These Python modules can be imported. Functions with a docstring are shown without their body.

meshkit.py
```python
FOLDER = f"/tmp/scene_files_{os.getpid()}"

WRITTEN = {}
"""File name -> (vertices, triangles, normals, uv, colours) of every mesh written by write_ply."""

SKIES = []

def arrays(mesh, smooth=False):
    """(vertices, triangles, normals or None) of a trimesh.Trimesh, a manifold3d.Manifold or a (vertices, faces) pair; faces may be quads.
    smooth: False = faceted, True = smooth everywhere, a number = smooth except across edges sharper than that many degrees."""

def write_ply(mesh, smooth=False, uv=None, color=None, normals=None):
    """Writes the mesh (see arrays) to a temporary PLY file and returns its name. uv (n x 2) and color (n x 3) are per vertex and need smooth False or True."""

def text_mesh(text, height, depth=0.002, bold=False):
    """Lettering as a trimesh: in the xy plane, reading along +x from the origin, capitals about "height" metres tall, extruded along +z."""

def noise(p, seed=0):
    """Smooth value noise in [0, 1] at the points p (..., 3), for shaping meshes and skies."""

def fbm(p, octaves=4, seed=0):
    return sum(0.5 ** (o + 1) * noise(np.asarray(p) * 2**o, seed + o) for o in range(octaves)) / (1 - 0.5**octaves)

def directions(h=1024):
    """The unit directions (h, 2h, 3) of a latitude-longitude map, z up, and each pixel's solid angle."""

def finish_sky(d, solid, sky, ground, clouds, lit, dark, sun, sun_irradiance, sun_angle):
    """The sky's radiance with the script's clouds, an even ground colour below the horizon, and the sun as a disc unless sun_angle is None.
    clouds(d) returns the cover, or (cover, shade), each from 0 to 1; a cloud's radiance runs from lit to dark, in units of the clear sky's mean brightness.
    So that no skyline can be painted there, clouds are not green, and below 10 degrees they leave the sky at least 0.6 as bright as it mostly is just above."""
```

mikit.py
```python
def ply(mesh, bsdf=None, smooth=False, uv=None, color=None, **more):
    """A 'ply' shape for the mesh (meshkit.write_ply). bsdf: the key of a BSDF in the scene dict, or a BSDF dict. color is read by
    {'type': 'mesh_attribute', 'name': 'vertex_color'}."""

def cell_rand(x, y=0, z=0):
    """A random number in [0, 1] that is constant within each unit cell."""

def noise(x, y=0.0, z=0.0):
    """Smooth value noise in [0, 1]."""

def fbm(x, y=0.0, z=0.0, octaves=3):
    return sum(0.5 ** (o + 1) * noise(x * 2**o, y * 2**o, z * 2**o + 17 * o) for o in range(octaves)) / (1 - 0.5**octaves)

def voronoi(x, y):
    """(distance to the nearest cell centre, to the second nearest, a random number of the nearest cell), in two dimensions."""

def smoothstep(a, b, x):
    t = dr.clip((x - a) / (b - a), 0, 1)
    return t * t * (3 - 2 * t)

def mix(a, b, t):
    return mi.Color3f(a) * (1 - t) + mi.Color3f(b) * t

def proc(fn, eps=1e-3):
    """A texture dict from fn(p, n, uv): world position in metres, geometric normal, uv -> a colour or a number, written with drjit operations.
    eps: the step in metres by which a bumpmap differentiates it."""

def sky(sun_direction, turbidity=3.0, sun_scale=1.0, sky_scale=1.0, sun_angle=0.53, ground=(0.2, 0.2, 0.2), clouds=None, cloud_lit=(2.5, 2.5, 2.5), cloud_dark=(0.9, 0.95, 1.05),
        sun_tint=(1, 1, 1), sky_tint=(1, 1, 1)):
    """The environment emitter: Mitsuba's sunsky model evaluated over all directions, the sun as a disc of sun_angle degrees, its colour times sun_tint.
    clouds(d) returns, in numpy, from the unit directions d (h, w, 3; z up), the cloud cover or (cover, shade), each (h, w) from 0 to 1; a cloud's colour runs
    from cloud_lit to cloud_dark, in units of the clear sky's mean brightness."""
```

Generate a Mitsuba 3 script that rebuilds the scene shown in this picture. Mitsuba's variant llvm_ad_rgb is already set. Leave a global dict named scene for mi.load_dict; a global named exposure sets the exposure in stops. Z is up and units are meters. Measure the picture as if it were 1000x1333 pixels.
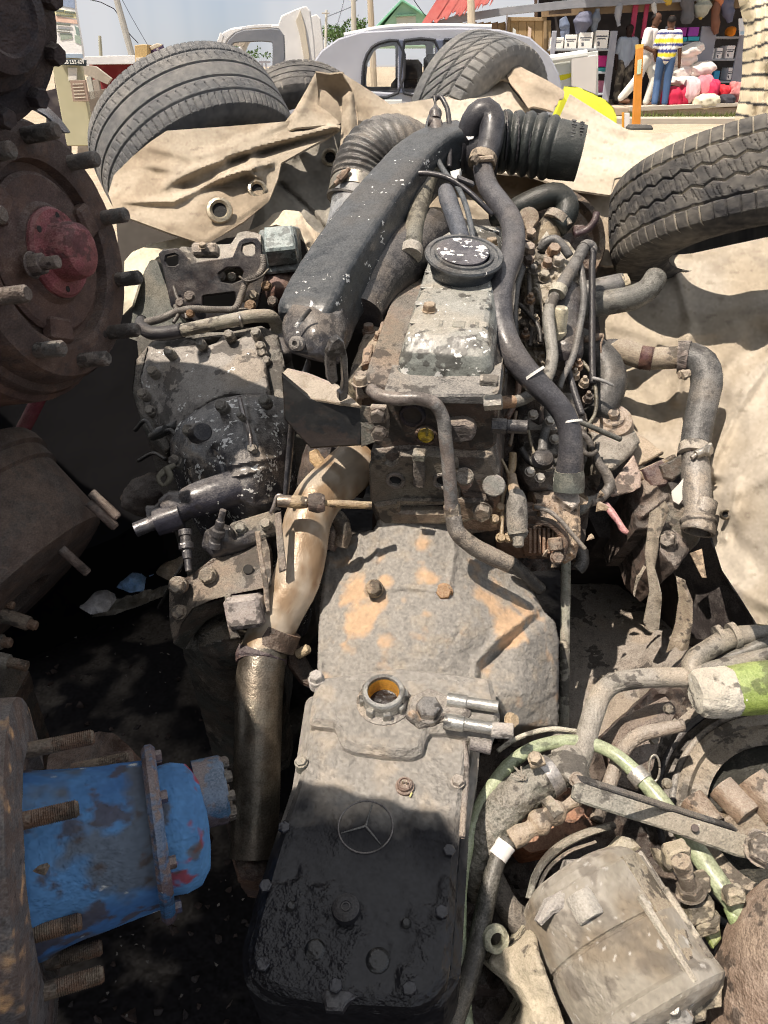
import math
import numpy as np, trimesh, manifold3d as m3, drjit as dr, mitsuba as mi, mikit, meshkit
from scipy.interpolate import RBFInterpolator
from scipy.spatial import Delaunay
import shapely.geometry as sg
from mikit import noise, fbm, smoothstep, mix

# ------------------------------------------------------------------ camera, sky, exposure
T = mi.ScalarTransform4f
scene, labels = {}, {}
PITCH, F = math.radians(30.1), 1001.0
EYE = np.array([0, 0, 1.6])
RIGHT, FWD, UP = np.array([1., 0, 0]), np.array([0, math.cos(PITCH), -math.sin(PITCH)]), np.array([0, math.sin(PITCH), math.cos(PITCH)])
scene['camera'] = {'type': 'perspective', 'fov': 2 * math.degrees(math.atan(500 / F)), 'fov_axis': 'x', 'near_clip': .02, 'far_clip': 3000.0,
                   'to_world': T().look_at(origin=EYE.tolist(), target=(EYE + FWD).tolist(), up=[0, 0, 1])}
SUN = (-.36, -.26, .90)


def clouds(d):
    q = d / np.maximum(d[..., 2:3], .06)
    a = meshkit.fbm(np.stack([q[..., 0] * .5, q[..., 1] * .5, d[..., 2] * 0 + 3], -1), 5, 3)
    return np.clip((a - .24) * 3.4, 0, 1) * .95, np.clip((a - .5) * 1.6, 0, 1) * .6


scene['sky'] = mikit.sky(SUN, turbidity=4, sun_scale=1.75, clouds=clouds, cloud_lit=(2.2, 2.2, 2.25), cloud_dark=(1.3, 1.35, 1.5), sun_tint=(.95, 1.0, 1.10), sky_tint=(1.07, 1.0, .95), ground=(.28, .25, .22))
exposure = 1.55


# ------------------------------------------------------------------ materials: uv carries the packed base colour and the amounts of dust, rust and worn paint
def P(rgb, dust=.4, rust=0., chip=0., wide=0.):
    q = [int(round(min(max(c * c / (c + .014), 0), 1) ** .5 * 63)) for c in rgb]
    w = [int(round(min(max(c, 0), 1) * 15)) for c in (dust, rust, chip, wide)]
    return q[0] + 64 * q[1] + 4096 * q[2], w[0] + 16 * w[1] + 256 * w[2] + 4096 * w[3]


def unpack(v, k, n):
    v, out = dr.floor(v + .5), []
    for _ in range(n):
        h = dr.floor((v + .25) / k)
        out.append((v - h * k) / (k - 1))
        v = h
    return out


def grime(p, n, uv):
    r, g, b = unpack(uv.x, 64, 3)
    dust, rust, chip, wide = unpack(uv.y, 16, 4)
    a, m, f, s = fbm(p.x * 9, p.y * 9, p.z * 9), fbm(p.x * 46 + 3, p.y * 46, p.z * 46), noise(p.x * 420, p.y * 420, p.z * 420), noise(p.x * 900, p.y * 900, p.z * 900)
    c = mi.Color3f(r * r, g * g, b * b) * (.62 + .76 * m) * (.68 + .64 * f)
    c = mix(c, mi.Color3f(.145, .078, .048) * (.5 + m) * (.6 + .8 * s), rust * smoothstep(.44, .54, .7 * fbm(p.x * 20 + 31, p.y * 20, p.z * 20) + .3 * fbm(p.x * 130, p.y * 130, p.z * 130)))
    up = dr.maximum(n.z, 0)
    wd = dust * .85 * (.04 + .95 * smoothstep(.44, .68, .36 * a + .32 * m + .12 * f + .30 * up)) * (.6 + .8 * f)
    c = mix(c, mix(mi.Color3f(.318, .295, .264), mi.Color3f(.42, .32, .21), smoothstep(.5, .62, a) * .45) * (.62 + .76 * s), dr.clip(wd, 0, 1))
    c = mix(c, mi.Color3f(.028, .025, .023) * (.6 + .8 * m), .72 * smoothstep(.1, .35, dust) * smoothstep(.55, .61, .66 * fbm(p.x * 15 + 50, p.y * 15, p.z * 15) + .34 * fbm(p.x * 90, p.y * 90, p.z * 90)))
    t = .78 - .25 * chip
    c = mix(c, mi.Color3f(.66, .66, .64) * (.85 + .3 * m), dr.select(chip > .01, smoothstep(t - .012, t + .012, .58 * fbm(p.x * 30 + 7, p.y * 30, p.z * 30, octaves=4) + .42 * fbm(p.x * 150, p.y * 150, p.z * 150)), 0) * .92)
    t2 = .66 - .25 * wide
    return mix(c, mi.Color3f(.50, .30, .15) * (.6 + .8 * m) * (.7 + .6 * s), dr.select(wide > .01, smoothstep(t2 - .04, t2 + .05, .7 * fbm(p.x * 7 + 12, p.y * 7, p.z * 7) + .3 * m), 0) * .9)


def grain(p, n, uv):
    return .55 * fbm(p.x * 120, p.y * 120, p.z * 120) + .3 * noise(p.x * 420, p.y * 420, p.z * 420) + .15 * noise(p.x * 900, p.y * 900, p.z * 900)


def lumps(p, n, uv):
    return fbm(p.x * 60, p.y * 60, p.z * 60, octaves=4)


def gloss(p, n, uv):
    return .14 + .5 * fbm(p.x * 38 + 9, p.y * 38, p.z * 38)


def worn(p, n, uv):
    return .38 + .55 * fbm(p.x * 30 + 4, p.y * 30, p.z * 30)


def bsdf(name, rough, bump=None, scale=0., metallic=0., spec=.5, color=grime, **more):
    b = {'type': 'principled', 'base_color': mikit.proc(color) if callable(color) else color, 'roughness': mikit.proc(rough) if callable(rough) else rough, 'metallic': metallic, 'specular': spec, **more}
    if bump:
        b = {'type': 'bumpmap', 'arbitrary': mikit.proc(bump, eps=5e-4), 'scale': scale, 'bsdf': b}
    scene[name] = {'type': 'twosided', 'bsdf': b}


VC = {'type': 'mesh_attribute', 'name': 'vertex_color'}
bsdf('cast', worn, grain, .006, spec=.4)
bsdf('paint', gloss, lumps, .0012)
bsdf('oily', gloss, lumps, .006, spec=.7)
bsdf('steel', gloss, grain, .0010, metallic=.75)
bsdf('rubber', .46, grain, .0016, spec=.45)


def clean(p, n, uv):
    r, g, b = unpack(uv.x, 64, 3)
    dust, rust, chip, wide = unpack(uv.y, 16, 4)
    m = fbm(p.x * 6, p.y * 6, p.z * 6)
    return mix(mi.Color3f(r * r, g * g, b * b) * (.86 + .28 * m), mi.Color3f(.36, .32, .27), dust * .55 * smoothstep(.4, .8, m + .2 * dr.maximum(n.z, 0)))


bsdf('plain', .7, color=clean, spec=.35)
bsdf('tinted', .8, grain, .006, color=VC, spec=.3)
bsdf('cloth', .95, grain, .0022, color=VC, spec=.12)
scene['pane'] = {'type': 'thindielectric', 'int_ior': 1.5}


# ------------------------------------------------------------------ placing: rays of the photograph met with depths and planes
def ray(px, py):
    return FWD + (px - 500) / F * RIGHT - (py - 666.5) / F * UP


def W(px, py, d):
    return EYE + d * ray(px, py)


def onp(px, py, p0, n):
    q = ray(px, py)
    return EYE + q * (np.dot(np.asarray(p0) - EYE, n) / np.dot(q, n))


def onz(px, py, z):
    return onp(px, py, (0, 0, z), (0, 0, 1))


def ony(px, py, y):
    return onp(px, py, (0, y, 0), (0, 1, 0))


def depth(p):
    return float(np.dot(np.asarray(p) - EYE, FWD))


def unit(v):
    v = np.asarray(v, float)
    return v / np.linalg.norm(v)


def frame(axis, ref=(0, 0, 1)):
    z = unit(axis)
    x = np.cross(ref, z)
    if np.linalg.norm(x) < 1e-3:
        x = np.cross((1, 0, 0), z)
    x = unit(x)
    return x, np.cross(z, x), z


# ------------------------------------------------------------------ entries
def number(key):
    if key not in USED:
        USED.add(key)
        return key
    i = COUNT.get(key, 1)
    COUNT[key] = i + 1
    k = f'{key}_{i:03d}'
    USED.add(k)
    return k


USED, COUNT = set(), {}


def thing(name, label, cat, group=None):
    k = number(name)
    labels[k] = {'label': label, 'category': cat}
    if group:
        labels[k]['group'] = group
    return k


def join(meshes):
    vs, fs, at = [], [], 0
    for m in meshes:
        v, f = arr(m)
        vs.append(v); fs.append(f + at); at += len(v)
    return np.vstack(vs), np.vstack(fs)


def arr(m):
    if hasattr(m, 'to_mesh'):
        q = m.to_mesh()
        return np.array(q.vert_properties[:, :3], float), np.array(q.tri_verts, int)
    if isinstance(m, tuple):
        v, f = np.asarray(m[0], float), np.asarray(m[1], int)
        if f.shape[1] == 4:
            f = np.vstack([f[:, [0, 1, 2]], f[:, [0, 2, 3]]])
        return v, f
    return np.array(m.vertices, float), np.array(m.faces, int)


def crease(v, f, angle):
    """Splits vertices so that each corner is smoothed only with faces within the angle of its own."""
    t = trimesh.Trimesh(v, f, process=False)
    t.merge_vertices()
    v, f = np.array(t.vertices), np.array(t.faces)
    n = np.cross(v[f[:, 1]] - v[f[:, 0]], v[f[:, 2]] - v[f[:, 0]])
    ln = np.linalg.norm(n, axis=1)
    keep = ln > 1e-14
    f, n, ln = f[keep], n[keep], ln[keep]
    un = n / ln[:, None]
    t = trimesh.Trimesh(v, f, process=False)
    adj = t.face_adjacency
    ok = (un[adj[:, 0]] * un[adj[:, 1]]).sum(1) > math.cos(math.radians(angle))
    a, e = adj[ok], t.face_adjacency_edges[ok]
    # union corners (face, vertex) across smooth edges
    from scipy.sparse import coo_matrix
    from scipy.sparse.csgraph import connected_components
    N = len(f) * 3
    def corner(face, vert):
        return face * 3 + (f[face] == vert[:, None]).argmax(1)
    i = np.concatenate([corner(a[:, 0], e[:, 0]), corner(a[:, 0], e[:, 1])])
    j = np.concatenate([corner(a[:, 1], e[:, 0]), corner(a[:, 1], e[:, 1])])
    k, lab = connected_components(coo_matrix((np.ones(len(i)), (i, j)), shape=(N, N)), directed=False)
    nv = np.zeros((k, 3))
    nv[lab] = v[f.reshape(-1)]
    return nv, lab.reshape(-1, 3)


def shape(mesh, mat, look, smooth=35):
    v, f = arr(mesh)
    if smooth not in (True, False):
        v, f = crease(v, f, smooth)
    if mat in ('tinted', 'cloth'):
        c = look(v) if callable(look) else np.tile(look, (len(v), 1))
        return mikit.ply((v, f), mat, smooth=bool(smooth), color=np.clip(c, 0, 1))
    if mat == 'pane':
        return mikit.ply((v, f), mat, smooth=bool(smooth))
    return mikit.ply((v, f), mat, smooth=bool(smooth), uv=np.tile(np.array(look, float), (len(v), 1)))


def part(t, name, mesh, mat='cast', look=None, smooth=35, label=None):
    k = number(f'{t}__{name}')
    scene[k] = shape(mesh, mat, look, smooth)
    if label:
        labels[k] = {'label': label}
    return k


def single(name, label, cat, mesh, mat, look, smooth=35, group=None, kind=None):
    k = thing(name, label, cat, group)
    scene[k] = shape(mesh, mat, look, smooth)
    if kind:
        labels[k]['kind'] = kind
    return k


def ground_piece(name, label, mesh, mat, look, smooth=35):
    scene[name] = shape(mesh, mat, look, smooth)
    labels[name] = {'label': label, 'category': 'ground', 'kind': 'structure'}


# ------------------------------------------------------------------ mesh tools
def spline(pts, step):
    p = np.asarray(pts, float)
    if len(p) == 2:
        n = max(2, int(np.linalg.norm(p[1, :3] - p[0, :3]) / step) + 1)
        return p[0] + (p[1] - p[0]) * np.linspace(0, 1, n)[:, None]
    q = np.vstack([2 * p[0] - p[1], p, 2 * p[-1] - p[-2]])
    out = []
    for i in range(1, len(q) - 2):
        a, b, c, d = q[i - 1:i + 3]
        n = max(2, int(np.linalg.norm(c[:3] - b[:3]) / step))
        t = np.linspace(0, 1, n, endpoint=False)[:, None]
        # centripetal-like tangents: limit overshoot on uneven spacing
        lb, lc, ld = (np.linalg.norm(y[:3] - x[:3]) + 1e-9 for x, y in ((a, b), (b, c), (c, d)))
        m1 = ((c - b) / lc * lb + (b - a) / lb * lc) / (lb + lc) * lc
        m2 = ((d - c) / ld * lc + (c - b) / lc * ld) / (lc + ld) * lc
        out.append((2 * t**3 - 3 * t**2 + 1) * b + (t**3 - 2 * t**2 + t) * m1 + (-2 * t**3 + 3 * t**2) * c + (t**3 - t**2) * m2)
    return np.vstack(out + [p[-1:]])


def tube(pts, n=14, step=None, ridge=None, power=2., flat=1., up=(0, 0, 1), caps=True, twist=None, hollow=0.):
    """pts: rows x, y, z, radius. ridge(s in metres, angle) -> factor on the radius; power: superellipse; flat: second half-axis over the first."""
    p = np.asarray(pts, float)
    c = spline(p, step or max(.006, float(np.median(p[:, 3])) * .45))
    x, r = c[:, :3], c[:, 3]
    tg = np.gradient(x, axis=0)
    tg /= np.linalg.norm(tg, axis=1, keepdims=True) + 1e-12
    u = np.asarray(up, float) - np.dot(up, tg[0]) * tg[0]
    if np.linalg.norm(u) < .1:
        u = np.cross(tg[0], (1, 0, 0))
    u = unit(u)
    U = []
    for k in range(len(x)):
        u = unit(u - np.dot(u, tg[k]) * tg[k])
        U.append(u)
    U = np.array(U)
    V = np.cross(tg, U)
    a = np.arange(n) * 2 * np.pi / n
    ca, sa = np.cos(a), np.sin(a)
    k = (np.abs(ca) ** power + np.abs(sa) ** power) ** (-1 / power)
    s = np.concatenate([[0], np.cumsum(np.linalg.norm(np.diff(x, axis=0), axis=1))])
    R = r[:, None] * k[None]
    if ridge:
        R = R * ridge(s[:, None], a[None])
    v = x[:, None] + R[..., None] * (ca[None, :, None] * U[:, None] + flat * sa[None, :, None] * V[:, None])
    m = len(x)
    i, j = np.meshgrid(np.arange(m - 1), np.arange(n), indexing='ij')
    f = np.stack([i * n + j, (i + 1) * n + j, (i + 1) * n + (j + 1) % n, i * n + (j + 1) % n], -1).reshape(-1, 4)[:, ::-1]
    v = v.reshape(-1, 3)
    f = np.vstack([f[:, [0, 1, 2]], f[:, [0, 2, 3]]])
    if hollow:  # open ends with a rim and a dark bore
        L = 2.2 * float(np.median(r))
        for end in (0, m - 1):
            ring = np.arange(n) + end * n
            sgn = 1 if end == 0 else -1
            inner = x[end] + (v[ring] - x[end]) * hollow
            deep = inner + sgn * tg[end] * L
            b = len(v)
            v = np.vstack([v, inner, deep, (x[end] + sgn * tg[end] * L)[None]])
            jj = np.arange(n); j2 = (jj + 1) % n
            for A, B in ((ring, b + jj), (b + jj, b + n + jj)):
                q = np.stack([A, B, B[j2], A[j2]], 1)
                q = q if end == 0 else q[:, ::-1]
                f = np.vstack([f, q[:, [0, 2, 1]], q[:, [0, 3, 2]]])
            q = np.stack([b + n + jj, b + n + j2, np.full(n, b + 2 * n)], 1)
            f = np.vstack([f, q if end else q[:, ::-1]])
    elif caps:
        b = len(v)
        v = np.vstack([v, x[0], x[-1]])
        jj = np.arange(n)
        f = np.vstack([f, np.stack([jj, (jj + 1) % n, np.full(n, b)], 1)[:, ::-1], np.stack([(m - 1) * n + jj, (m - 1) * n + (jj + 1) % n, np.full(n, b + 1)], 1)])
    return v, f


def tp(rows, **k):
    """A tube from rows px, py, depth, radius in pixels."""
    return tube([(*W(x, y, d), r * d / F) for x, y, d, r in rows], **k)


def lathe(profile, p0, axis, n=40, ref=(0, 0, 1), wave=None):
    """profile rows (radius, height) along the axis from p0."""
    X, Y, Z = frame(axis, ref)
    pr = np.asarray(profile, float)
    a = np.arange(n) * 2 * np.pi / n
    R = pr[:, 0, None] * np.ones(n)
    H = pr[:, 1, None] * np.ones(n)
    if wave:
        R, H = wave(R, H, a[None])
    v = np.asarray(p0) + (R * np.cos(a))[..., None] * X + (R * np.sin(a))[..., None] * Y + H[..., None] * Z
    m = len(pr)
    i, j = np.meshgrid(np.arange(m - 1), np.arange(n), indexing='ij')
    f = np.stack([i * n + j, i * n + (j + 1) % n, (i + 1) * n + (j + 1) % n, (i + 1) * n + j], -1).reshape(-1, 4)
    v = v.reshape(-1, 3)
    f = np.vstack([f[:, [0, 1, 2]], f[:, [0, 2, 3]]])
    ringed = pr[0, 0] > 1e-6 and pr[-1, 0] > 1e-6
    if pr[0, 0] > 1e-6 and not ringed:
        v = np.vstack([v, np.asarray(p0) + pr[0, 1] * Z]); j = np.arange(n)
        f = np.vstack([f, np.stack([(j + 1) % n, j, np.full(n, len(v) - 1)], 1)])
    if pr[-1, 0] > 1e-6 and not ringed:
        v = np.vstack([v, np.asarray(p0) + pr[-1, 1] * Z]); j = np.arange(n) + (m - 1) * n
        f = np.vstack([f, np.stack([j, (np.arange(n) + 1) % n + (m - 1) * n, np.full(n, len(v) - 1)], 1)])
    return v, f


def cyl(p0, p1, r, n=20, bevel=.1):
    L = np.linalg.norm(np.asarray(p1) - p0)
    b = min(r * bevel, L * .3)
    return lathe([(0, 0), (r - b, 0), (r, b), (r, L - b), (r - b, L), (0, L)], p0, np.asarray(p1) - p0, n)


def stud(p0, p1, r, n=18, pitch=.0028, thread=.55):
    """A threaded stud: the outer part of its length carries ridges."""
    L = float(np.linalg.norm(np.asarray(p1) - p0))
    pr = [(0, 0), (r * .97, 0)]
    h = L * (1 - thread)
    pr.append((r * .97, h))
    while h < L - r * .25:
        pr += [(r, h + pitch * .3), (r * .88, h + pitch * .8)]
        h += pitch
    pr += [(r * .75, L), (0, L)]
    return lathe(pr, p0, np.asarray(p1) - p0, n)


def hexbolt(p, axis, r, h=None, washer=True, base=0.):
    """Hex head of corner radius r on a washer; base: how far the shank goes into what it holds."""
    h = h or r * .85
    X, Y, Z = frame(axis, (.3, .5, .8))
    p = np.asarray(p, float)
    a = np.arange(6) * np.pi / 3 + .3 * p.sum() * 40
    ring = lambda k, z: p + (k * r * np.cos(a))[:, None] * X + (k * r * np.sin(a))[:, None] * Y + z * Z
    w = .10 * r if washer else 0
    rings = [ring(1, w), ring(1, w + h * .82), ring(.86, w + h)]
    v = np.vstack(rings + [(p + Z * w)[None], (p + Z * (w + h * .97))[None]])
    f = []
    for k in range(2):
        for j in range(6):
            A, B = k * 6 + j, k * 6 + (j + 1) % 6
            f += [(A, B, B + 6), (A, B + 6, A + 6)]
    for j in range(6):
        f += [((j + 1) % 6, j, 18), (12 + j, 12 + (j + 1) % 6, 19)]
    out = [(v, np.array(f))]
    if washer:
        out.append(lathe([(0, -base), (r * 1.12, -base), (r * 1.16, w * .5), (r * 1.1, w), (0, w)], p, Z, 18))
    return join(out)


def hull(points):
    return m3.Manifold.hull_points(np.asarray(points, float))


def block(c, hx, hy, hz, b=.004):
    """Box with chamfered edges: centre and the three half-axis vectors."""
    c = np.asarray(c, float)
    H = [np.asarray(h, float) for h in (hx, hy, hz)]
    L = [np.linalg.norm(h) for h in H]
    Un = [h / l for h, l in zip(H, L)]
    pts = []
    for sx in (-1, 1):
        for sy in (-1, 1):
            for sz in (-1, 1):
                s = (sx, sy, sz)
                for k in range(3):
                    e = [L[i] - (b if i != k else 0) for i in range(3)]
                    pts.append(c + sum(s[i] * e[i] * Un[i] for i in range(3)))
    return hull(pts)


def boxw(x0, x1, y0, y1, z0, z1, b=.004):
    return block(((x0 + x1) / 2, (y0 + y1) / 2, (z0 + z1) / 2), ((x1 - x0) / 2, 0, 0), (0, (y1 - y0) / 2, 0), (0, 0, (z1 - z0) / 2), b)


def rounded(poly, r):
    """2-D corner rounding, convex and concave."""
    if r <= 0:
        return poly
    q = poly.buffer(-r, quad_segs=4).buffer(2 * r, quad_segs=4).buffer(-r, quad_segs=4)
    if q.geom_type != 'Polygon':
        q = max(q.geoms, key=lambda g: g.area)
    return q


def inset(loop, b):
    """Moves a closed counter-clockwise loop inwards by b along the corner bisectors."""
    e = np.roll(loop, -1, 0) - loop
    e /= np.linalg.norm(e, axis=1, keepdims=True) + 1e-12
    n = np.stack([-e[:, 1], e[:, 0]], 1)
    m = n + np.roll(n, 1, 0)
    m /= np.maximum((m * m).sum(1, keepdims=True) / 2, .35)
    return loop + b * m


def slab(loop, p0, nrm, thick, bevel=.003, holes=(), r=0., back=None, px=True, grow=0.):
    """A plate: outline (photo pixels met with the plane, or world points) with thickness against the normal, chamfered front edge; back: extrusion vector instead of the normal's."""
    nrm = unit(nrm)
    X, Y, Z = frame(nrm)
    p0 = np.asarray(p0, float)
    def flat(L):
        w = np.array([onp(*q, p0, nrm) if px else q for q in L])
        return np.stack([(w - p0) @ X, (w - p0) @ Y], 1)
    pg = sg.Polygon(flat(loop), [flat(h) for h in holes]).buffer(0)
    if pg.geom_type != 'Polygon':
        pg = max(pg.geoms, key=lambda g: g.area)
    pg = rounded(pg, r).simplify(2e-4)
    pg = sg.polygon.orient(pg, 1.)
    v2, f2 = trimesh.creation.triangulate_polygon(pg, engine='earcut')
    loops = [np.array(pg.exterior.coords)[:-1]] + [np.array(h.coords)[:-1] for h in pg.interiors]
    v2 = np.vstack(loops)
    f2 = earcut_faces(loops)
    top2 = np.vstack([inset(L, bevel) for L in loops])
    low2 = np.vstack([inset(L, -grow) for L in loops]) if grow else v2
    bv = -Z * thick if back is None else np.asarray(back, float)
    l3 = lambda q: p0 + q[:, :1] * X + q[:, 1:2] * Y
    N = len(v2)
    v = np.vstack([l3(top2), l3(v2) - Z * bevel, l3(low2) + bv])
    f = [f2, f2[:, ::-1] + 2 * N]
    at = 0
    for L in loops:
        n = len(L)
        j = np.arange(n); k = (j + 1) % n
        for lay in (0, N):
            A, B = at + j + lay, at + k + lay
            f += [np.stack([B, A, A + N], 1), np.stack([B, A + N, B + N], 1)]
        at += n
    return v, np.vstack(f)


def earcut_faces(loops):
    import mapbox_earcut as e
    v = np.vstack(loops).astype(np.float64)
    ends = np.cumsum([len(L) for L in loops]).astype(np.uint32)
    f = np.asarray(e.triangulate_float64(v, ends)).reshape(-1, 3).astype(int)
    a = v[f]
    area = np.cross(a[:, 1] - a[:, 0], a[:, 2] - a[:, 0])
    f[area < 0] = f[area < 0][:, ::-1]
    return f


def refine(mesh, length):
    v, f = arr(mesh)
    t = trimesh.Trimesh(v, f, process=False)
    t.merge_vertices(digits_vertex=6)
    t.update_faces(t.nondegenerate_faces())
    M = m3.Manifold(m3.Mesh(np.array(t.vertices, np.float32), np.array(t.faces, np.uint32)))
    if M.status() != m3.Error.NoError or M.num_tri() == 0:
        return v, f
    return arr(M.refine_to_length(length))


def rough(mesh, length, amp, freq, seed=0, oct=3, soft=0):
    """Refines and shifts the surface along its normals by noise: cast, dented and dirty metal."""
    v, f = refine(mesh, length)
    t = trimesh.Trimesh(v, f, process=False)
    if soft:
        trimesh.smoothing.filter_taubin(t, iterations=soft)
        v = np.array(t.vertices)
    n = np.array(t.vertex_normals)
    return v + n * ((meshkit.fbm(v * freq, oct, seed) - .5) * 2 * amp)[:, None], f


def relief(outline, ctrl, back=(0, 0, -.2), step=4., bump=None, smooth_edge=0., r=0., lift=None):
    """A casting or cloth seen from its front: an outline and depths given where the photograph shows them, a sheet through them and a body behind it."""
    pg = sg.Polygon(outline)
    if r:
        pg = rounded(pg, r)
    if not pg.is_valid:
        pg = pg.buffer(0)
    if pg.geom_type != 'Polygon':
        pg = max(pg.geoms, key=lambda g: g.area)
    pg = sg.polygon.orient(pg, 1.)
    ext = pg.exterior
    n = max(12, int(ext.length / step))
    loop = np.array([ext.interpolate(t, normalized=True).coords[0] for t in np.arange(n) / n])
    x0, y0, x1, y1 = pg.bounds
    gx, gy = np.meshgrid(np.arange(x0, x1, step), np.arange(y0, y1, step * .866))
    gx = gx + (np.arange(gx.shape[0]) % 2)[:, None] * step / 2
    import shapely
    g = np.stack([gx.ravel(), gy.ravel()], 1)
    g = g[shapely.contains_xy(pg.buffer(-step * .55), g[:, 0], g[:, 1])]
    q = np.vstack([loop, g])
    tri = Delaunay(q).simplices
    c = q[tri].mean(1)
    tri = tri[shapely.contains_xy(pg, c[:, 0], c[:, 1])]
    a = q[tri]
    ar = np.cross(a[:, 1] - a[:, 0], a[:, 2] - a[:, 0])
    tri = tri[np.abs(ar) > 1e-6]
    ar = ar[np.abs(ar) > 1e-6]
    tri[ar > 0] = tri[ar > 0][:, ::-1]
    ct = np.asarray(ctrl, float)
    d = RBFInterpolator(ct[:, :2], ct[:, 2], kernel='thin_plate_spline', smoothing=1e-9)(q) if len(ct) > 3 else np.full(len(q), ct[:, 2].mean())
    if smooth_edge:  # rounds the rim away from the viewer
        dist = shapely.distance(ext, shapely.points(q))
        k = np.clip(1 - dist / smooth_edge, 0, 1)
        d = d + (1 - np.sqrt(np.maximum(1 - k * k, 0))) * smooth_edge * d / F
    if bump:
        d = d + bump(q)
    v = EYE + d[:, None] * (FWD + ((q[:, 0] - 500) / F)[:, None] * RIGHT - ((q[:, 1] - 666.5) / F)[:, None] * UP)
    if lift:
        v = lift(v, q)
    N = len(v)
    j = np.arange(n); k = (j + 1) % n
    bk = np.asarray(back, float)
    if bk.ndim == 0:   # a thin sheet of this thickness
        nn = np.array(trimesh.Trimesh(v, tri, process=False).vertex_normals)
        v2 = v - nn * float(bk)
    elif len(bk) == 1:  # straight away from the viewer
        dd = v - EYE
        v2 = v + dd / np.linalg.norm(dd, axis=1, keepdims=True) * bk[0]
    else:
        v2 = v + bk
    vv = np.vstack([v, v2])
    f = np.vstack([tri, tri[:, ::-1] + N, np.stack([k, j, j + N], 1)[:, ::-1], np.stack([k, j + N, k + N], 1)[:, ::-1]])
    # make the front face the viewer
    fn = np.cross(v[tri[:, 1]] - v[tri[:, 0]], v[tri[:, 2]] - v[tri[:, 0]])
    if ((fn * (EYE - v[tri[:, 0]])).sum(1) > 0).mean() < .5:
        f = f[:, ::-1]
    return vv, f


def fold(line, width, height):
    """A soft ridge (height in metres towards the viewer) along a polyline of pixels, for relief's bump."""
    ls = sg.LineString(line)
    import shapely
    L = ls.length
    def fn(q):
        d = shapely.distance(ls, shapely.points(q))
        return -height * np.exp(-(d / width) ** 2)
    return fn


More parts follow.
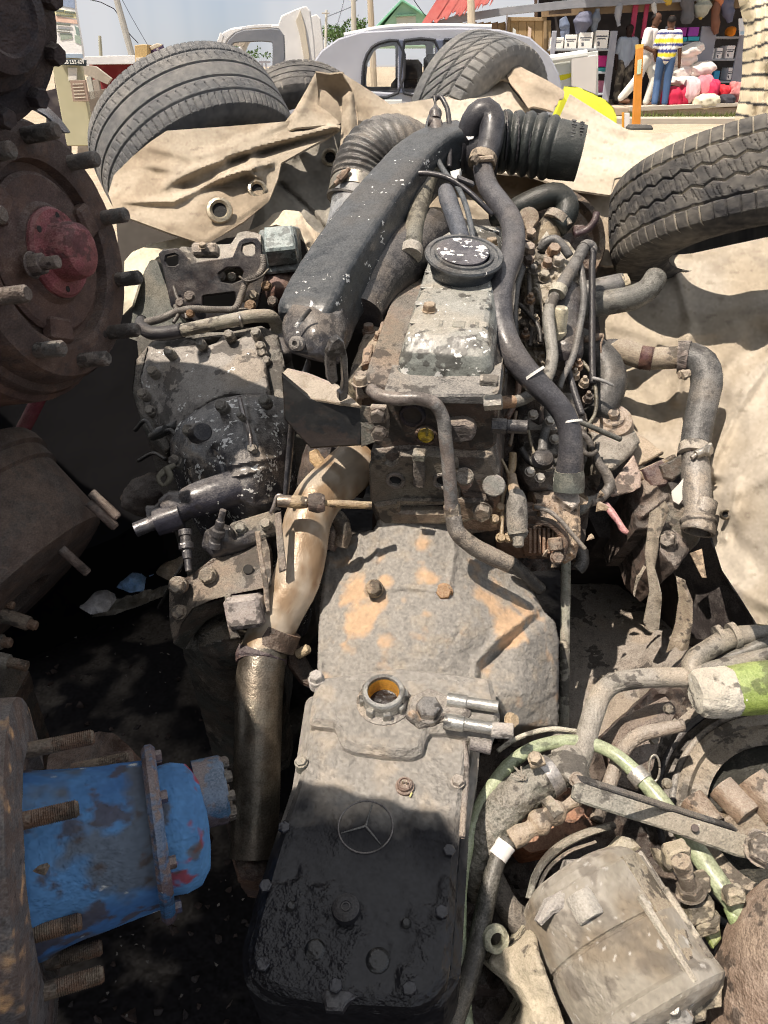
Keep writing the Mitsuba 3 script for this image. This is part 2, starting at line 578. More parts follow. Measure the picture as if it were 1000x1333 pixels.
def folds(*fs, wrinkle=0., freq=.02, seed=0):
    fn = [fold(*a) for a in fs]
    def g(q):
        o = sum(f(q) for f in fn) if fn else np.zeros(len(q))
        if wrinkle:
            n = meshkit.fbm(np.stack([q[:, 0] * freq, q[:, 1] * freq, q[:, 0] * 0], 1), 4, seed)
            o = o + (n - .5) * 2 * wrinkle + np.abs(meshkit.noise(np.stack([q[:, 0] * freq * 1.7, q[:, 1] * freq * 1.1, q[:, 0] * 0 + 5], 1), seed) - .5) * wrinkle * 1.2
        return o
    return g


def sheet(a, b, c, d, thick):
    """A flat thin board between four corners (counter-clockwise seen from its front)."""
    p = np.array([a, b, c, d], float)
    n = unit(np.cross(p[1] - p[0], p[3] - p[0]))
    v = np.vstack([p, p - n * thick])
    f = [(0, 1, 2), (0, 2, 3), (6, 5, 4), (7, 6, 4)]
    for i in range(4):
        j = (i + 1) % 4
        f += [(j, i, i + 4), (j, i + 4, j + 4)]
    return v, np.array(f)


def tint(*layers, base, seed=0):
    """Vertex colours: base, then (colour, frequency, threshold, softness, strength) patches of noise."""
    def fn(v):
        c = np.tile(np.array(base, float), (len(v), 1))
        for k, (col, fr, t, s, w) in enumerate(layers):
            m = np.clip((meshkit.fbm(v * fr + 7.3 * k, 4, seed + k) - t) / s + .5, 0, 1)[:, None] * w
            c = c * (1 - m) + np.array(col) * m
        return c * (.75 + .5 * meshkit.fbm(v * 170, 3, seed + 9))[:, None]
    return fn


def vpart(name, mesh, fn, mat='crust', smooth=30, label=None, t=None):
    v, f = arr(mesh)
    v, f = crease(v, f, smooth)
    k = number(f'{t or eng}__{name}')
    scene[k] = mikit.ply((v, f), mat, smooth=True, color=np.clip(fn(v), 0, 1))
    if label:
        labels[k] = {'label': label}
    return k


# ------------------------------------------------------------------ ground and the far street
def soil(p, n, uv):
    a, m, g = fbm(p.x * 1.3, p.y * 1.3, octaves=4), fbm(p.x * 9, p.y * 9, p.z * 9), noise(p.x * 160, p.y * 160, p.z * 160)
    dirt = mix(mi.Color3f(.29, .24, .175), mi.Color3f(.40, .34, .26), a) * (.75 + .5 * m) * (.85 + .3 * g)
    oil = mix(mi.Color3f(.010, .009, .0105), mi.Color3f(.085, .074, .064), smoothstep(.46, .66, m)) * (.6 + .8 * g)
    return mix(oil, dirt, smoothstep(3.1, 4.2, p.y + 1.2 * (a - .5)))


bsdf('soil', .85, lumps, .012, color=soil, spec=.2)
gx, gy = np.meshgrid(np.concatenate([[-900, -60, -12], np.linspace(-2.2, 2.6, 90), [12, 60, 900]]), np.concatenate([[-60, -6], np.linspace(-.6, 4.4, 90), [6, 8, 10, 12, 14, 16, 18, 26, 40, 200, 1500]]), indexing='ij')
t_ = np.clip((gy - 6) / 12, 0, 1)
far = .5 * t_ * t_ * (3 - 2 * t_)
gz = far + (meshkit.fbm(np.stack([gx * 5, gy * 5, gx * 0], -1), 4, 2) - .5) * .09 * (np.abs(gx) < 2.3) * (gy > -.7) * (gy < 4.4)
ni, nj = gx.shape
ii, jj = np.meshgrid(np.arange(ni - 1), np.arange(nj - 1), indexing='ij')
gf = np.stack([ii * nj + jj, (ii + 1) * nj + jj, (ii + 1) * nj + jj + 1, ii * nj + jj + 1], -1).reshape(-1, 4)
ground_piece('ground', 'oil-blackened yard soil running out to a pale sandy roadside', (np.stack([gx, gy, gz], -1).reshape(-1, 3), gf), 'soil', P((.2, .2, .2)), True)
ground_piece('pavement', 'pale concrete pavement strip before the shop', boxw(2.5, 40, 19.2, 26, .2, .60, .02), 'plain', P((.42, .36, .29), .5))
ground_piece('kerb', 'worn concrete kerb along the sandy street', boxw(2.5, 40, 18.95, 19.198, .2, .63, .03), 'plain', P((.42, .38, .33), .5))


# ------------------------------------------------------------------ the shop across the street
def front(loop, y, thick=.05, holes=(), bevel=.004, **k):
    return slab(loop, (0, y, 0), (0, -1, 0), thick, bevel, holes, **k)


def pxbox(x0, y0, x1, y1, y, deep, b=.01):
    """A box whose front, at distance y, covers these pixels."""
    a, c = ony(x0, y1, y), ony(x1, y0, y)
    return boxw(a[0], c[0], y, y + deep, a[2], c[2], b)


YS = 22.0
shop = thing('shop', 'open-fronted timber shop with red corrugated roof across the street', 'shop')
part(shop, 'back_wall', pxbox(690, -40, 1200, 140, YS + 3.2, .1), 'plain', P((.07, .06, .06), .1))
part(shop, 'side_wall', sheet(ony(700, 140, YS), ony(700, 140, YS + 3.2), ony(700, -20, YS + 3.2), ony(700, -20, YS), .08), 'plain', P((.1, .07, .05), .1))
part(shop, 'ceiling', boxw(4.2, 14.5, YS - 1.7, YS + 3.4, 4.15, 4.25), 'plain', P((.2, .18, .17), .1))
part(shop, 'floor', boxw(4.2, 14.5, YS - 1.9, YS + 3.4, .604, .78, .02), 'plain', P((.35, .29, .23), .4))
for k, x in enumerate(np.arange(566, 662, 9.2)):
    part(shop, 'plank', front([(x, 30), (x + 8.9, 28), (x + 8.9, 96), (x, 96)], YS + .02 * (k % 3), .06, bevel=.01), 'plain', P(((.27, .19, .11), (.31, .22, .13), (.22, .16, .10))[k % 3], .25))
for k, x in enumerate(np.arange(664, 708, 10.8)):
    part(shop, 'door_plank', front([(x, 27), (x + 10.5, 26), (x + 10.5, 96), (x, 96)], YS - .06, .05, bevel=.01), 'plain', P((.36, .25, .14), .2))
part(shop, 'door_frame', front([(660, 22), (712, 22), (712, 97), (708, 97), (708, 27), (664, 27), (664, 97), (660, 97)], YS - .12, .06), 'plain', P((.30, .22, .13), .2))
for x, y0, y1, c in ((668, 36, 52, (.6, .62, .6)), (677, 44, 60, (.66, .62, .55)), (688, 34, 58, (.62, .5, .42)), (689, 60, 72, (.6, .6, .58))):
    part(shop, 'door_sticker', front([(x, y0), (x + 4, y0 + 3), (x + 3, y1), (x - 1, y1 - 4)], YS - .125, .012), 'plain', P(c, .2, .4))
part(shop, 'post', pxbox(656, 8, 661, 97, YS - .2, .15), 'plain', P((.33, .33, .36), .2))
part(shop, 'beam', front([(548, 33), (600, 18), (660, 9), (740, 0), (1020, -22), (1020, -6), (740, 11), (660, 19), (600, 29), (553, 39)], YS - .5, .18), 'plain', P((.26, .27, .31), .2))
part(shop, 'lintel', front([(706, 8), (1020, -6), (1020, 8), (860, 14), (706, 22)], YS - .15, .12), 'plain', P((.30, .22, .15), .3))
for k in range(5):   # torn corrugated sheets running up and back
    a = np.array([ony(546 + 19 * k, 36 - 7.5 * k + 3 * (k % 2), YS - .75), ony(566 + 19 * k, 28 - 7.2 * k + 2 * ((k + 1) % 2), YS - .75)])
    e = np.linspace(0, 1, 17)
    base = a[0] + (a[1] - a[0]) * e[:, None] + np.stack([0 * e, 0 * e, .025 * np.cos(e * 8 * np.pi)], 1)
    up = np.array([1.9, 4.6, 2.5])
    ragged = (meshkit.noise(np.stack([e * 9 + k * 3, e * 0, e * 0], 1), 5) - .5)[:, None] * .09
    v = np.concatenate([base + up * ragged, base + up])
    v = np.vstack([v, v - [0, 0, .02]])
    j = np.arange(16)
    f = np.vstack([np.stack([j, j + 1, j + 18, j + 17], 1), np.stack([j, j + 17, j + 18, j + 1], 1) + 34, np.stack([j + 34, j + 35, j + 1, j], 1)])
    part(shop, 'roof_sheet', (v, f), 'plain', P((.44, .12, .11), .25, .25), 50)
part(shop, 'signboard', front([(715, 7), (744, 5), (744, 17), (715, 19)], YS - .3, .04), 'plain', P((.16, .12, .10), .2))


def lettering(text, px, py, y, h_px, width_px, depth=.01):
    """Raised lettering on an upright board at distance y, its lower left corner at the pixel."""
    a = ony(px, py, y)
    m = meshkit.text_mesh(text, 1.0, .02, bold=True)
    v = np.array(m.vertices)
    sx = (ony(px + width_px, py, y)[0] - a[0]) / (v[:, 0].max() - v[:, 0].min())
    sz = (ony(px, py - h_px, y)[2] - a[2])
    v = v - [v[:, 0].min(), 0, 0]
    return np.stack([a[0] + v[:, 0] * sx, a[1] - v[:, 2] * depth / .02, a[2] + v[:, 1] * sz], 1), np.array(m.faces)


part(shop, 'pole', pxbox(824, -12, 827.5, 62, YS - .25, .06), 'plain', P((.45, .06, .12), .1), label='red pole at the left of the doorway')
part(shop, 'pole', pxbox(839.5, -12, 843, 50, YS - .25, .06), 'plain', P((.45, .06, .12), .1), label='red pole at the right of the doorway')


def shelf_unit(label, x0, x1, top, rows, y, bottom):
    s = thing('shelf_unit', label, 'shelf', 'metal shelf units in the shop')
    for x in (x0, x1):
        part(s, 'upright', pxbox(x, top, x + 3.4, bottom, y, .06), 'plain', P((.30, .33, .38), .1))
        part(s, 'upright', pxbox(x, top, x + 3.2, bottom, y + .7, .06), 'plain', P((.26, .29, .34), .1))
    for r in rows:
        part(s, 'shelf', pxbox(x0 + 1, r, x1 + 2.5, r + 3, y + .01, .72), 'plain', P((.34, .37, .42), .1))
    return s


shelf_unit('metal shelf unit of white and pink boxes left of the shop doorway', 716, 792, 40, (63, 93, 121), YS - .6, 138)
shelf_unit('metal shelf unit of purple boxes behind the man in the striped shirt', 864, 911, 34, (54, 88), YS - .3, 132)
shelf_unit('metal shelf unit at the right end of the shop', 917, 962, 36, (47, 76, 105), YS - .3, 132)


def carton(label, x0, y0, x1, y1, y, col, group, mark=True, cat='box'):
    c = thing('carton', label, cat, group)
    part(c, 'body', pxbox(x0, y0, x1, y1, y, .45), 'plain', P(col, .05))
    if mark:
        w, h = x1 - x0, y1 - y0
        dk = P((.12, .13, .16), 0)
        for k, (a, b) in enumerate(((.12, .88), (.2, .75))):
            part(c, 'print', front([(x0 + a * w, y0 + (.3 + .13 * k) * h), (x0 + b * w, y0 + (.29 + .13 * k) * h), (x0 + b * w, y0 + (.37 + .13 * k) * h), (x0 + a * w, y0 + (.38 + .13 * k) * h)], y - .004, .004, bevel=.001), 'plain', dk)
        part(c, 'print', front([(x0 + .2 * w, y0 + .62 * h), (x0 + .36 * w, y0 + .62 * h), (x0 + .36 * w, y0 + .86 * h), (x0 + .2 * w, y0 + .86 * h)], y - .004, .004, bevel=.001), 'plain', dk)


g = 'white printed cartons on the shop shelves'
for x0, y0, x1, y1, l in ((718, 51, 734.5, 68, 'first'), (735, 48, 752, 66, 'second'), (753, 45, 773, 64, 'third'), (774, 42, 793.5, 62, 'fourth')):
    carton(f'white carton, {l} from the left on the top of the left shelf unit', x0, y0 - 3, x1, 63, YS - .58, (.78, .78, .76), g)
for x0, y0, x1, y1, l in ((921, 63, 931, 76, 'white carton at the left end of the middle row of the right shelf unit'), (931.5, 62, 942, 76, 'white carton at the middle of the middle row of the right shelf unit'),
                          (944, 59, 958, 75, 'white carton at the right end of the middle row of the right shelf unit'), (946, 88, 955, 103, 'white carton on the lowest row of the right shelf unit, beside the blue box'),
                          (956, 87, 963, 103, 'white carton at the right end of the lowest row of the right shelf unit'), (880, 64, 890, 76, 'white carton half hidden behind the white sacks')):
    carton(l, x0, y0, x1, y1 + 1, YS - .28, (.76, .76, .74), g)
carton('bright blue box on a white base on the lowest row of the right shelf unit', 928, 92, 938, 105, YS - .31, (.05, .33, .58), None, False)
g = 'pink and purple packages on the shop shelves'
for x0, y0, x1, y1, c, l in ((770, 72, 791, 87, (.62, .05, .25), 'pink package on the middle shelf of the left shelf unit'), (770, 88, 791, 93, (.1, .48, .45), 'green box under the pink package on the left shelf unit'),
                             (770, 105, 790, 121, (.60, .22, .34), 'pale pink package on the lowest shelf of the left shelf unit'), (880, 35.5, 895, 47, (.40, .06, .34), 'purple package nearest the striped shirt'),
                             (895.5, 35, 911, 47, (.36, .08, .42), 'purple package at the right end of its shelf'), (880, 48, 895, 54, (.06, .42, .50), 'cyan box below the left purple package'), (895.5, 47.5, 911, 53, (.06, .42, .50), 'cyan box below the right purple package'),
                             (844, 43, 856, 54, (.5, .06, .22), 'pink package between the two standing men')):
    carton(l, x0, y0, x1, y1, YS - .33, c, g, False, 'package')


def sack(label, x, y, rx, ry, dist, col, group, seed, tilt=0., name='sack', cat='sack', folds_=.16):
    c = ony(x, y, dist)
    s = trimesh.creation.icosphere(subdivisions=3)
    v = np.array(s.vertices)
    v = np.sign(v) * np.abs(v) ** .75
    rad = 1 + folds_ * 2 * (meshkit.fbm(v * 1.7 + seed, 4, seed) - .5) + .05 * np.sin(9 * v[:, :1].sum(1) + 4 * v[:, 2])
    v = v * rad[:, None] * [rx * dist / F * .93, .28, ry * dist / F * .93]
    ct, st = math.cos(tilt), math.sin(tilt)
    v = np.stack([v[:, 0] * ct + v[:, 2] * st, v[:, 1], -v[:, 0] * st + v[:, 2] * ct], 1) + c
    return single(name, label, cat, (v, np.array(s.faces)), 'plain', P(col, .08, 0, 0), 60, group)


g = 'white sacks heaped before the shop'
for k, (x, y, rx, ry, ti, l) in enumerate(((897, 66, 17, 7, -.3, 'topmost white sack of the heap beside the striped shirt'), (888, 78, 17, 8, -.1, 'white sack second from the top of the heap'), (913, 90, 16, 8, -.15, 'white sack at the right of the heap, by the shelf upright'),
                                           (884, 95, 15, 9, 0, 'white sack at the left of the heap, by the blue jeans'), (892, 105, 20, 6, 0, 'flattened white sack at the foot of the white heap'))):
    sack(l, x, y, rx, ry, 21.2 + .1 * (k % 2), (.74, .72, .68), g, k, ti)
g = 'red and white bags on the shop floor'
for k, (x, y, rx, ry, c, l) in enumerate(((874, 128, 12, 13, (.50, .02, .07), 'red bag nearest the blue jeans'), (888, 126, 9, 13, (.52, .03, .08), 'red bag second from the blue jeans'), (899, 118, 9, 14, (.68, .45, .47), 'pink and white bag in the middle of the red bags'),
                                          (916, 115, 12, 14, (.62, .20, .24), 'pale red bag leaning behind the beige sack'), (926, 116, 8, 11, (.52, .03, .09), 'dark red bag right of the pale red bag'), (940, 121, 7, 9, (.55, .03, .05), 'small red bag left of the black bag'))):
    sack(l, x, y, rx, ry, 20.5 + .1 * (k % 2), c, g, 20 + k, .1 * (k % 3 - 1), 'bag', 'bag')
sack('beige sack lying in front of the red bags', 919, 132, 16, 8.5, 20.25, (.62, .57, .43), None, 40, -.1)
sack('black bag lying beside the beige sack', 944, 130, 10, 6.5, 20.3, (.05, .05, .06), None, 41, 0, 'bag', 'bag')
sack('red and white clothes heap at the right end of the shop floor', 962, 122, 13, 12, 20.5, (.55, .22, .22), None, 42, .3, 'clothes_heap', 'clothes', .5)

# hanging goods under the lintel
rs = np.random.default_rng(4)
g = 'goods hanging along the shop front'
for k, (x, y0, y1, w, c, l) in enumerate(((733, 24, 52, 5, (.16, .19, .28), 'dark blue bundle hanging left of the shelf boxes'), (758, 14, 44, 9, (.13, .15, .21), 'wide dark bundle hanging above the third white carton'), (776, 10, 40, 5, (.17, .19, .24), 'slim grey bundle hanging above the fourth white carton'),
                                          (807, 4, 34, 4, (.32, .34, .38), 'pale curved strap hanging above the doorway'), (853, -8, 22, 2.5, (.62, .62, .6), 'white strap hanging between the two men'), (868, -10, 6, 4, (.60, .42, .08), 'yellow item hanging above the striped shirt'),
                                          (893, -10, 30, 8, (.13, .13, .15), 'black bundle hanging over the purple packages'), (913, -8, 22, 9, (.40, .41, .36), 'grey green netting bundle hanging over the right shelf'), (914, 12, 25, 2, (.60, .45, .12), 'yellow tag hanging under the netting bundle'),
                                          (934, -6, 44, 4.5, (.20, .09, .06), 'long brown chain of goods hanging over the right shelf'), (941, -10, 6, 6, (.50, .20, .10), 'orange brown bundle at the top right of the shop'), (948, -10, 30, 7, (.12, .14, .20), 'dark blue garment hanging at the right of the shop'))):
    rows = []
    for s in np.linspace(0, 1, 7):
        rows.append((x + 2.5 * math.sin(3 * s + k), y0 + (y1 - y0) * s, YS - .45, w * (.35 + .65 * math.sin(.4 + 2.5 * s)) * (.8 + .4 * rs.random())))
    pts = [(*ony(a, b, c_), r * c_ / F) for a, b, c_, r in rows]
    single('hanging_bundle', l, 'goods', rough(tube(pts, 10, .08), .09, .05, 4, k), 'plain', P(c, .05), 45, g)
sack('orange cup standing on the top shelf of the right unit', 951, 41, 3, 5, YS - .25, (.75, .26, .02), None, 50, 0, 'cup', 'cup', .03)
pl = thing('placard', 'white and pale blue placard fixed beside the right shelf unit', 'placard')
part(pl, 'board', front([(962, 24), (986, 22), (986, 44), (963, 46)], YS - .7, .03), 'plain', P((.72, .76, .78), .05))
part(pl, 'print', front([(964, 41), (985, 39), (985, 43), (964, 45)], YS - .704, .004, bevel=.001), 'plain', P((.35, .55, .7), 0))
single('plank_step', 'long grey timber step along the foot of the shop', 'step', front([(820, 139), (990, 133), (990, 137), (820, 145)], 20.0, .5), 'plain', P((.40, .36, .30), .4))
po = thing('roadside_post', 'orange and white painted wooden post with a green sticker at the roadside', 'post')
part(po, 'shaft', front([(829.5, 64), (838, 61), (834, 163), (824.5, 163)], 18.2, .12), 'plain', P((.62, .25, .05), .1, .1, .2))
part(po, 'sticker', front([(830.5, 78), (836, 77), (834.5, 96), (829.3, 97)], 18.19, .01), 'plain', P((.55, .66, .5), 0, 0, .2))
part(po, 'cap', front([(829.2, 58), (838.4, 57), (838, 61), (829.5, 64)], 18.2, .12), 'plain', P((.72, .45, .1), .1))
sg_ = thing('marker_board', 'small white marker board with an orange edge left of the orange post', 'sign')
part(sg_, 'board', front([(813, 147), (820, 147), (820, 166), (813, 166)], 17.8, .05), 'plain', P((.72, .70, .66), .1))
part(sg_, 'edge', front([(810.5, 146), (812.8, 146), (812.8, 166), (810.5, 166)], 17.8, .05), 'plain', P((.65, .30, .05), .1))
single('concrete_footing', 'black painted block at the foot of the orange post', 'block', pxbox(820, 163, 852, 174, 17.3, .4, .05), 'plain', P((.07, .07, .07), .15))
rr = np.random.default_rng(3)
vs = []
for k in range(500):
    c = np.array([rr.uniform(5.5, 8.6), rr.uniform(19.4, 19.9), .605])
    h, a = rr.uniform(.05, .16), rr.uniform(0, 6.28)
    vs.append((np.array([c, c + [.02 * math.cos(a), .02 * math.sin(a), 0], c + [.05 * math.cos(a + 1), .05 * math.sin(a + 1), h]]), np.array([[0, 1, 2]])))
single('grass', 'short green grass growing along the foot of the shop step', 'grass', join(vs), 'plain', P((.10, .14, .03), .1), False, kind='stuff')


# ------------------------------------------------------------------ people at the shop
def body(bones, refine_to=.035, it=6):
    M = None
    for a, b, ra, rb in bones:
        q = []
        for c, r in ((a, ra), (b, rb)):
            s = trimesh.creation.icosphere(subdivisions=2)
            q.append(np.array(s.vertices) * r + c)
        h = hull(np.vstack(q))
        M = h if M is None else M + h
    v, f = arr(M.refine_to_length(refine_to))
    t = trimesh.Trimesh(v, f, process=False)
    trimesh.smoothing.filter_taubin(t, iterations=it)
    return np.array(t.vertices), np.array(t.faces)


def person(label, foot, rot, h, skin, pose, group=None):
    """pose: joints in metres for a height of 1.75, x to the person's left, y behind, z up; facing -y before rot."""
    k = thing('person', label, 'person', group)
    c, s = math.cos(rot), math.sin(rot)
    R = np.array([[c, -s, 0], [s, c, 0], [0, 0, 1]]) * h / 1.75
    J = {n: R @ np.array(p, float) + foot for n, p in pose.items()}
    r = lambda x: x * h / 1.75
    sk = [(J['neck'], J['head'], r(.058), r(.06)), (J['head'], J['head'] + R @ np.array([0, -.015, .10]), r(.078), r(.088)), (J['head'] + R @ np.array([0, -.05, .03]), J['head'] + R @ np.array([0, -.085, .03]), r(.05), r(.03)),
          (J['neck'], J['hip'], r(.09), r(.12)), (J['shl'], J['shr'], r(.06), r(.06))]
    for e in 'lr':
        sk += [(J['sh' + e], J['el' + e], r(.052), r(.042)), (J['el' + e], J['wr' + e], r(.042), r(.03)), (J['wr' + e], J['wr' + e] + .5 * (J['wr' + e] - J['el' + e]) * .55, r(.036), r(.03)),
               (J['hp' + e], J['kn' + e], r(.085), r(.058)), (J['kn' + e], J['an' + e], r(.056), r(.04)), (J['an' + e] - [0, 0, r(.04)], J['an' + e] + R @ np.array([0, -.16, -.045]), r(.045), r(.035))]
    part(k, 'body', body(sk), 'plain', P(skin, .02), True)
    hd = J['head'] + R @ np.array([0, .012, .085])
    hair = trimesh.creation.icosphere(subdivisions=3)
    v = np.array(hair.vertices) * r(.096)
    keep = (v[hair.faces].mean(1) @ unit(R @ np.array([0, .55, .8]))) > r(.022)
    part(k, 'hair', (v + hd, np.array(hair.faces)[keep]), 'plain', P((.012, .011, .011), 0), True)
    return k, J, R, r


def stand(dx=0., arm=(.05, -.02), lean=0.):
    return dict(neck=(dx, lean, 1.45), head=(dx, lean - .01, 1.57), hip=(0, 0, .98), shl=(.18 + dx, lean, 1.41), shr=(-.18 + dx, lean, 1.41), ell=(.25, lean + .03, 1.12), elr=(-.25, lean + .03, 1.12),
                wrl=(.24, -.04, .87), wrr=(-.24, -.04, .87), hpl=(.1, 0, .93), hpr=(-.1, 0, .93), knl=(.11, -.02, .5), knr=(-.11, -.02, .5), anl=(.12, .02, .09), anr=(-.12, .02, .09))


def shirt(J, R, r, sleeve=.45, hem=.97):
    low = J['hip'] + R @ np.array([0, 0, hem - .98])
    b = [(J['neck'] - [0, 0, r(.05)], J['hip'], r(.115), r(.15)), (J['shl'], J['shr'], r(.085), r(.085)), (J['shl'], J['hip'] + R @ np.array([.07, 0, 0]), r(.08), r(.115)), (J['shr'], J['hip'] + R @ np.array([-.07, 0, 0]), r(.08), r(.115)), (J['hip'], low, r(.14), r(.142))]
    for e in 'lr':
        b.append((J['sh' + e], J['sh' + e] + (J['el' + e] - J['sh' + e]) * sleeve * 1.6, r(.085), r(.075)))
    return body(b, .03, 5)


def legs(J, R, r, wide=1., to=1.):
    b = [(J['hip'], J['hip'] + R @ np.array([0, 0, .03]), r(.135), r(.13))]
    for e in 'lr':
        end = J['kn' + e] + (J['an' + e] - J['kn' + e]) * to
        b += [(J['hip'], J['hp' + e], r(.13), r(.105)), (J['hp' + e], J['kn' + e], r(.105 * wide), r(.082 * wide)), (J['kn' + e], end, r(.082 * wide), r(.068 * wide))]
    return body(b, .035, 4)


def on_floor(px, py, z):
    return onz(px, py, z)


# the man in the striped shirt, his back to us
f = ony(857, 140, 20.3); f[2] = .78
p = stand()
p.update(ell=(.27, .03, 1.1), wrl=(.22, -.06, .95), elr=(-.26, .02, 1.12), wrr=(-.3, -.05, .86), knl=(.10, -.08, .52), anl=(.1, .06, .09))
k, J, R, r = person('person with his back turned in a yellow, white and navy striped shirt and jeans', f, math.pi - .25, 1.80, (.12, .065, .045), p)
cz = lambda v: (v[:, 2] - f[2]) / 1.80 * 1.75


def stripes(v):
    z = cz(v)
    c = np.tile((.74, .73, .7), (len(v), 1))
    for a, b, col in ((1.40, 1.44, (.05, .06, .2)), (1.24, 1.32, (.72, .62, .05)), (1.18, 1.23, (.05, .06, .22)), (1.06, 1.12, (.05, .06, .22)), (.98, 1.05, (.70, .6, .05)), (.90, .93, (.05, .06, .2))):
        c[(z > a) & (z < b)] = col
    return c


part(k, 'polo_shirt', shirt(J, R, r), 'cloth', stripes, True)
part(k, 'jeans', legs(J, R, r), 'plain', P((.06, .11, .22), .05), True)
for e in 'lr':
    part(k, 'shoe', body([(J['an' + e] - [0, 0, .03], J['an' + e] + R @ np.array([0, -.17, -.045]), .058, .045)], .03, 2), 'plain', P((.62, .58, .5), .1), True)
# the man in white, walking
f = ony(833, 140, 20.7); f[2] = .78
p = stand()
p.update(neck=(0, -.05, 1.45), head=(0, -.08, 1.57), ell=(.26, -.1, 1.16), wrl=(.1, -.3, 1.05), elr=(-.25, .02, 1.14), wrr=(-.15, -.25, 1.02), knl=(.1, -.2, .52), anl=(.1, -.1, .09), knr=(-.09, .12, .52), anr=(-.09, .42, .16))
k, J, R, r = person('person in a white shirt and loose white trousers stepping behind the orange post', f, .95, 1.86, (.11, .06, .042), p)
part(k, 'shirt', shirt(J, R, r, .5, .92), 'plain', P((.74, .73, .72), .05), True)
part(k, 'trousers', legs(J, R, r, 1.2), 'plain', P((.76, .74, .70), .08), True)
for e in 'lr':
    part(k, 'sandal', body([(J['an' + e] - [0, 0, .06], J['an' + e] + R @ np.array([0, -.17, -.07]), .05, .045)], .03, 2), 'plain', P((.15, .08, .05), .1), True)
# the figure in the dark doorway
f = ony(806, 141, 21.6); f[2] = .78
k, J, R, r = person('person in a grey blue T-shirt and patterned dark trousers standing in the shop doorway', f, .1, 1.68, (.03, .018, .014), stand())
part(k, 't_shirt', shirt(J, R, r, .5, .95), 'plain', P((.33, .38, .46), .02), True)
part(k, 'trousers', legs(J, R, r, 1.15), 'cloth', tint(((.22, .2, .16), 9, .55, .05, .8), base=(.06, .055, .05), seed=2), True)

# ------------------------------------------------------------------ white load bed and yellow hood beyond the tarpaulin
bed = thing('pickup_truck', 'white pickup load bed with a yellow side stripe behind the tarpaulin', 'truck')
part(bed, 'side_panel', front([(668, 86), (779, 72), (779, 124), (690, 148), (664, 140)], 8.2, .06), 'plain', P((.70, .71, .70), .1))
part(bed, 'rail', tube([(*ony(664, 85, 8.15), .035), (*ony(764, 70, 8.15), .035)], 10), 'plain', P((.78, .79, .78), .05))
part(bed, 'side_stripe', front([(718, 100), (744, 95), (744, 100), (734, 104), (719, 105)], 8.195, .006, bevel=.002), 'plain', P((.72, .68, .03), .05))
part(bed, 'corner_board', front([(744, 76), (778, 71), (776, 122), (746, 124)], 8.12, .05), 'plain', P((.62, .60, .56), .2))
part(bed, 'underbody', pxbox(670, 140, 776, 215, 8.25, 1.4), 'plain', P((.2, .2, .2), .2))
part(bed, 'far_panel', front([(668, 80), (779, 66), (779, 124), (668, 140)], 9.6, .06), 'plain', P((.6, .61, .6), .1))
yh = relief([(735, 112), (752, 113), (772, 121), (790, 131), (799, 140), (803, 152), (803, 170), (760, 165), (733, 125)], [(735, 112, 5.4), (799, 140, 5.4), (760, 150, 5.0), (790, 165, 5.0), (770, 120, 5.3)], (0, .5, -.3), 1.2, smooth_edge=10)
single('yellow_drum', 'bright yellow-green plastic drum lying behind the torn tarpaulin corner', 'drum', yh, 'plain', P((.46, .48, .03), .05), 50)


# ------------------------------------------------------------------ vehicles
def vehicle_side(k, y, deep, outline, windows, col, name='side_panel', glass=True, thick=.05):
    for s, yy in enumerate((y, y + deep)):
        sh = np.array([0, 0])
        part(k, name, slab([ony(*q, y) + [0, yy - y, 0] for q in outline], (0, yy, 0), (0, -1, 0), thick, .012, [[ony(*q, y) + [0, yy - y, 0] for q in w] for w in windows], px=False, r=.02), 'plain', col)


YC = 7.6
car = thing('silver_car', 'silver estate car with dark window surrounds parked behind the tyres', 'car')
silver = P((.36, .38, .43), .12)
body_out = [(402, 98), (409, 80), (418, 66), (440, 50), (470, 41), (540, 37), (600, 36), (650, 38), (690, 48), (715, 70), (728, 96), (735, 130), (735, 178), (398, 178), (396, 120)]
wins = [[(472, 105), (474, 82), (484, 62), (494, 56), (518, 53), (518, 121), (472, 118)], [(526, 53), (566, 52), (568, 121), (526, 121)], [(578, 52), (640, 54), (668, 66), (676, 96), (676, 112), (580, 120)]]
vehicle_side(car, YC, 1.6, body_out, wins, silver)
part(car, 'roof', slab([ony(x, y, YC) for x, y in ((440, 50), (470, 41), (540, 37), (600, 36), (650, 38), (690, 48), (690, 52), (650, 42), (600, 40), (540, 41), (470, 45), (440, 54))], (0, YC + .03, 0), (0, -1, 0), .1, .004, px=False, back=(0, 1.58, 0)), 'plain', silver)
part(car, 'roof_rail', tube([(*ony(448, 46, YC + .12), .02), (*ony(500, 36, YC + .12), .02), (*ony(560, 33.5, YC + .12), .02), (*ony(640, 35, YC + .12), .02)], 8), 'plain', P((.6, .6, .6), .1))
part(car, 'windscreen', sheet(ony(404, 100, YC + .1), ony(440, 54, YC + .1), ony(440, 54, YC + .1) + [0, 1.4, 0], ony(404, 100, YC + .1) + [0, 1.4, 0], .01), 'plain', P((.16, .22, .30), .15))
part(car, 'bonnet', sheet(ony(330, 112, YC + .1), ony(404, 100, YC + .1), ony(404, 100, YC + .1) + [0, 1.4, 0], ony(330, 112, YC + .1) + [0, 1.4, 0], .6), 'plain', silver)
for w in wins:
    part(car, 'window', front(w, YC + .02, .004, bevel=.0005), 'pane')
    lp = [ony(*q, YC - .012) for q in w + w[:1]]
    part(car, 'window_surround', tube([(*q, .013) for q in lp], 8, .1), 'plain', P((.03, .035, .05), .1))
for x0, x1, y0 in ((519, 525, 52), (568, 577, 52)):
    part(car, 'pillar', front([(x0, y0), (x1, y0), (x1, 121), (x0, 121)], YC - .02, .06), 'plain', P((.10, .12, .18), .1))
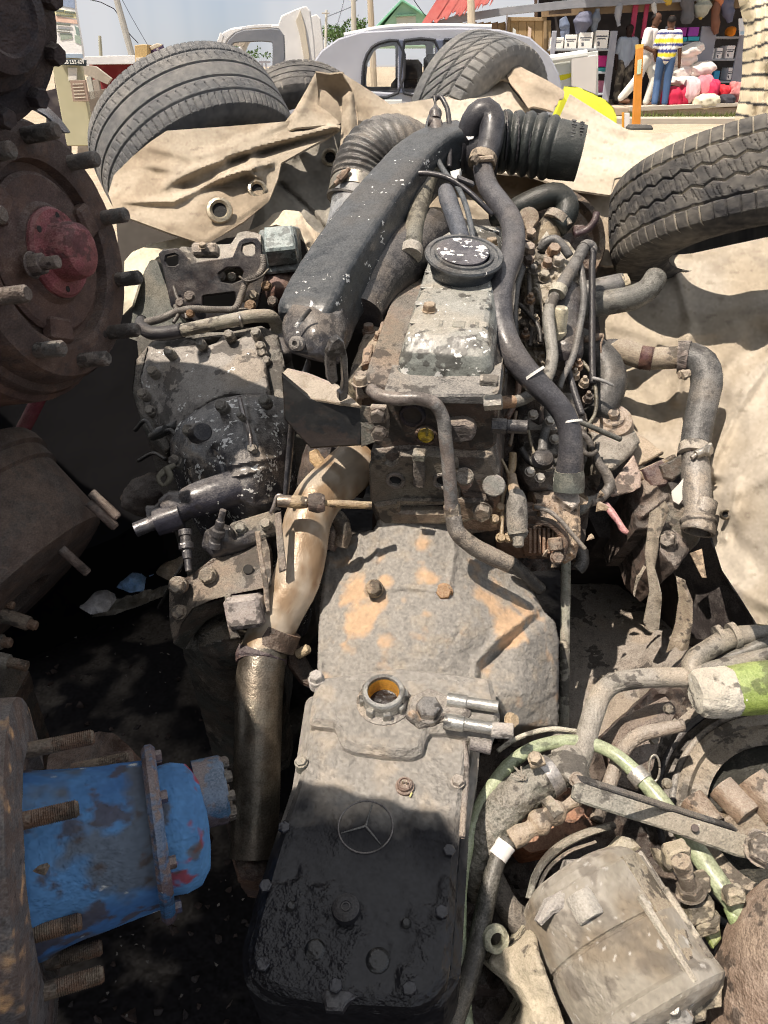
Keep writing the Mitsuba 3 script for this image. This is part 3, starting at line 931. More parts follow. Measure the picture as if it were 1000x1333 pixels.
for x, y in ((536, 93), (565, 86)):
    part(car, 'head_rest', block(ony(x, y, YC + .9), (.1, 0, 0), (0, .05, 0), (0, 0, .1), .04), 'plain', P((.05, .05, .06), .05))
    part(car, 'seat_back', block(ony(x, y + 28, YC + .9), (.2, 0, 0), (0, .06, 0), (0, 0, .13), .05), 'plain', P((.06, .06, .07), .05))
part(car, 'interior_panel', front([(470, 118), (676, 114), (676, 125), (470, 125)], YC + .1, 1.4), 'plain', P((.2, .2, .21), .1))
for x in (430, 690):
    part(car, 'wheel', cyl(ony(x, 218, YC - .02) * [1, 1, 0] + [0, 0, .32], ony(x, 218, YC - .02) * [1, 1, 0] + [0, .2, .32], .32), 'plain', P((.04, .04, .04), .2))
part(car, 'lower_body', boxw(ony(396, 178, YC)[0], ony(735, 178, YC)[0], YC, YC + 1.6, .3, ony(500, 176, YC)[2], .05), 'plain', silver)
part(car, 'door_handle', block(ony(512, 133, YC - .03), (.08, 0, 0), (0, .02, 0), (0, 0, .02), .006), 'plain', P((.55, .56, .58), .05))

YT = 11.0
cab = thing('white_truck_cab', 'white lorry cab with an empty window opening behind the upright tyre', 'truck')
white = P((.62, .62, .63), .06)
vehicle_side(cab, YT, 1.7, [(276, 68), (283, 55), (290, 42), (300, 37), (330, 33), (362, 32), (366, 20), (384, 12), (398, 7), (404, 14), (409, 52), (412, 100), (412, 150), (276, 150)],
             [[(290, 66), (296, 52), (306, 43), (318, 39), (352, 37), (363, 38), (369, 46), (370, 75), (366, 88), (356, 96), (294, 96)]], white)
part(cab, 'roof', slab([ony(x, y, YT) for x, y in ((284, 55), (292, 41), (302, 36), (330, 32), (362, 31), (362, 35), (330, 36), (302, 40), (294, 46), (287, 57))], (0, YT + .03, 0), (0, -1, 0), .1, .004, px=False, back=(0, 1.68, 0)), 'plain', white)
part(cab, 'window_seal', slab([(291, 68), (297, 52), (307, 42.5), (318, 38.5), (353, 36.5), (364, 38), (370, 46), (371, 76), (366, 90), (357, 97), (294, 97)], (0, YT - .012, 0), (0, -1, 0), .05, .01, [[(296, 66), (304, 56), (312, 55), (340, 54), (354, 55), (355, 60), (354, 92), (298, 92)]], r=.02), 'plain', P((.16, .17, .20), .1))
part(cab, 'air_duct', front([(385, 27), (391, 13), (397, 34), (403, 74), (398, 90), (390, 44)], YT - .03, .03), 'plain', P((.50, .46, .38), .2))
part(cab, 'mirror', block(ony(287, 52, YT - .15), (.03, 0, .06), (0, .03, 0), (-.02, 0, .02), .008), 'plain', P((.65, .65, .65), .1))
for x in (310, 420):
    part(cab, 'wheel', cyl(ony(x, 150, YT) * [1, 1, 0] + [0, 0, .45], ony(x, 150, YT) * [1, 1, 0] + [0, .25, .45], .45), 'plain', P((.04, .04, .04), .2))

# ------------------------------------------------------------------ things on the skyline
hs = thing('green_house', 'pale green gabled house above the roof of the silver car', 'house')
YH = 45
part(hs, 'wall', front([(492, 42), (503, 28), (524, 2), (541, 8), (556, 24), (572, 42), (572, 60), (492, 60)], YH, 6, bevel=.02), 'plain', P((.36, .56, .44), .05))
part(hs, 'roof', slab([(489, 34), (522, -1), (525, -1), (560, 22), (560, 25), (525, 2.5), (523, 2.5), (490, 37)], (0, YH - .3, 0), (0, -1, 0), 7, .02), 'plain', P((.20, .46, .32), .1))
wn = part(hs, 'window', front([(516, 21), (541, 19.5), (542, 34), (517, 34)], YH - .05, .06), 'plain', P((.55, .56, .52), .1))
part(hs, 'window__lintel', front([(515, 19.5), (541.5, 18), (541.5, 20), (515, 21.5)], YH - .25, .2), 'plain', P((.12, .25, .17), .1))


def pole(label, x0, y0, x1, y1, dist, r, col, group='utility poles on the skyline', name='utility_pole', extra=()):
    k = thing(name, label, 'pole', group)
    a, b = ony(x0, y0, dist), ony(x1, y1, dist)
    a2 = a + (a - b) * .15
    b2 = b + (b - a) * (b[2] / (a[2] - b[2]))
    part(k, 'shaft', tube([(*a2, r * .85), (*a, r * .9), (*b, r), (*b2, r * 1.05)], 10, .8), 'plain', P(col, .15))
    return k


pole('leaning grey utility pole with wires left of the upright tyre', 152, 0, 172, 73, 24, .09, (.40, .40, .38))
pole('pale slender pole left of the green treetop', 425, 18, 424, 52, 40, .06, (.58, .56, .52))
pole('grey pole rising beside the green treetop', 460, 0, 461, 44, 34, .10, (.46, .43, .38))
pole('weathered tan wooden pole in front of the green house', 482, 0, 484, 44, 30, .11, (.46, .40, .30))
pole('rough pale wooden pole carrying the shop roof edge', 613, 0, 614, 40, 19, .085, (.55, .49, .37))
pole('stub pole on the shack roof', 130, 50, 131.5, 74, 26, .05, (.35, .36, .28))
ca = thing('cross_arm', 'small wooden cross arm on the pale slender pole', 'cross arm')
part(ca, 'bar', pxbox(419, 16, 429, 17.8, 39.8, .1), 'plain', P((.4, .38, .34), .1))


def wire(label, pts, r=.012):
    single('overhead_wire', label, 'wire', tube([(*ony(x, y, d), r) for x, y, d in pts], 6, .7), 'plain', P((.05, .05, .06), 0), True, 'overhead wires')


wire('dark wire running from the upper left to the leaning pole', [(60, -30, 24), (112, -2, 24), (148, 11, 24), (152, 16, 24), (162, 36, 24), (180, 56, 24)])
wire('thin wire falling right of the leaning pole', [(152, -14, 24), (170, 20, 24), (192, 58, 24)], .007)
wire('wire rising right from the pale slender pole', [(425, 22, 40), (440, 16, 40), (461, 3, 36), (480, -12, 34)], .012)
wire('wire dropping steeply from above the treetop', [(450, -10, 40), (445, 12, 40), (438, 36, 40)], .010)
wire('wire running down past the green house to the shop roof', [(535, -6, 22), (552, 18, 22), (575, 38, 22)], .010)


def crown(label, x, y, rx, ry, dist, seed, n=900):
    k = thing('tree', label, 'tree', 'trees on the skyline')
    c = ony(x, y, dist)
    q = np.random.default_rng(seed)
    sx, sz = rx * dist / F, ry * dist / F
    base = ony(x, y + ry, dist)
    part(k, 'trunk', tube([(base[0], base[1], -.1, .2), (base[0] + .1, base[1], base[2] * .6, .15), (*c, .08)], 8), 'plain', P((.12, .09, .06), .1), True)
    cl = q.normal(size=(16, 3)) * [.5, .5, .42]
    d = cl[q.integers(0, 16, n)] + q.normal(size=(n, 3)) * .2
    d = d * [sx, sx, sz] + c
    u = q.normal(size=(n, 3)); u /= np.linalg.norm(u, axis=1, keepdims=True)
    w = np.cross(u, q.normal(size=(n, 3))); w /= np.linalg.norm(w, axis=1, keepdims=True)
    s = dist / F * 1.4 * (.6 + .8 * q.random((n, 1)))
    v = np.stack([d - u * s, d + w * s * .7, d + u * s, d - w * s * .7], 1).reshape(-1, 3)
    b = np.arange(n)[:, None] * 4
    part(k, 'crown', (v, np.vstack([b + [0, 1, 2], b + [0, 2, 3]])), 'plain', P((.07, .12, .04), .05), False)


crown('green treetop over the windscreen of the silver car', 440, 44, 26, 13, 60, 1)
crown('dark green tree right of the grey pole', 468, 36, 12, 9, 64, 2, 500)
crown('small green bush seen through the lorry cab window', 312, 70, 18, 9, 50, 3, 500)
crown('low green tree far behind the lorry cab', 372, 88, 14, 8, 70, 4, 400)
mast = thing('far_mast', 'distant lattice light mast seen through the lorry cab window', 'mast')
for x in (341, 346):
    part(mast, 'leg', pxbox(x, 82, x + 1, 98, 90, .1), 'plain', P((.25, .25, .28), 0))
part(mast, 'lamp_bar', pxbox(337, 79, 352, 82, 90, .1), 'plain', P((.25, .25, .28), 0))

# ------------------------------------------------------------------ left background: billboard, shack, cartons, seated person
bb = thing('billboard', 'tall faded poster board with a phone number panel beside the black hub', 'sign')
YB = 9.0
part(bb, 'board', front([(66, -30), (94, -30), (98, 10), (102, 34), (107, 62), (108, 74), (72, 74)], YB, .05), 'plain', P((.74, .75, .74), .05))
for c, q in (((.28, .36, .5), [(72, -22), (96, -18), (97.5, 11), (73, 6)]), ((.70, .68, .42), [(70.5, 10), (98.6, 16), (99.5, 24), (71, 19)]), ((.66, .48, .40), [(71, 20), (100, 26), (101, 31), (72, 28)]), ((.30, .36, .30), [(78, 43), (93, 44), (94, 50), (79, 52)]), ((.22, .30, .28), [(97, 33), (102, 36), (104, 46), (99, 44)]),
             ((.34, .42, .36), [(97, 45), (104, 47), (106, 58), (98, 55)]), ((.30, .38, .45), [(85, 70), (107, 70), (109, 76), (85, 75)])):
    part(bb, 'poster_panel', front(q, YB - .006, .006, bevel=.001), 'plain', P(c, .02, 0, .3))
for x, y, h, wd in ((72, 15, 3, 11), (84.5, 17, 3, 13), (73, 20, 1.6, 22), (72.4, 32, 2.6, 19), (73, 38, 1, 18), (73, 41, 1, 18)):
    part(bb, 'print_line', front([(x, y - h), (x + wd, y - h + .08 * wd), (x + wd, y + .08 * wd), (x, y)], YB - .014, .006, bevel=.001), 'plain', P((.16, .18, .16), .1, 0))
part(bb, 'number_panel', front([(76, 75.5), (112, 78), (112, 86), (77, 84)], YB - .03, .02), 'plain', P((.05, .06, .07), .05))
part(bb, 'lettering', lettering('0768 153 429', 78, 83, YB - .036, 5, 32, .004), 'plain', P((.75, .75, .73), 0), False)
for x, w in ((87, 3), (95, 8)):
    part(bb, 'post', pxbox(x, 74, x + w, 190, YB + .06, .08), 'plain', P((.42, .40, .27), .2))
part(bb, 'paper_notice', front([(88, 88), (100, 88), (100, 104), (89, 105)], YB + .05, .01), 'plain', P((.70, .68, .62), .1))
nb = thing('notice_board', 'small weathered brown board with rows of writing below the poster board', 'sign')
part(nb, 'board', front([(91, 105), (111, 104), (116, 132), (95, 132)], YB - .05, .03), 'plain', P((.30, .23, .18), .3))
for i in range(5):
    part(nb, 'writing_line', front([(94 + .6 * i, 109 + 4.4 * i), (108 + .8 * i, 108.4 + 4.4 * i), (108.2 + .8 * i, 109.6 + 4.4 * i), (94.2 + .6 * i, 110.3 + 4.4 * i)], YB - .056, .005, bevel=.001), 'plain', P((.5, .45, .38), .2))
sk = thing('market_shack', 'low shack with a red wall and white tin roof behind the left tyre', 'shack')
part(sk, 'roof', front([(106, 73), (178, 72), (178, 83), (108, 84)], 13, 2.5), 'plain', P((.70, .70, .70), .1))
part(sk, 'wall', front([(116, 84), (178, 83), (178, 130), (116, 130)], 13.4, 2), 'plain', P((.22, .03, .035), .1))
for q, c in (([(103, 84), (124, 86), (145, 102), (140, 110), (104, 94)], (.34, .30, .25)), ([(112, 100), (118, 98), (124, 128), (118, 130)], (.42, .41, .38)), ([(120, 104), (128, 103), (132, 126), (124, 128)], (.28, .25, .22)), ([(70, 100), (80, 92), (88, 92), (88, 118), (72, 116)], (.10, .08, .08)), ([(104, 120), (126, 118), (150, 112), (178, 112), (180, 215), (100, 215)], (.16, .13, .11)), ([(60, 118), (84, 112), (90, 124), (92, 215), (60, 215)], (.05, .04, .045)), ([(104, 130), (114, 128), (118, 160), (108, 162)], (.3, .27, .23))):
    part(sk, 'board', front(q, 12.5, .06), 'plain', P(c, .3))
ct = thing('cardboard_carton', 'tan cardboard carton with a notched top standing behind the left tyre', 'box')
part(ct, 'body', front([(175, 59), (186, 57.5), (192, 58), (192.5, 100), (177, 100)], 7.0, .2), 'plain', P((.50, .36, .17), .1))
part(ct, 'label_patch', front([(177, 75), (192.2, 74), (192.4, 86), (177.5, 86)], 6.99, .01, bevel=.001), 'plain', P((.62, .58, .5), .1))
bt = thing('flower_box', 'small purple carton with white dots beside the tan carton', 'box')
part(bt, 'body', front([(194, 62), (208, 57.5), (211, 76), (212, 98), (197, 98)], 7.1, .12), 'plain', P((.10, .07, .15), .1))
part(bt, 'flap', front([(193, 61), (204, 56), (211, 57.5), (209, 60), (197, 65)], 7.05, .02), 'plain', P((.55, .48, .38), .1))
for q in ((198, 70), (205, 64), (206.5, 71)):
    part(bt, 'dot', front([(q[0] - 1, q[1] - 1), (q[0] + 1, q[1] - 1), (q[0] + 1, q[1] + 1), (q[0] - 1, q[1] + 1)], 7.08, .015, bevel=.001), 'plain', P((.7, .7, .7), 0))
f = ony(76, 185, 9.5); f[2] = -.55
p = dict(neck=(0, -.08, 1.02), head=(0, -.12, 1.13), hip=(0, .02, .55), shl=(.18, -.07, .98), shr=(-.18, -.07, .98), ell=(.24, -.15, .74), elr=(-.24, -.15, .74), wrl=(.12, -.36, .66), wrr=(-.12, -.36, .66), hpl=(.1, 0, .52), hpr=(-.1, 0, .52), knl=(.13, -.42, .5), knr=(-.13, -.42, .5), anl=(.12, -.40, .09), anr=(-.12, -.40, .09))
k, J, R, r = person('person seated beyond the black hub in a grey shirt with a white collar', f, .9, 1.75, (.10, .045, .035), p)
part(k, 'shirt', shirt(J, R, r, .5, .92), 'plain', P((.16, .19, .25), .05), True)
part(k, 'trousers', legs(J, R, r), 'plain', P((.06, .06, .08), .1), True)
part(k, 'collar', lathe([(.07, 0), (.085, .0), (.08, .05), (.066, .05)], J['neck'] - [0, 0, .02], (0, -.2, 1), 16), 'plain', P((.7, .7, .7), .05))
single('stool', 'low wooden stool under the seated person', 'stool', boxw(f[0] - .2, f[0] + .2, f[1] - .2, f[1] + .2, -.55, -.13, .02), 'plain', P((.2, .14, .09), .2))

# cloth at the right edge of the frame
sc = relief([(965, -30), (1040, -60), (1040, 175), (1000, 178), (968, 172), (966, 158), (972, 130), (976, 100), (977, 70), (980, 35)], [(965, -30, 5.0), (1040, -60, 4.8), (1040, 175, 4.8), (968, 172, 5.1), (977, 70, 4.95), (1000, 60, 4.8)], (.05, .25, 0), 2.5,
            bump=folds(([(985, -10), (984, 60), (978, 170)], 5, .05), ([(996, -20), (997, 80), (990, 170)], 5, .06), wrinkle=.03, freq=.03), smooth_edge=8)


def banded(v):
    s = v[:, 2] * 13.2 + 1.2 * meshkit.noise(v * 2.2, 3)
    c = np.tile((.66, .58, .44), (len(v), 1))
    m = (s - np.floor(s)) < .2
    c[m] = (.05, .05, .055)
    return c


single('striped_cloth', 'cream hanging cloth with thin dark bands at the right edge above the grey tyre', 'cloth', sc, 'cloth', banded, 50)


# ------------------------------------------------------------------ tyres
def tyre(label, c, axis, R, w, pattern, seed=0, base=(.055, .055, .057), dust=(.30, .28, .25), dusty=.35, packed=.45, NA=900, group='loose tyres lying on the scrap heap', name='tyre'):
    """A tyre with its tread cut into the surface: pattern(u across the tread from -1 to 1, s metres round it) -> depth from 0 to 1."""
    side = np.array([(.60, .40), (.615, .445), (.68, .49), (.78, .515), (.86, .505), (.92, .475)])
    side = [tuple(q) for q in spline(np.column_stack([side, np.zeros(6)]), .012)[:, :2]]
    us = np.linspace(1, -1, 90)
    outer = [(r * R, h * w) for r, h in side] + [(R * (1 - .018 * u * u - .022 * abs(u) ** 6), u * w * .455) for u in us] + [(r * R, -h * w) for r, h in side[::-1]]
    inner = [(.64 * R, -.38 * w), (.80 * R, -.44 * w), (.90 * R, -.40 * w), (.93 * R, 0), (.90 * R, .40 * w), (.80 * R, .44 * w), (.64 * R, .38 * w), (.60 * R, .40 * w)]
    pr = np.array(outer + inner)
    a = np.arange(NA) * 2 * np.pi / NA
    X, Y, Z = frame(axis)
    rr = pr[:, 0, None] * np.ones(NA)
    g = np.zeros_like(rr)
    k = slice(len(side), len(side) + len(us))
    U, S = np.meshgrid(us, a * R, indexing='ij')
    g[k] = np.clip(pattern(U, S), 0, 1)
    rr = rr - g * .008
    v = np.asarray(c) + (rr * np.cos(a))[..., None] * X + (rr * np.sin(a))[..., None] * Y + (pr[:, 1, None] * np.ones(NA))[..., None] * Z
    m = len(pr)
    i, j = np.meshgrid(np.arange(m - 1), np.arange(NA), indexing='ij')
    f = np.stack([i * NA + j, i * NA + (j + 1) % NA, (i + 1) * NA + (j + 1) % NA, (i + 1) * NA + j], -1).reshape(-1, 4)[:, ::-1]
    v = v.reshape(-1, 3)
    n1 = meshkit.fbm(v * 9, 4, seed)
    n2 = meshkit.fbm(v * 60, 3, seed + 1)
    d = np.clip(dusty * (.25 + 1.5 * np.clip(n1 - .38, 0, 1) * 2) + (g.reshape(-1) > .45) * packed * (n1 > .42) + (n2 - .5) * .3, 0, 1)[:, None]
    col = (np.array(base) * (1 - d) + np.array(dust) * d) * (.75 + .5 * n2)[:, None]
    t = thing(name, label, 'tyre', group)
    scene[t] = mikit.ply((v, np.vstack([f[:, [0, 1, 2]], f[:, [0, 2, 3]]])), 'tinted', smooth=True, color=np.clip(col, 0, 1))
    return t


def grooves(U, at, half):
    return np.max([np.clip(1.6 - np.abs(U - x) / half, 0, 1) for x in at], axis=0)


def cuts(S, pitch, half, shift=0.):
    q = np.abs(((S + shift) / pitch) % 1 - .5) * pitch
    return np.clip(1.6 - q / half, 0, 1)


def rib_tread(U, S):
    g = grooves(U, (-.66, -.25, .22, .62), .018)
    g = np.maximum(g, cuts(S, .026, .0014) * (np.abs(U) > .68) * .8)
    return np.maximum(g, cuts(S, .034, .0016, U * .05) * (np.abs((np.abs(U) - .43)) < .1) * .55)


def zig_tread(U, S):
    z = .05 * (np.abs((S / .05) % 1 - .5) * 4 - 1)
    g = np.max([np.clip(1.6 - np.abs(U - x - z * k) / .017, 0, 1) for x, k in ((-.62, .15), (-.22, 1), (.2, -1), (.6, .15))], axis=0)
    g = np.maximum(g, cuts(S, .025, .0009, U * .05) * (np.abs(U) < .64) * .42 * (np.sin(S * 26 + 13 * U) > -.2))
    g = np.maximum(g, cuts(S, .0155, .0007, U * .03) * (np.abs(U) < .6) * .4 * (np.sin(S * 40 + 9 * U) > 0))
    return np.maximum(g, cuts(S, .031, .0013) * (np.abs(U) > .64) * .8)


def arrow_tread(U, S):
    g = grooves(U, (-.55, .02, .5), .03)
    g = np.maximum(g, cuts(S, .05, .0024, U * .16) * (np.abs(U) < .5))
    return np.maximum(g, cuts(S, .04, .003) * (U > .52)) * 1.


view = lambda right, up, near: unit(RIGHT * right + UP * up - FWD * near)
tyre('big worn tyre standing upright at the upper left, its straight-ribbed tread towards the viewer', W(256, 196, 2.90), view(.44, -.85, .13), .376, .288, rib_tread, 1, (.11, .115, .122), dusty=.38, packed=-.2)
tyre('tyre with zigzag tread and dust in its grooves lying at the right edge', W(992, 276, 2.06), view(-.05, .98, .03), .395, .228, zig_tread, 2, (.045, .045, .048), (.42, .38, .31), .2, .85, NA=1500)
tyre('tyre with angled tread blocks leaning behind the torn tarpaulin corner', W(622, 162, 3.05), view(.62, -.50, .42), .315, .235, arrow_tread, 3, (.11, .115, .12), dusty=.35, packed=-.1)
tyre('smaller tyre half hidden between the big upright tyre and the tarpaulin fold', W(396, 178, 3.5), view(.1, -.70, .42), .31, .2, rib_tread, 4, (.06, .06, .062), dusty=.3, NA=360)
tyre('grey tyre cut by the right edge under the striped cloth', W(1020, 150, 5.6), view(-.75, .1, .65), .31, .2, rib_tread, 5, (.10, .10, .10), dusty=.3, NA=360)

# ------------------------------------------------------------------ tarpaulins
canvas = tint(((.25, .20, .145), 3.5, .55, .12, .7), ((.19, .155, .115), 14, .60, .08, .6), ((.40, .345, .27), 6, .57, .12, .6), ((.15, .12, .09), 40, .68, .06, .5), base=(.285, .246, .193), seed=3)
pale = tint(((.30, .255, .195), 3, .55, .14, .8), ((.22, .19, .155), 11, .61, .08, .6), ((.43, .39, .33), 5, .54, .14, .6), ((.17, .145, .115), 38, .69, .06, .5), base=(.355, .31, .245), seed=5)
dark_canvas = tint(((.2, .16, .12), 9, .5, .2, .8), base=(.30, .25, .19), seed=6)
ta = thing('canvas_tarpaulin', 'crumpled beige canvas tarpaulin with metal eyelets draped over the heap behind the engines', 'tarpaulin')
part(ta, 'left_fold', relief([(141, 252), (148, 228), (172, 204), (196, 184), (217, 170), (300, 164), (372, 158), (392, 152), (420, 158), (444, 163), (440, 172), (405, 190), (366, 212), (362, 232), (350, 262), (318, 288), (268, 319), (220, 303), (150, 277)],
                            [(141, 252, 2.36), (172, 204, 2.38), (217, 170, 2.40), (300, 164, 2.42), (372, 158, 2.43), (444, 163, 2.42), (405, 190, 2.36), (350, 240, 2.30), (268, 319, 2.16), (150, 277, 2.24), (220, 240, 2.28), (300, 200, 2.36), (300, 240, 2.28), (230, 203, 2.36), (260, 290, 2.19)],
                            .006, 2.6, folds(([(150, 268), (220, 292), (268, 312), (345, 258)], 5, .012), ([(215, 240), (262, 218), (330, 192), (440, 166)], 8, .05), ([(172, 206), (215, 236), (262, 246), (320, 236)], 10, -.03), ([(196, 190), (250, 205), (300, 196)], 7, .02), ([(290, 232), (318, 222), (335, 228), (328, 205)], 8, .05), ([(300, 210), (370, 190), (436, 172)], 6, -.06), ([(372, 158), (330, 180), (262, 202)], 7, .03), ([(160, 262), (225, 262), (300, 226), (352, 212)], 5, .035), ([(185, 215), (240, 222), (300, 205)], 6, .02), wrinkle=.014, freq=.014)), 'cloth', canvas, 60)
part(ta, 'peak_fold', relief([(370, 160), (384, 142), (398, 118), (411, 94), (414, 118), (413, 136), (428, 146), (444, 161), (420, 163), (385, 166), (376, 170)], [(370, 160, 2.48), (411, 94, 2.62), (413, 136, 2.50), (444, 161, 2.42), (385, 166, 2.38), (392, 140, 2.44)], .006, 2.4,
                           folds(([(411, 96), (395, 135), (376, 165)], 7, .03), ([(414, 138), (440, 158)], 4, .02), wrinkle=.008, freq=.04)), 'cloth', canvas, 60)
part(ta, 'pocket', relief([(411, 94), (428, 97), (446, 95), (458, 116), (470, 140), (466, 165), (440, 163), (412, 140)], [(411, 94, 2.66), (446, 95, 2.66), (440, 130, 2.78), (440, 163, 2.62), (470, 140, 2.66)], .006, 3), 'cloth', dark_canvas, 60)  # the pocket's shade is put into its darker canvas colour
part(ta, 'inner_flap', relief([(416, 116), (424, 118), (440, 133), (450, 165), (430, 150), (418, 140)], [(416, 116, 2.6), (440, 133, 2.6), (450, 165, 2.55), (418, 140, 2.5)], .006, 2.5), 'cloth', canvas, 60)
part(ta, 'hanging_strip', relief([(446, 126), (455, 118), (461, 121), (465, 160), (467, 190), (460, 236), (441, 240), (443, 190), (445, 150)], [(446, 126, 2.47), (461, 121, 2.47), (455, 160, 2.42), (460, 236, 2.36), (441, 240, 2.36)], .006, 2.2, folds(([(455, 120), (456, 180), (452, 238)], 7, .035), wrinkle=.006, freq=.05), smooth_edge=5), 'cloth', canvas, 60)
part(ta, 'right_fold', relief([(446, 95), (470, 110), (500, 130), (524, 147), (545, 172), (568, 200), (560, 232), (520, 228), (490, 205), (468, 172), (466, 145), (458, 116)], [(446, 95, 2.62), (500, 130, 2.6), (568, 200, 2.42), (560, 232, 2.34), (490, 205, 2.38), (468, 172, 2.45), (510, 175, 2.42)], .006, 2.6,
                           folds(([(452, 100), (500, 150), (560, 200)], 12, .04), ([(468, 150), (500, 195), (540, 225)], 8, -.03), wrinkle=.012, freq=.03)), 'cloth', canvas, 60)
part(ta, 'wide_sheet', relief([(505, 136), (530, 133), (570, 127), (610, 118), (640, 104), (657, 102), (668, 118), (686, 140), (700, 150), (726, 158), (742, 122), (780, 146), (818, 170), (850, 174), (920, 170), (1010, 158), (1010, 205), (900, 215), (800, 232), (795, 254), (740, 246), (690, 228), (640, 224), (560, 222), (530, 180)],
                            [(505, 136, 2.68), (600, 120, 2.8), (657, 102, 2.95), (742, 122, 3.1), (818, 170, 2.9), (1010, 158, 2.75), (1010, 205, 2.35), (800, 232, 2.3), (795, 254, 2.25), (690, 228, 2.3), (560, 222, 2.3), (700, 190, 2.5), (880, 195, 2.55), (620, 165, 2.55)],
                            .006, 3, folds(([(650, 105), (690, 155), (720, 190), (800, 228)], 8, .03), ([(560, 140), (620, 160), (700, 210)], 14, -.03), ([(760, 160), (830, 200), (960, 190)], 10, .02), ([(690, 226), (740, 244), (796, 252)], 4, .012), ([(820, 185), (900, 190), (1000, 178)], 5, .02), ([(700, 165), (760, 190), (860, 205)], 5, .03), wrinkle=.03, freq=.012)), 'cloth', pale, 60)
part(ta, 'torn_flap', relief([(651, 65), (664, 78), (684, 90), (712, 104), (735, 118), (734, 128), (728, 129), (726, 136), (722, 138), (721, 146), (712, 142), (694, 138), (688, 141), (676, 122), (664, 108), (657, 90)], [(651, 65, 3.0), (735, 118, 2.75), (721, 146, 2.62), (688, 141, 2.62), (664, 108, 2.78), (690, 110, 2.72)], .006, 2.4,
                            folds(([(652, 68), (680, 100), (730, 122)], 8, .03), ([(690, 138), (724, 143)], 5, .03), wrinkle=.012, freq=.04)), 'cloth', tint(((.36, .29, .22), 9, .55, .15, .7), base=(.30, .25, .19), seed=8), 60)
part(ta, 'peak_flap', relief([(651, 65), (657, 90), (664, 106), (655, 103), (640, 105), (612, 117), (622, 102), (638, 84)], [(651, 65, 3.0), (664, 106, 2.82), (612, 117, 2.82), (638, 90, 2.88)], .006, 2.4, folds(([(650, 66), (625, 105)], 6, .025))), 'cloth', dark_canvas, 60)
part(ta, 'under_sheet', relief([(505, 205), (560, 205), (690, 222), (796, 248), (800, 300), (830, 348), (790, 346), (760, 340), (720, 350), (640, 330), (560, 300), (500, 268)], [(505, 205, 2.46), (690, 222, 2.46), (796, 248, 2.4), (830, 348, 2.15), (720, 350, 2.2), (560, 300, 2.3), (500, 268, 2.35), (650, 270, 2.36)], .006, 3.2,
                              folds(([(540, 240), (620, 270), (700, 300)], 10, .03), ([(760, 260), (790, 310), (826, 345)], 7, .03), wrinkle=.014, freq=.03)), 'cloth', canvas, 60)
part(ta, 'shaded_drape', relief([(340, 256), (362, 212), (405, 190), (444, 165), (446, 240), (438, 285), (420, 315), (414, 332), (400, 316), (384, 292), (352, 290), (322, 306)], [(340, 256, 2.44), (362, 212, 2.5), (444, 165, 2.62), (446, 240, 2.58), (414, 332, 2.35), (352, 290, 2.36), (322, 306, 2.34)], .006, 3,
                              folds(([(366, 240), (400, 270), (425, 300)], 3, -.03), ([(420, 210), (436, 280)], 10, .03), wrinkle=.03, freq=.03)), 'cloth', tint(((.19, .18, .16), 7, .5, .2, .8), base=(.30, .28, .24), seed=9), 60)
part(ta, 'pale_edge', relief([(322, 301), (342, 292), (356, 278), (372, 273), (390, 275), (400, 290), (410, 300), (426, 309), (416, 332), (408, 342), (398, 318), (380, 298), (360, 292), (345, 296), (325, 308)], [(322, 301, 2.30), (372, 273, 2.34), (426, 309, 2.26), (408, 342, 2.16), (380, 298, 2.22)], .006, 2.2,
                           folds(([(372, 276), (400, 315)], 4, .02), ([(395, 285), (415, 325)], 3, -.015), wrinkle=.01, freq=.05)), 'cloth', tint(((.40, .33, .25), 9, .5, .2, .8), base=(.47, .41, .32), seed=10), 60)
part(ta, 'pale_corner', relief([(160, 410), (162, 340), (172, 328), (196, 318), (240, 308), (262, 314), (240, 322), (205, 334), (190, 348), (180, 372), (172, 398)], [(160, 410, 2.2), (162, 340, 2.28), (262, 314, 2.24), (190, 348, 2.18), (172, 398, 2.1)], .006, 2.4, folds(([(168, 335), (215, 318)], 5, .015), wrinkle=.01, freq=.05)), 'cloth', tint(((.42, .38, .29), 9, .5, .2, .8), base=(.48, .44, .34), seed=11), 60)
# body under the cloth; its near-black colour stands in for shade in gaps
part(ta, 'covered_heap', relief([(150, 262), (180, 215), (260, 185), (360, 175), (440, 170), (520, 200), (640, 225), (790, 262), (800, 420), (560, 420), (430, 400), (300, 420), (160, 430)], [(150, 262, 2.75), (360, 175, 2.95), (640, 225, 2.85), (790, 262, 2.7), (800, 420, 2.5), (160, 430, 2.4), (400, 330, 2.62)], (0, .3, -.6), 6), 'cloth', tint(base=(.05, .045, .04), seed=1), 60)


def eyelet(t, px, py, d, rpx, axis, squash=1.):
    c, r = W(px, py, d), rpx * d / F
    e = part(t, 'eyelet', lathe([(r * .55, .004), (r * .72, .010), (r * .95, .007), (r * 1.0, 0), (r * .55, -.004)], c, axis, 28), 'steel', P((.42, .37, .29), .5, .2))
    part(t, e.split('__')[-1] + '__hole', lathe([(r * .6, -.002), (0, -.002)], c, axis, 20), 'plain', P((.012, .012, .012), 0))


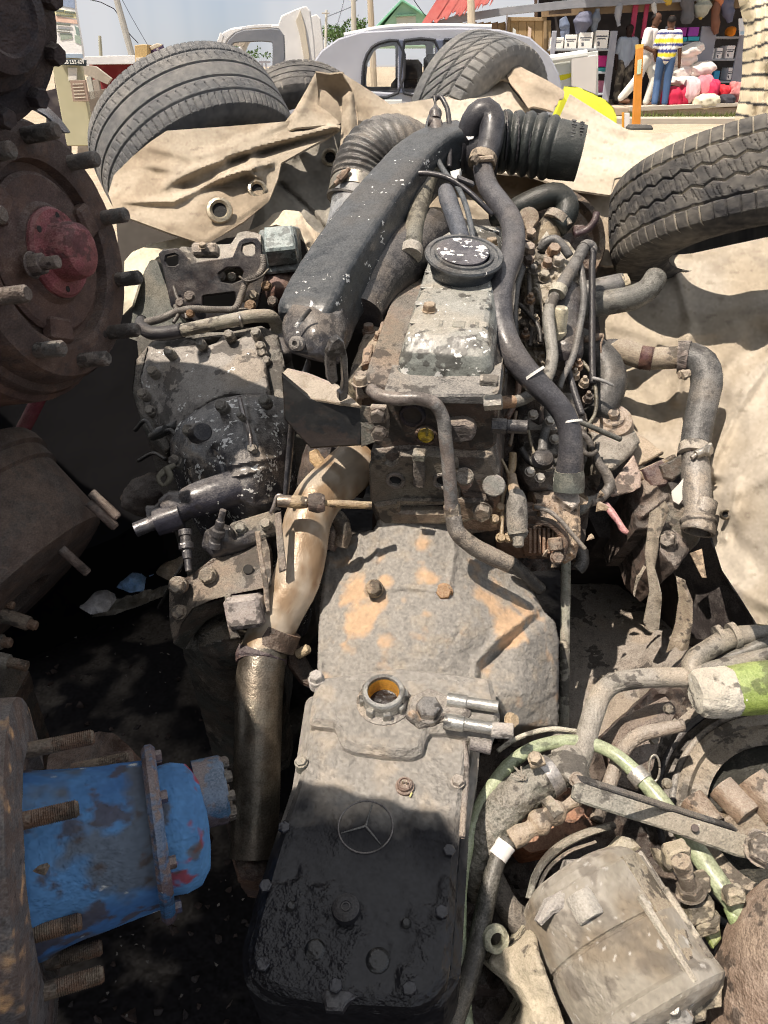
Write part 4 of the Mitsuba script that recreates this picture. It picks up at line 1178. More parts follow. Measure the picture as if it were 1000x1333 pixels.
eyelet(ta, 286, 274, 2.195, 17, (.12, -.86, .5))
eyelet(ta, 335, 247, 2.275, 13, (.25, -.8, .55))
eyelet(ta, 430, 205, 2.52, 12, (-.1, -.9, .4))
tb = thing('canvas_tarpaulin', 'pale dusty canvas sheet with a brass eyelet spread down the right side under the tyre', 'tarpaulin')
part(tb, 'sheet', relief([(772, 400), (778, 345), (830, 335), (900, 330), (1015, 305), (1015, 815), (985, 812), (962, 775), (940, 742), (924, 690), (905, 640), (880, 600), (845, 592), (800, 575), (782, 500)],
                         [(772, 400, 2.28), (830, 335, 2.34), (1015, 305, 2.28), (1015, 420, 1.98), (900, 420, 2.12), (800, 575, 2.0), (782, 480, 2.16), (880, 600, 1.9), (1015, 520, 1.72), (940, 560, 1.86), (1015, 815, 1.36), (985, 812, 1.42), (940, 742, 1.6), (924, 690, 1.7), (1000, 680, 1.5)], .006, 3.2,
                         folds(([(1010, 455), (965, 520), (925, 600), (912, 640)], 9, .045), ([(990, 440), (940, 500), (905, 570)], 16, -.05), ([(800, 420), (860, 440), (930, 430), (1000, 400)], 12, .025), ([(820, 500), (860, 545), (880, 590)], 10, -.02), ([(925, 640), (950, 690), (985, 740)], 12, -.02), ([(880, 640), (905, 622), (935, 630)], 8, -.03), ([(960, 640), (1000, 620)], 10, .02), ([(950, 760), (1000, 790)], 8, .015), ([(880, 345), (900, 420), (880, 520)], 8, .03), ([(1010, 560), (960, 620), (945, 700)], 7, .025), wrinkle=.04, freq=.010)), 'cloth', pale, 60)
eyelet(tb, 944, 670, 1.655, 7, (-.2, -.75, .6))

# ------------------------------------------------------------------ left: wheel hubs and drums
rust_brown, dull = P((.085, .058, .052), .16, .35), P((.055, .05, .05), .25, .3)
AX = view(.95, .03, .25)
CH = W(70, 330, 1.40)
hub = thing('wheel_hub', 'rusty brown truck hub with a faded red cap and long studs, at the left edge', 'wheel hub')
part(hub, 'flange', rough(lathe([(.245, -.34), (.25, -.06), (.245, -.05), (.232, -.046), (.228, -.012), (.220, 0), (.172, .004), (.160, .0), (.156, -.02), (.05, -.02), (.05, -.34)], CH, AX, 96), .012, .0016, 45, 1), 'cast', rust_brown, 30)
part(hub, 'drum_back', rough(lathe([(0, -.36), (.262, -.36), (.268, -.20), (.262, -.075), (.235, -.06), (.2, -.06)], CH, AX, 80), .02, .002, 30, 2), 'cast', P((.085, .055, .05), .2, .4), 30)
X, Y, Z = frame(AX)
part(hub, 'inner_plate', rough(lathe([(.138, -.03), (.141, -.012), (.134, -.006), (.09, -.004), (.082, .006), (.05, .006), (.05, -.03)], CH, AX, 80), .01, .0015, 50, 3), 'cast', P((.10, .066, .06), .18, .3), 30)
for k, a in enumerate((.25, 2.35, 4.3)):
    e = CH + .137 * (math.cos(a) * X + math.sin(a) * Y)
    part(hub, 'lug', rough(block(e + AX * -.006, (math.cos(a) * X + math.sin(a) * Y) * .022, (-math.sin(a) * X + math.cos(a) * Y) * .03, AX * .014, .006), .01, .001, 60), 'cast', P((.10, .066, .062), .15, .3))
cap = part(hub, 'cap', rough(lathe([(.078, -.004), (.079, .010), (.074, .016), (.052, .018), (.050, .045), (.046, .058), (.034, .064), (0, .066)], CH + AX * .002, AX, 64), .006, .0008, 60, 4), 'cast', P((.26, .085, .095), .3, .3), 30, 'dented cap with faded red paint')
for a in np.arange(6) * math.pi / 3 + .2:
    part(hub, 'cap__screw_hole', cyl(CH + AX * .017 + .064 * (math.cos(a) * X + math.sin(a) * Y), CH + AX * .0195 + .064 * (math.cos(a) * X + math.sin(a) * Y), .006, 14), 'plain', P((.02, .015, .015), .1))
for k in range(10):
    a = k * math.pi / 5 + .16
    e = CH + .195 * (math.cos(a) * X + math.sin(a) * Y)
    part(hub, 'stud', stud(e - AX * .01, e + AX * (.055 + .006 * (k % 3)), .0145), 'cast', P((.13, .12, .11), .35, .3), 30)
e = W(42, 345, 1.32)
n = part(hub, 'stud_nut', join([hexbolt(e, AX, .020, .020, True), cyl(e + AX * .01, e + AX * .052, .011)]), 'cast', P((.15, .14, .13), .35, .35))
for a in (2.0, 5.1):
    part(hub, 'flange_hole', cyl(CH + AX * .001 + .185 * (math.cos(a) * X + math.sin(a) * Y), CH + AX * .004 + .185 * (math.cos(a) * X + math.sin(a) * Y), .007, 14), 'plain', P((.02, .015, .015), .1))

AT = view(.84, -.28, .28)
CT = W(-24, 18, 1.12)
X, Y, Z = frame(AT)
th = thing('wheel_hub', 'black oily hub end ringed with hex bolts in the upper left corner', 'wheel hub')
part(th, 'flange', rough(lathe([(.10, -.30), (.155, -.12), (.158, -.02), (.150, -.006), (.118, 0), (.108, -.004), (.098, .018), (.080, .024), (.072, .040), (.03, .046), (0, .046)], CT, AT, 80), .008, .0015, 50, 7), 'cast', P((.028, .026, .032), .12, .1), 30)
for k in range(11):
    a = k * 2 * math.pi / 11 + .2
    e = CT + .136 * (math.cos(a) * X + math.sin(a) * Y) - AT * .004
    part(th, 'bolt', hexbolt(e, AT, .0165, .02, True, .02), 'cast', P((.04, .037, .042), .2, .15))
part(th, 'inner_ring', lathe([(.066, .03), (.072, .05), (.05, .056), (.045, .05), (0, .05)], CT, AT, 48), 'cast', P((.045, .042, .05), .15, .1), 30)
part(th, 'housing', rough(lathe([(0, -.55), (.16, -.55), (.17, -.28), (.15, -.1), (.1, -.08)], CT, AT, 48), .02, .003, 20, 8), 'cast', P((.03, .028, .03), .12, .1), 30)
single('tin_sheet', 'thin bent dark metal sheet standing between the two left hubs', 'sheet', relief([(38, 126), (52, 130), (66, 142), (80, 156), (92, 172), (84, 172), (60, 150), (36, 136)], [(38, 126, 1.5), (66, 142, 1.52), (92, 172, 1.55), (60, 150, 1.48)], .004, 2.5), 'cast', P((.10, .11, .13), .2, .1))
single('steel_tube', 'dull red steel tube slanting down below the brown hub', 'tube', tp([(70, 478, 1.75, 9), (50, 520, 1.75, 9), (14, 585, 1.72, 9), (-30, 640, 1.7, 9)], n=16), 'cast', P((.16, .03, .04), .15, .2), True)
AD = view(.70, -.68, -.10)
CD = W(28, 790, 1.58)
bd = thing('brake_drum', 'matt brown brake drum lying tilted at the left edge', 'brake drum')
part(bd, 'drum', rough(lathe([(.10, -.24), (.270, -.24), (.275, -.225), (.275, -.205), (.266, -.2), (.266, -.17), (.258, -.165), (.25, -.05), (.236, -.012), (.2, .0), (.08, .0), (.08, -.24)], CD + AD * -.01, AD, 96), .015, .0016, 30, 5), 'cast', P((.075, .060, .057), .08, .2), 30)
X, Y, Z = frame(AD)
for q in ((139, 660), (136, 673), (100, 733)):
    e = W(*q, 1.5)
    part(bd, 'stud', stud(e - AD * .04, e + AD * .03, .0095, 14), 'cast', P((.12, .10, .09), .3, .3), 30)

AB = view(.93, .12, -.32)
CB = W(46, 1122, 1.10)
bh = thing('wheel_hub', 'blue painted hub with chipped paint and long rusty studs at the lower left', 'wheel hub')
hub_paint = tint(((.035, .10, .27), 12, .5, .2, .7), ((.11, .105, .09), 13, .565, .10, .75), ((.075, .055, .045), 30, .60, .06, .8), ((.55, .56, .55), 40, .74, .03, .9), base=(.085, .215, .43), seed=21)
dome_paint = tint(((.05, .14, .33), 10, .5, .2, .6), ((.30, .05, .055), 19, .62, .03, .9), ((.10, .085, .07), 24, .63, .05, .8), base=(.10, .25, .48), seed=25)
blue = P((.08, .19, .38), .3, .62, .25)
vpart('barrel', rough(lathe([(0, -.05), (.126, -.05), (.128, .0), (.122, .02), (.116, .06), (.110, .12), (.106, .158), (.109, .164), (.1, .17), (0, .17)], CB, AB, 80), .004, .003, 26, 9), hub_paint, 'tinted', 30, None, bh)
part(bh, 'collar', rough(lathe([(.06, .160), (.122, .160), (.128, .166), (.128, .174), (.122, .180), (.06, .180)], CB, AB, 80), .006, .0015, 50, 10), 'paint', P((.05, .11, .22), .3, .75, .1), 30)
vpart('dome', rough(lathe([(.06, .178), (.092, .178), (.094, .20), (.088, .222), (.07, .236), (.04, .242), (0, .243)], CB, AB, 64), .004, .002, 40, 11), dome_paint, 'tinted', 30, None, bh)
part(bh, 'end_plate', rough(lathe([(0, .22), (.052, .22), (.052, .262), (.047, .266), (0, .266)], CB + Y * 0 + UP * .035 - FWD * -.02, AB, 48), .006, .001, 50, 12), 'paint', P((.06, .12, .21), .3, .7), 30)
X, Y, Z = frame(AB)
for k in range(9):
    a = k * 2 * math.pi / 9 + .5
    e = CB + UP * .035 + FWD * .02 + AB * .264 + .041 * (math.cos(a) * X + math.sin(a) * Y)
    part(bh, 'end_bolt', hexbolt(e, AB, .0085, .011), 'cast', P((.09, .085, .08), .35, .3))
for k in range(8):
    a = k * math.pi / 4 + .3
    e = CB + AB * .179 + .113 * (math.cos(a) * X + math.sin(a) * Y)
    part(bh, 'collar_bolt', hexbolt(e, AB, .009, .009), 'paint', P((.06, .07, .11), .3, .5))
part(bh, 'rib', rough(block(CB + AB * .04 - FWD * .117 + UP * .02, AB * .028, UP * .016, -FWD * .008, .004), .006, .001, 50), 'cast', P((.10, .085, .07), .3, .5))
part(bh, 'flange', rough(lathe([(.11, -.12), (.19, -.12), (.228, -.05), (.238, -.02), (.234, .0), (.20, .006), (.165, .010), (.150, -.004), (.11, -.01)], CB, AB, 110), .010, .0022, 30, 13), 'cast', P((.115, .105, .10), .3, .35, 0, .1), 30, 'grey brown rusted flange of the blue hub')
for k, (px, py, d) in enumerate(((50, 974, 1.11), (20, 1071, .985), (24, 1222, .985), (54, 1292, .99), (60, 1254, 1.1), (120, 998, 1.20))):
    e = W(px, py, d)
    part(bh, 'stud', stud(e - AB * .03, e + AB * (.076 if k < 5 else .055), .0118, 20), 'cast', P((.13, .10, .08), .25, .75), 30)
fb = single('axle_block', 'rusty brown angular casting lying behind the blue hub', 'casting', rough(relief([(60, 1010), (62, 985), (80, 966), (130, 952), (150, 955), (172, 975), (178, 1004), (150, 1012)], [(60, 1010, 1.32), (130, 952, 1.36), (172, 975, 1.32), (150, 1012, 1.28), (155, 960, 1.30)], (0, .12, -.25), 6), .01, .0015, 40), 'cast', P((.10, .075, .07), .3, .4), 30)
st = thing('axle_end', 'bundle of dusty spring bolts poking in at the left edge below the brake drum', 'axle')
for k, (a, b, r, d) in enumerate((((-40, 786), (38, 812), 9.5, 1.5), ((-40, 772), (8, 786), 8, 1.5), ((-40, 850), (12, 862), 10, 1.45), ((-30, 832), (4, 836), 10, 1.47))):
    s = part(st, 'bolt', cyl(W(*a, d), W(*b, d), r * d / F), 'cast', P((.14, .12, .10), .4, .4), 30)
    u = unit(W(*b, d) - W(*a, d))
    part(st, s.split('__')[-1] + '__thread', stud(W(*b, d) - u * .005, W(*b, d) + u * (.016 if k != 2 else .036), r * d / F * .72, 16, thread=.9), 'cast', P((.12, .09, .07), .3, .7), 30)
part(st, 'beam', rough(boxw(-1.2, -.80, .75, 1.35, .02, .45, .03), .03, .004, 20), 'cast', P((.07, .06, .055), .3, .4))

# ------------------------------------------------------------------ rubbish on the black soil
def crumple(outline, d, seed, amp=.03):
    d += .045
    pts = [(x, y, depth(onz(x, y, d))) for x, y in outline]
    c = np.array(outline).mean(0)
    return relief(outline, pts + [(c[0], c[1], depth(onz(*c, d + .05)))], .003, 2.2, folds(wrinkle=amp, freq=.05, seed=seed))


for l, o, z, col, s in (('torn brown plastic matting trodden into the soil between the brake drum and the left gearbox', [(50, 790), (90, 700), (150, 690), (215, 705), (240, 740), (215, 775), (150, 800), (90, 805)], .02, (.20, .18, .155), 9), ('crumpled blue and white plastic bag on the black soil', [(144, 757), (152, 742), (172, 732), (190, 730), (201, 737), (200, 748), (190, 752), (188, 768), (170, 772), (150, 764)], .10, (.22, .42, .72), 1),
                        ('dull grey plastic bag crumpled beside the blue one', [(95, 786), (110, 770), (126, 752), (140, 752), (146, 764), (152, 780), (140, 796), (118, 800)], .07, (.55, .55, .57), 2),
                        ('grey blue plastic scrap under the brake drum studs', [(88, 722), (100, 708), (116, 700), (130, 706), (124, 718), (100, 722)], .10, (.42, .48, .56), 3),
                        ('dark blue plastic wrapper under the shift cylinder', [(162, 684), (180, 690), (214, 692), (216, 702), (200, 712), (178, 704)], .12, (.15, .2, .3), 4),
                        ('clear dirty plastic film spread across the soil under the brake drum', [(60, 766), (80, 740), (120, 745), (130, 752), (108, 770), (90, 784), (70, 782)], .06, (.40, .41, .39), 5),
                        ('brown dirty rag on the soil left of the stone', [(140, 700), (168, 690), (196, 700), (214, 716), (196, 730), (160, 728)], .05, (.28, .24, .19), 6),
                        ('tan torn cardboard piece right of the blue bag', [(200, 732), (216, 722), (240, 724), (236, 744), (220, 756), (204, 748)], .10, (.30, .25, .2), 7)):
    single('plastic_scrap' if 'plastic' in l else 'rubbish_scrap', l, 'rubbish', crumple(o, z, s), 'paint' if 'plastic' in l else 'cast', P(col, .2, 0, .35 if s in (1,) else .1), 25)
stn = trimesh.creation.icosphere(subdivisions=4)
single('stone', 'rounded brown stone in the shade beside the left gearbox', 'stone', (np.array(stn.vertices) * (.075, .07, .06) * (1 + .5 * (meshkit.fbm(np.array(stn.vertices) * 1.6, 3, 3) - .5))[:, None] + W(197, 648, 2.1), np.array(stn.faces)), 'cast', P((.085, .072, .06), .2), True)
rr = np.random.default_rng(8)
bits = []
for k in range(120):
    px, py = rr.uniform(40, 420), rr.uniform(760, 1330)
    c = onz(px, py, .015 + .01 * rr.random())
    s = rr.uniform(.0010, .003) * (2 if rr.random() < .06 else 1)
    bits.append(hull(c + s * rr.normal(size=(8, 3)) * [1, 1, .5]))
single('litter_crumbs', 'tiny pale crumbs of litter strewn over the black oily soil', 'litter', join(bits), 'plain', P((.16, .145, .13), .3), False, kind='stuff')

single('scrap_axle', 'added near-black filler body under the brown hub, standing in for the deep shade there', 'casting', rough(relief([(-80, 420), (110, 440), (140, 396), (176, 392), (190, 470), (200, 560), (214, 620), (200, 668), (150, 700), (100, 720), (60, 740), (-80, 760)], [(-80, 420, 2.15), (176, 470, 2.4), (214, 620, 2.4), (100, 720, 2.3), (-80, 760, 2.0), (60, 560, 2.3)], (0, .2, -.6), 6), .03, .004, 12), 'cloth', (.005, .005, .006), 45)  # added body; the shade under the hub is put into its near-black colour
bits = []
for k in range(170):
    px, py = rr.uniform(30, 330), rr.uniform(700, 1330)
    c = onz(px, py, .02)
    c[2] = (meshkit.fbm(np.array([[c[0] * 5, c[1] * 5, 0]]), 4, 2)[0] - .5) * .09
    bits.append(hull(c + rr.uniform(.002, .0065) * (2.2 if rr.random() < .05 else 1) * rr.normal(size=(14, 3)) * [1, 1, .7]))
single('pebbles', 'oil-stained pebbles and clods scattered over the black soil', 'pebbles', join(bits), 'cast', P((.036, .032, .029), 0, .1), 60, kind='stuff')
# unseen roof added at the left to shade the gearbox and the blue hub
aw = thing('awning', 'unseen corrugated tin roof on wooden posts at the left, added to cast shade on the gearbox', 'awning')
q = np.array([(-.33, .66), (-.70, .96), (-2.6, 1.6), (-2.6, -2.2), (-.42, -2.2)])
n = 300
gx_ = np.linspace(-2.6, -.33, n)
far_ = np.interp(gx_, [-2.6, -1.3, -.80, -.63, -.36, -.33], [2.5, 1.65, .92, .55, .47, .40])
v = np.concatenate([np.stack([gx_, far_, 1.72 + .009 * np.sin(gx_ * 82)], 1), np.stack([gx_, np.full(n, -2.2), 1.86 + .009 * np.sin(gx_ * 82)], 1)])
v = np.vstack([v, v - [0, 0, .0015]])
j = np.arange(n - 1)
f = np.vstack([np.stack([j, j + n, j + n + 1, j + 1], 1), np.stack([j, j + 1, j + n + 1, j + n], 1) + 2 * n])
part(aw, 'roof_sheet', (v, f), 'plain', P((.42, .42, .42), .3), True)
for x, y in ((-2.5, 1.4), (-2.5, -2.0), (-.60, -2.0)):
    part(aw, 'post', tube([(x, y, 0, .045), (x, y, 1.72, .04)], 10), 'plain', P((.3, .23, .15), .3), True)
part(aw, 'rafter', boxw(-2.6, -.45, -2.04, -1.96, 1.76, 1.83, .01), 'plain', P((.3, .23, .15), .3))
part(aw, 'rafter', block((-1.65, 1.2, 1.67), (.93, -.31, 0), (.01, .03, 0), (0, 0, .03), .005), 'plain', P((.3, .23, .15), .3))


# ------------------------------------------------------------------ second engine and gearbox, at the left
g2 = thing('engine', 'second engine with gearbox, half in shade at the left of the main engine', 'engine')
N1 = unit((0.05, -.92, .40))
PB = W(275, 365, 2.0)
black, dusty_black, castgrey = P((.018, .018, .022), .18, .05), P((.05, .048, .046), .5, .1), P((.17, .16, .145), .55, .1)
bp = part(g2, 'bracket_plate', slab([(206, 330), (211, 325), (231, 322), (238, 328), (249, 342), (303, 334), (311, 314), (319, 309), (334, 309), (341, 318), (341, 340), (345, 360), (336, 400), (320, 418), (290, 424), (240, 416), (222, 398), (212, 350)], PB, N1, .012, .003,
                                 [[(216, 333), (227, 330), (232, 333), (232, 343), (228, 346), (219, 346), (215, 340)], [(316, 319), (328, 316), (332, 319), (332, 329), (328, 333), (319, 332), (315, 327)], [(284, 356), (296, 348), (312, 348), (317, 354), (314, 364), (302, 369), (288, 367)], [(264, 385), (306, 380), (308, 401), (290, 405), (264, 402)]], r=.004), 'paint', black)
part(g2, 'head_cover', rough(relief([(228, 330), (236, 321), (260, 320), (300, 318), (310, 303), (322, 300), (340, 305), (338, 330), (318, 345), (250, 348)], [(228, 330, 2.06), (260, 318, 2.14), (322, 300, 2.12), (338, 330, 2.06), (250, 348, 2.04)], (0, .25, -.1), 4), .01, .004, 30), 'cast', P((.24, .22, .19), .5, .1))
part(g2, 'cover_boss', block(W(268, 326, 2.03), RIGHT * .034, UP * .016, FWD * .02, .006), 'cast', P((.26, .23, .20), .5))
part(g2, 'bolt', hexbolt(W(264, 321, 2.0), (0, -.3, .9), .010), 'cast', P((.25, .21, .16), .5, .2))
part(g2, 'relay_box', block(W(366, 326, 2.16), RIGHT * .052 + UP * .006, UP * .062 - RIGHT * .004, FWD * .06 + np.array([0, 0, .02]), .006), 'paint', P((.17, .20, .20), .25, 0, .05), label='grey box with bevelled lid')
part(g2, 'box_lid', slab([(344, 294), (380, 291), (385, 318), (384, 322), (346, 326), (344, 322)], W(366, 308, 2.06), unit((0, -.6, .8)), .06, .006), 'paint', P((.26, .30, .30), .3))
part(g2, 'housing', rough(relief([(345, 352), (392, 350), (388, 382), (372, 395), (350, 392), (338, 375)], [(345, 352, 2.16), (392, 350, 2.2), (372, 395, 2.12), (340, 380, 2.12), (362, 372, 2.08)], (0, .2, -.1), 3.5, smooth_edge=10), .008, .002, 40), 'cast', P((.13, .08, .065), .25, .5))
for k, (x, y, r, d) in enumerate(((247, 386, .013, 1.98), (330, 384, .012, 1.99), (326, 398, .013, 1.96), (287, 359, .012, 2.03), (302, 360, .010, 2.04), (347, 372, .012, 2.0), (355, 392, .012, 2.0), (318, 388, .010, 1.98), (248, 408, .010, 1.95), (235, 394, .011, 1.96))):
    part(g2, 'fitting', hexbolt(W(x, y, d), N1, r, r * 1.1), 'cast', P(((.16, .15, .14), (.24, .22, .18), (.20, .12, .07))[k % 3], .35, .2))
corr = lambda s, a: 1 + .10 * np.sin(s / .0048 * 2 * np.pi)
part(g2, 'conduit', tp([(342, 332, 1.98, 4.3), (343, 345, 1.98, 4.3), (334, 360, 1.97, 4.3), (322, 366, 1.97, 4.3), (314, 384, 1.96, 4.3), (305, 402, 1.95, 4.3), (298, 404, 1.95, 4)], n=12, step=.0016, ridge=corr), 'rubber', P((.13, .125, .115), .35))
part(g2, 'conduit', tp([(190, 420, 1.98, 5), (212, 414, 1.97, 5), (232, 405, 1.96, 4.5), (250, 402, 1.95, 4.5), (275, 403, 1.95, 4.5), (303, 403, 1.95, 4.5)], n=12, step=.0016, ridge=corr), 'rubber', P((.12, .115, .105), .4))
for pts in ([(300, 404, 1.95, 1.6), (320, 402, 1.95, 1.6), (345, 408, 1.95, 1.6)], [(312, 360, 1.96, 1.4), (322, 366, 1.94, 1.4), (340, 360, 1.95, 1.4), (350, 350, 1.96, 1.4)], [(226, 372, 1.98, 2), (231, 388, 1.97, 2.5), (240, 402, 1.96, 2), (243, 415, 1.95, 2)], [(228, 398, 1.98, 3), (232, 410, 1.96, 3), (226, 420, 1.95, 2.5)]):
    part(g2, 'cable', tp(pts, n=8), 'rubber', P((.06, .055, .05), .35), True)
part(g2, 'coolant_hose', tp([(184, 416, 2.0, 7), (184, 424, 1.98, 8), (196, 433, 1.96, 9), (215, 434, 1.95, 9.5), (238, 430, 1.94, 10)], n=18), 'rubber', P((.022, .022, .026), .15), True)
part(g2, 'coolant_pipe', tp([(234, 431, 1.94, 8.5), (262, 425, 1.93, 8.6), (300, 417, 1.92, 8.6), (336, 411, 1.92, 8.6), (352, 412, 1.93, 8.6), (360, 424, 1.96, 8.6), (362, 440, 1.98, 8.6)], n=18), 'cast', P((.26, .235, .195), .5, .1), True)
part(g2, 'pipe_clip', tp([(312, 407, 1.915, 2), (313, 416, 1.898, 2.6), (315, 425, 1.915, 2)], n=8), 'steel', P((.3, .29, .27), .4), True)
part(g2, 'hose_end', tp([(366, 425, 2.0, 13), (362, 445, 1.98, 14), (368, 468, 1.96, 13)], n=20), 'rubber', P((.11, .105, .10), .4), True)
bell2 = relief([(192, 452), (206, 440), (240, 437), (258, 444), (266, 452), (282, 446), (290, 437), (300, 437), (308, 443), (318, 436), (330, 432), (344, 438), (347, 470), (352, 520), (330, 516), (300, 514), (278, 522), (258, 534), (238, 552), (226, 574), (205, 555), (188, 530), (182, 490)],
              [(192, 452, 1.99), (258, 444, 1.96), (330, 432, 1.94), (347, 470, 1.88), (352, 520, 1.80), (300, 514, 1.79), (238, 552, 1.80), (205, 555, 1.90), (182, 490, 1.98), (280, 470, 1.88), (240, 490, 1.87), (310, 490, 1.83)], (0, .25, -.45), 3, folds(([(196, 450), (188, 500), (215, 555)], 5, .012), ([(264, 456), (340, 440)], 4, .006), wrinkle=.004, freq=.06), smooth_edge=7)
part(g2, 'clutch_cover', bell2, 'cast', P((.21, .20, .18), .5, 0, .34), 45, 'grey dusty clutch cover with a worn bright patch')
fl = part(g2, 'flange', relief([(176, 470), (196, 446), (240, 433), (300, 432), (340, 424), (362, 436), (372, 480), (374, 522), (350, 524), (340, 470), (330, 440), (240, 446), (200, 460), (186, 490), (192, 532), (226, 580), (216, 592), (186, 556), (172, 510)], [(176, 470, 2.0), (340, 424, 1.96), (374, 522, 1.84), (216, 592, 1.86), (240, 440, 1.98), (172, 510, 1.99)], (0, .25, -.5), 3.4, smooth_edge=5), 'cast', P((.07, .066, .06), .45, .1), 45)
for k, (x, y) in enumerate(((261, 447), (298, 436), (333, 433), (339, 451), (346, 470), (341, 460), (220, 458), (198, 483), (186, 512), (195, 534), (352, 490))):
    part(g2, 'bolt', hexbolt(W(x, y, 1.9 if k > 5 else 1.895), unit((-.05, -.75, .65)), .0115, base=.03), 'cast', P((.23, .21, .18), .45, .15))
case = relief([(222, 602), (220, 576), (232, 552), (254, 532), (284, 519), (318, 513), (352, 514), (374, 520), (380, 560), (374, 600), (386, 626), (378, 650), (352, 662), (330, 664), (302, 652), (286, 640), (268, 646), (246, 634), (234, 618)],
             [(222, 602, 1.80), (254, 532, 1.79), (318, 513, 1.77), (374, 520, 1.80), (386, 626, 1.74), (330, 664, 1.60), (268, 646, 1.66), (290, 580, 1.64), (330, 580, 1.62), (340, 620, 1.60), (250, 590, 1.70), (360, 580, 1.68), (310, 545, 1.70)], (0, .15, -.5), 2.8,
             folds(([(318, 520), (322, 560), (326, 600)], 4, .010), ([(330, 560), (345, 600), (370, 640)], 5, .012), ([(252, 545), (236, 590), (252, 630)], 6, .014), ([(276, 590), (292, 605), (298, 640)], 4, -.012), ([(300, 606), (330, 600), (360, 596)], 3, .010), ([(296, 622), (340, 612)], 3, .008), wrinkle=.005, freq=.05), smooth_edge=8)
part(g2, 'gear_case', case, 'paint', P((.045, .047, .055), .45, 0, .70), 45, 'black gear case flaking to bare pale metal')
part(g2, 'case_boss', cyl(W(256, 566, 1.66), W(264, 562, 1.60), .020, 20), 'paint', P((.03, .03, .035), .25, 0, .3))
for k, (x, y, r) in enumerate(((288, 528, .0125), (245, 560, .012), (228, 600, .013), (344, 521, .012), (328, 584, .009), (312, 540, .006))):
    part(g2, 'bolt', hexbolt(W(x, y, 1.705 if k in (0, 3) else 1.71 if k < 3 else 1.60), unit((-.1, -.75, .65)), r, base=.03), 'cast', P((.17, .165, .16), .4, .15))
part(g2, 'lever_arm', tube([(*W(312, 520, 1.70), .010), (*W(318, 545, 1.655), .011), (*W(326, 572, 1.60), .010), (*W(327, 584, 1.6), .008)], 12, flat=.5), 'steel', P((.30, .29, .28), .35, .1), True)
part(g2, 'plug_wire', tp([(228, 605, 1.70, 3), (216, 612, 1.69, 4.5), (206, 624, 1.68, 3), (212, 632, 1.68, 2.5), (222, 622, 1.68, 4), (216, 608, 1.685, 4)], n=10), 'plain', P((.20, .18, .15), .4), True)
part(g2, 'shift_cylinder', rough(tp([(196, 672, 1.60, 15), (214, 666, 1.60, 15.5), (216, 665, 1.60, 19), (240, 658, 1.6, 20), (246, 655, 1.6, 21), (290, 640, 1.61, 24), (322, 630, 1.63, 25)], n=28), .012, .0012, 50), 'paint', P((.03, .032, .04), .25, 0, .5))
part(g2, 'cylinder_rod', tp([(176, 690, 1.58, 10), (196, 682, 1.585, 10), (204, 679, 1.585, 11)], n=18), 'steel', P((.12, .12, .14), .3), 40)
part(g2, 'cylinder_nose', tp([(203, 680, 1.58, 16), (236, 670, 1.585, 17)], n=20, power=3.5), 'paint', P((.035, .037, .045), .25, 0, .35), 40)
st_ = lambda x, y, d, ax, r, k: lathe([(0, 0), (r, 0), (r, .012), (r * .8, .014), (r * .8, .026), (r * 1.1, .028), (r * 1.1, .04), (r * .7, .042), (r * .7, .06), (r * .5, .062), (r * .5, .085), (0, .085)], W(x, y, d), ax, 6 if k else 18)
part(g2, 'hose_fitting', st_(241, 690, 1.56, view(.15, -.95, .25), .014, 0), 'paint', P((.05, .05, .055), .25, 0, .2), 30)
part(g2, 'hose_fitting', st_(279, 712, 1.55, view(.3, .9, .4), .013, 0), 'paint', P((.07, .07, .075), .25, 0, .4), 30)
part(g2, 'elbow_casting', rough(relief([(262, 712), (266, 692), (284, 680), (300, 684), (306, 700), (320, 690), (350, 684), (352, 704), (300, 722), (276, 726)], [(262, 712, 1.57), (284, 680, 1.58), (350, 684, 1.60), (300, 722, 1.56), (290, 700, 1.54)], (0, .1, -.1), 3, smooth_edge=8), .008, .002, 50), 'paint', P((.035, .036, .04), .3, 0, .2), 40)
part(g2, 'case_flange', slab([(300, 680), (352, 664), (366, 676), (368, 694), (340, 700), (300, 716), (292, 700)], W(330, 690, 1.585), unit((0, -.7, .72)), .05, .005, r=.006), 'cast', P((.07, .068, .062), .5, .1))
for x, y in ((313, 688), (346, 682)):
    part(g2, 'bolt', hexbolt(W(x, y, 1.575), unit((0, -.7, .72)), .011, base=.02), 'cast', P((.2, .19, .17), .45, .1))
mount = relief([(220, 768), (228, 758), (250, 748), (275, 728), (300, 712), (322, 704), (345, 697), (351, 716), (354, 762), (340, 766), (300, 774), (272, 782), (250, 792), (236, 812), (226, 838), (221, 812)],
              [(220, 768, 1.60), (300, 712, 1.60), (345, 697, 1.60), (354, 762, 1.50), (272, 782, 1.51), (226, 838, 1.52), (260, 765, 1.53), (320, 740, 1.53)], (0, .03, -.02), 2.6, folds(([(224, 764), (300, 712), (345, 699)], 3, .012), ([(228, 830), (250, 790), (300, 772), (350, 764)], 3.5, .010)))
part(g2, 'mount_plate', mount, 'cast', P((.085, .075, .065), .42, .25), 40)
for x, y, r in ((270, 749, .015), (231, 762, .016), (233, 797, .013)):
    part(g2, 'mount_bolt', hexbolt(W(x, y, 1.52), unit((0, -.8, .6)), r, base=.02), 'cast', P((.18, .155, .12), .45, .3))
part(g2, 'mount_hole', cyl(W(323, 741, 1.535), W(323, 741, 1.515), .010, 16), 'plain', P((.02, .02, .02), .1))
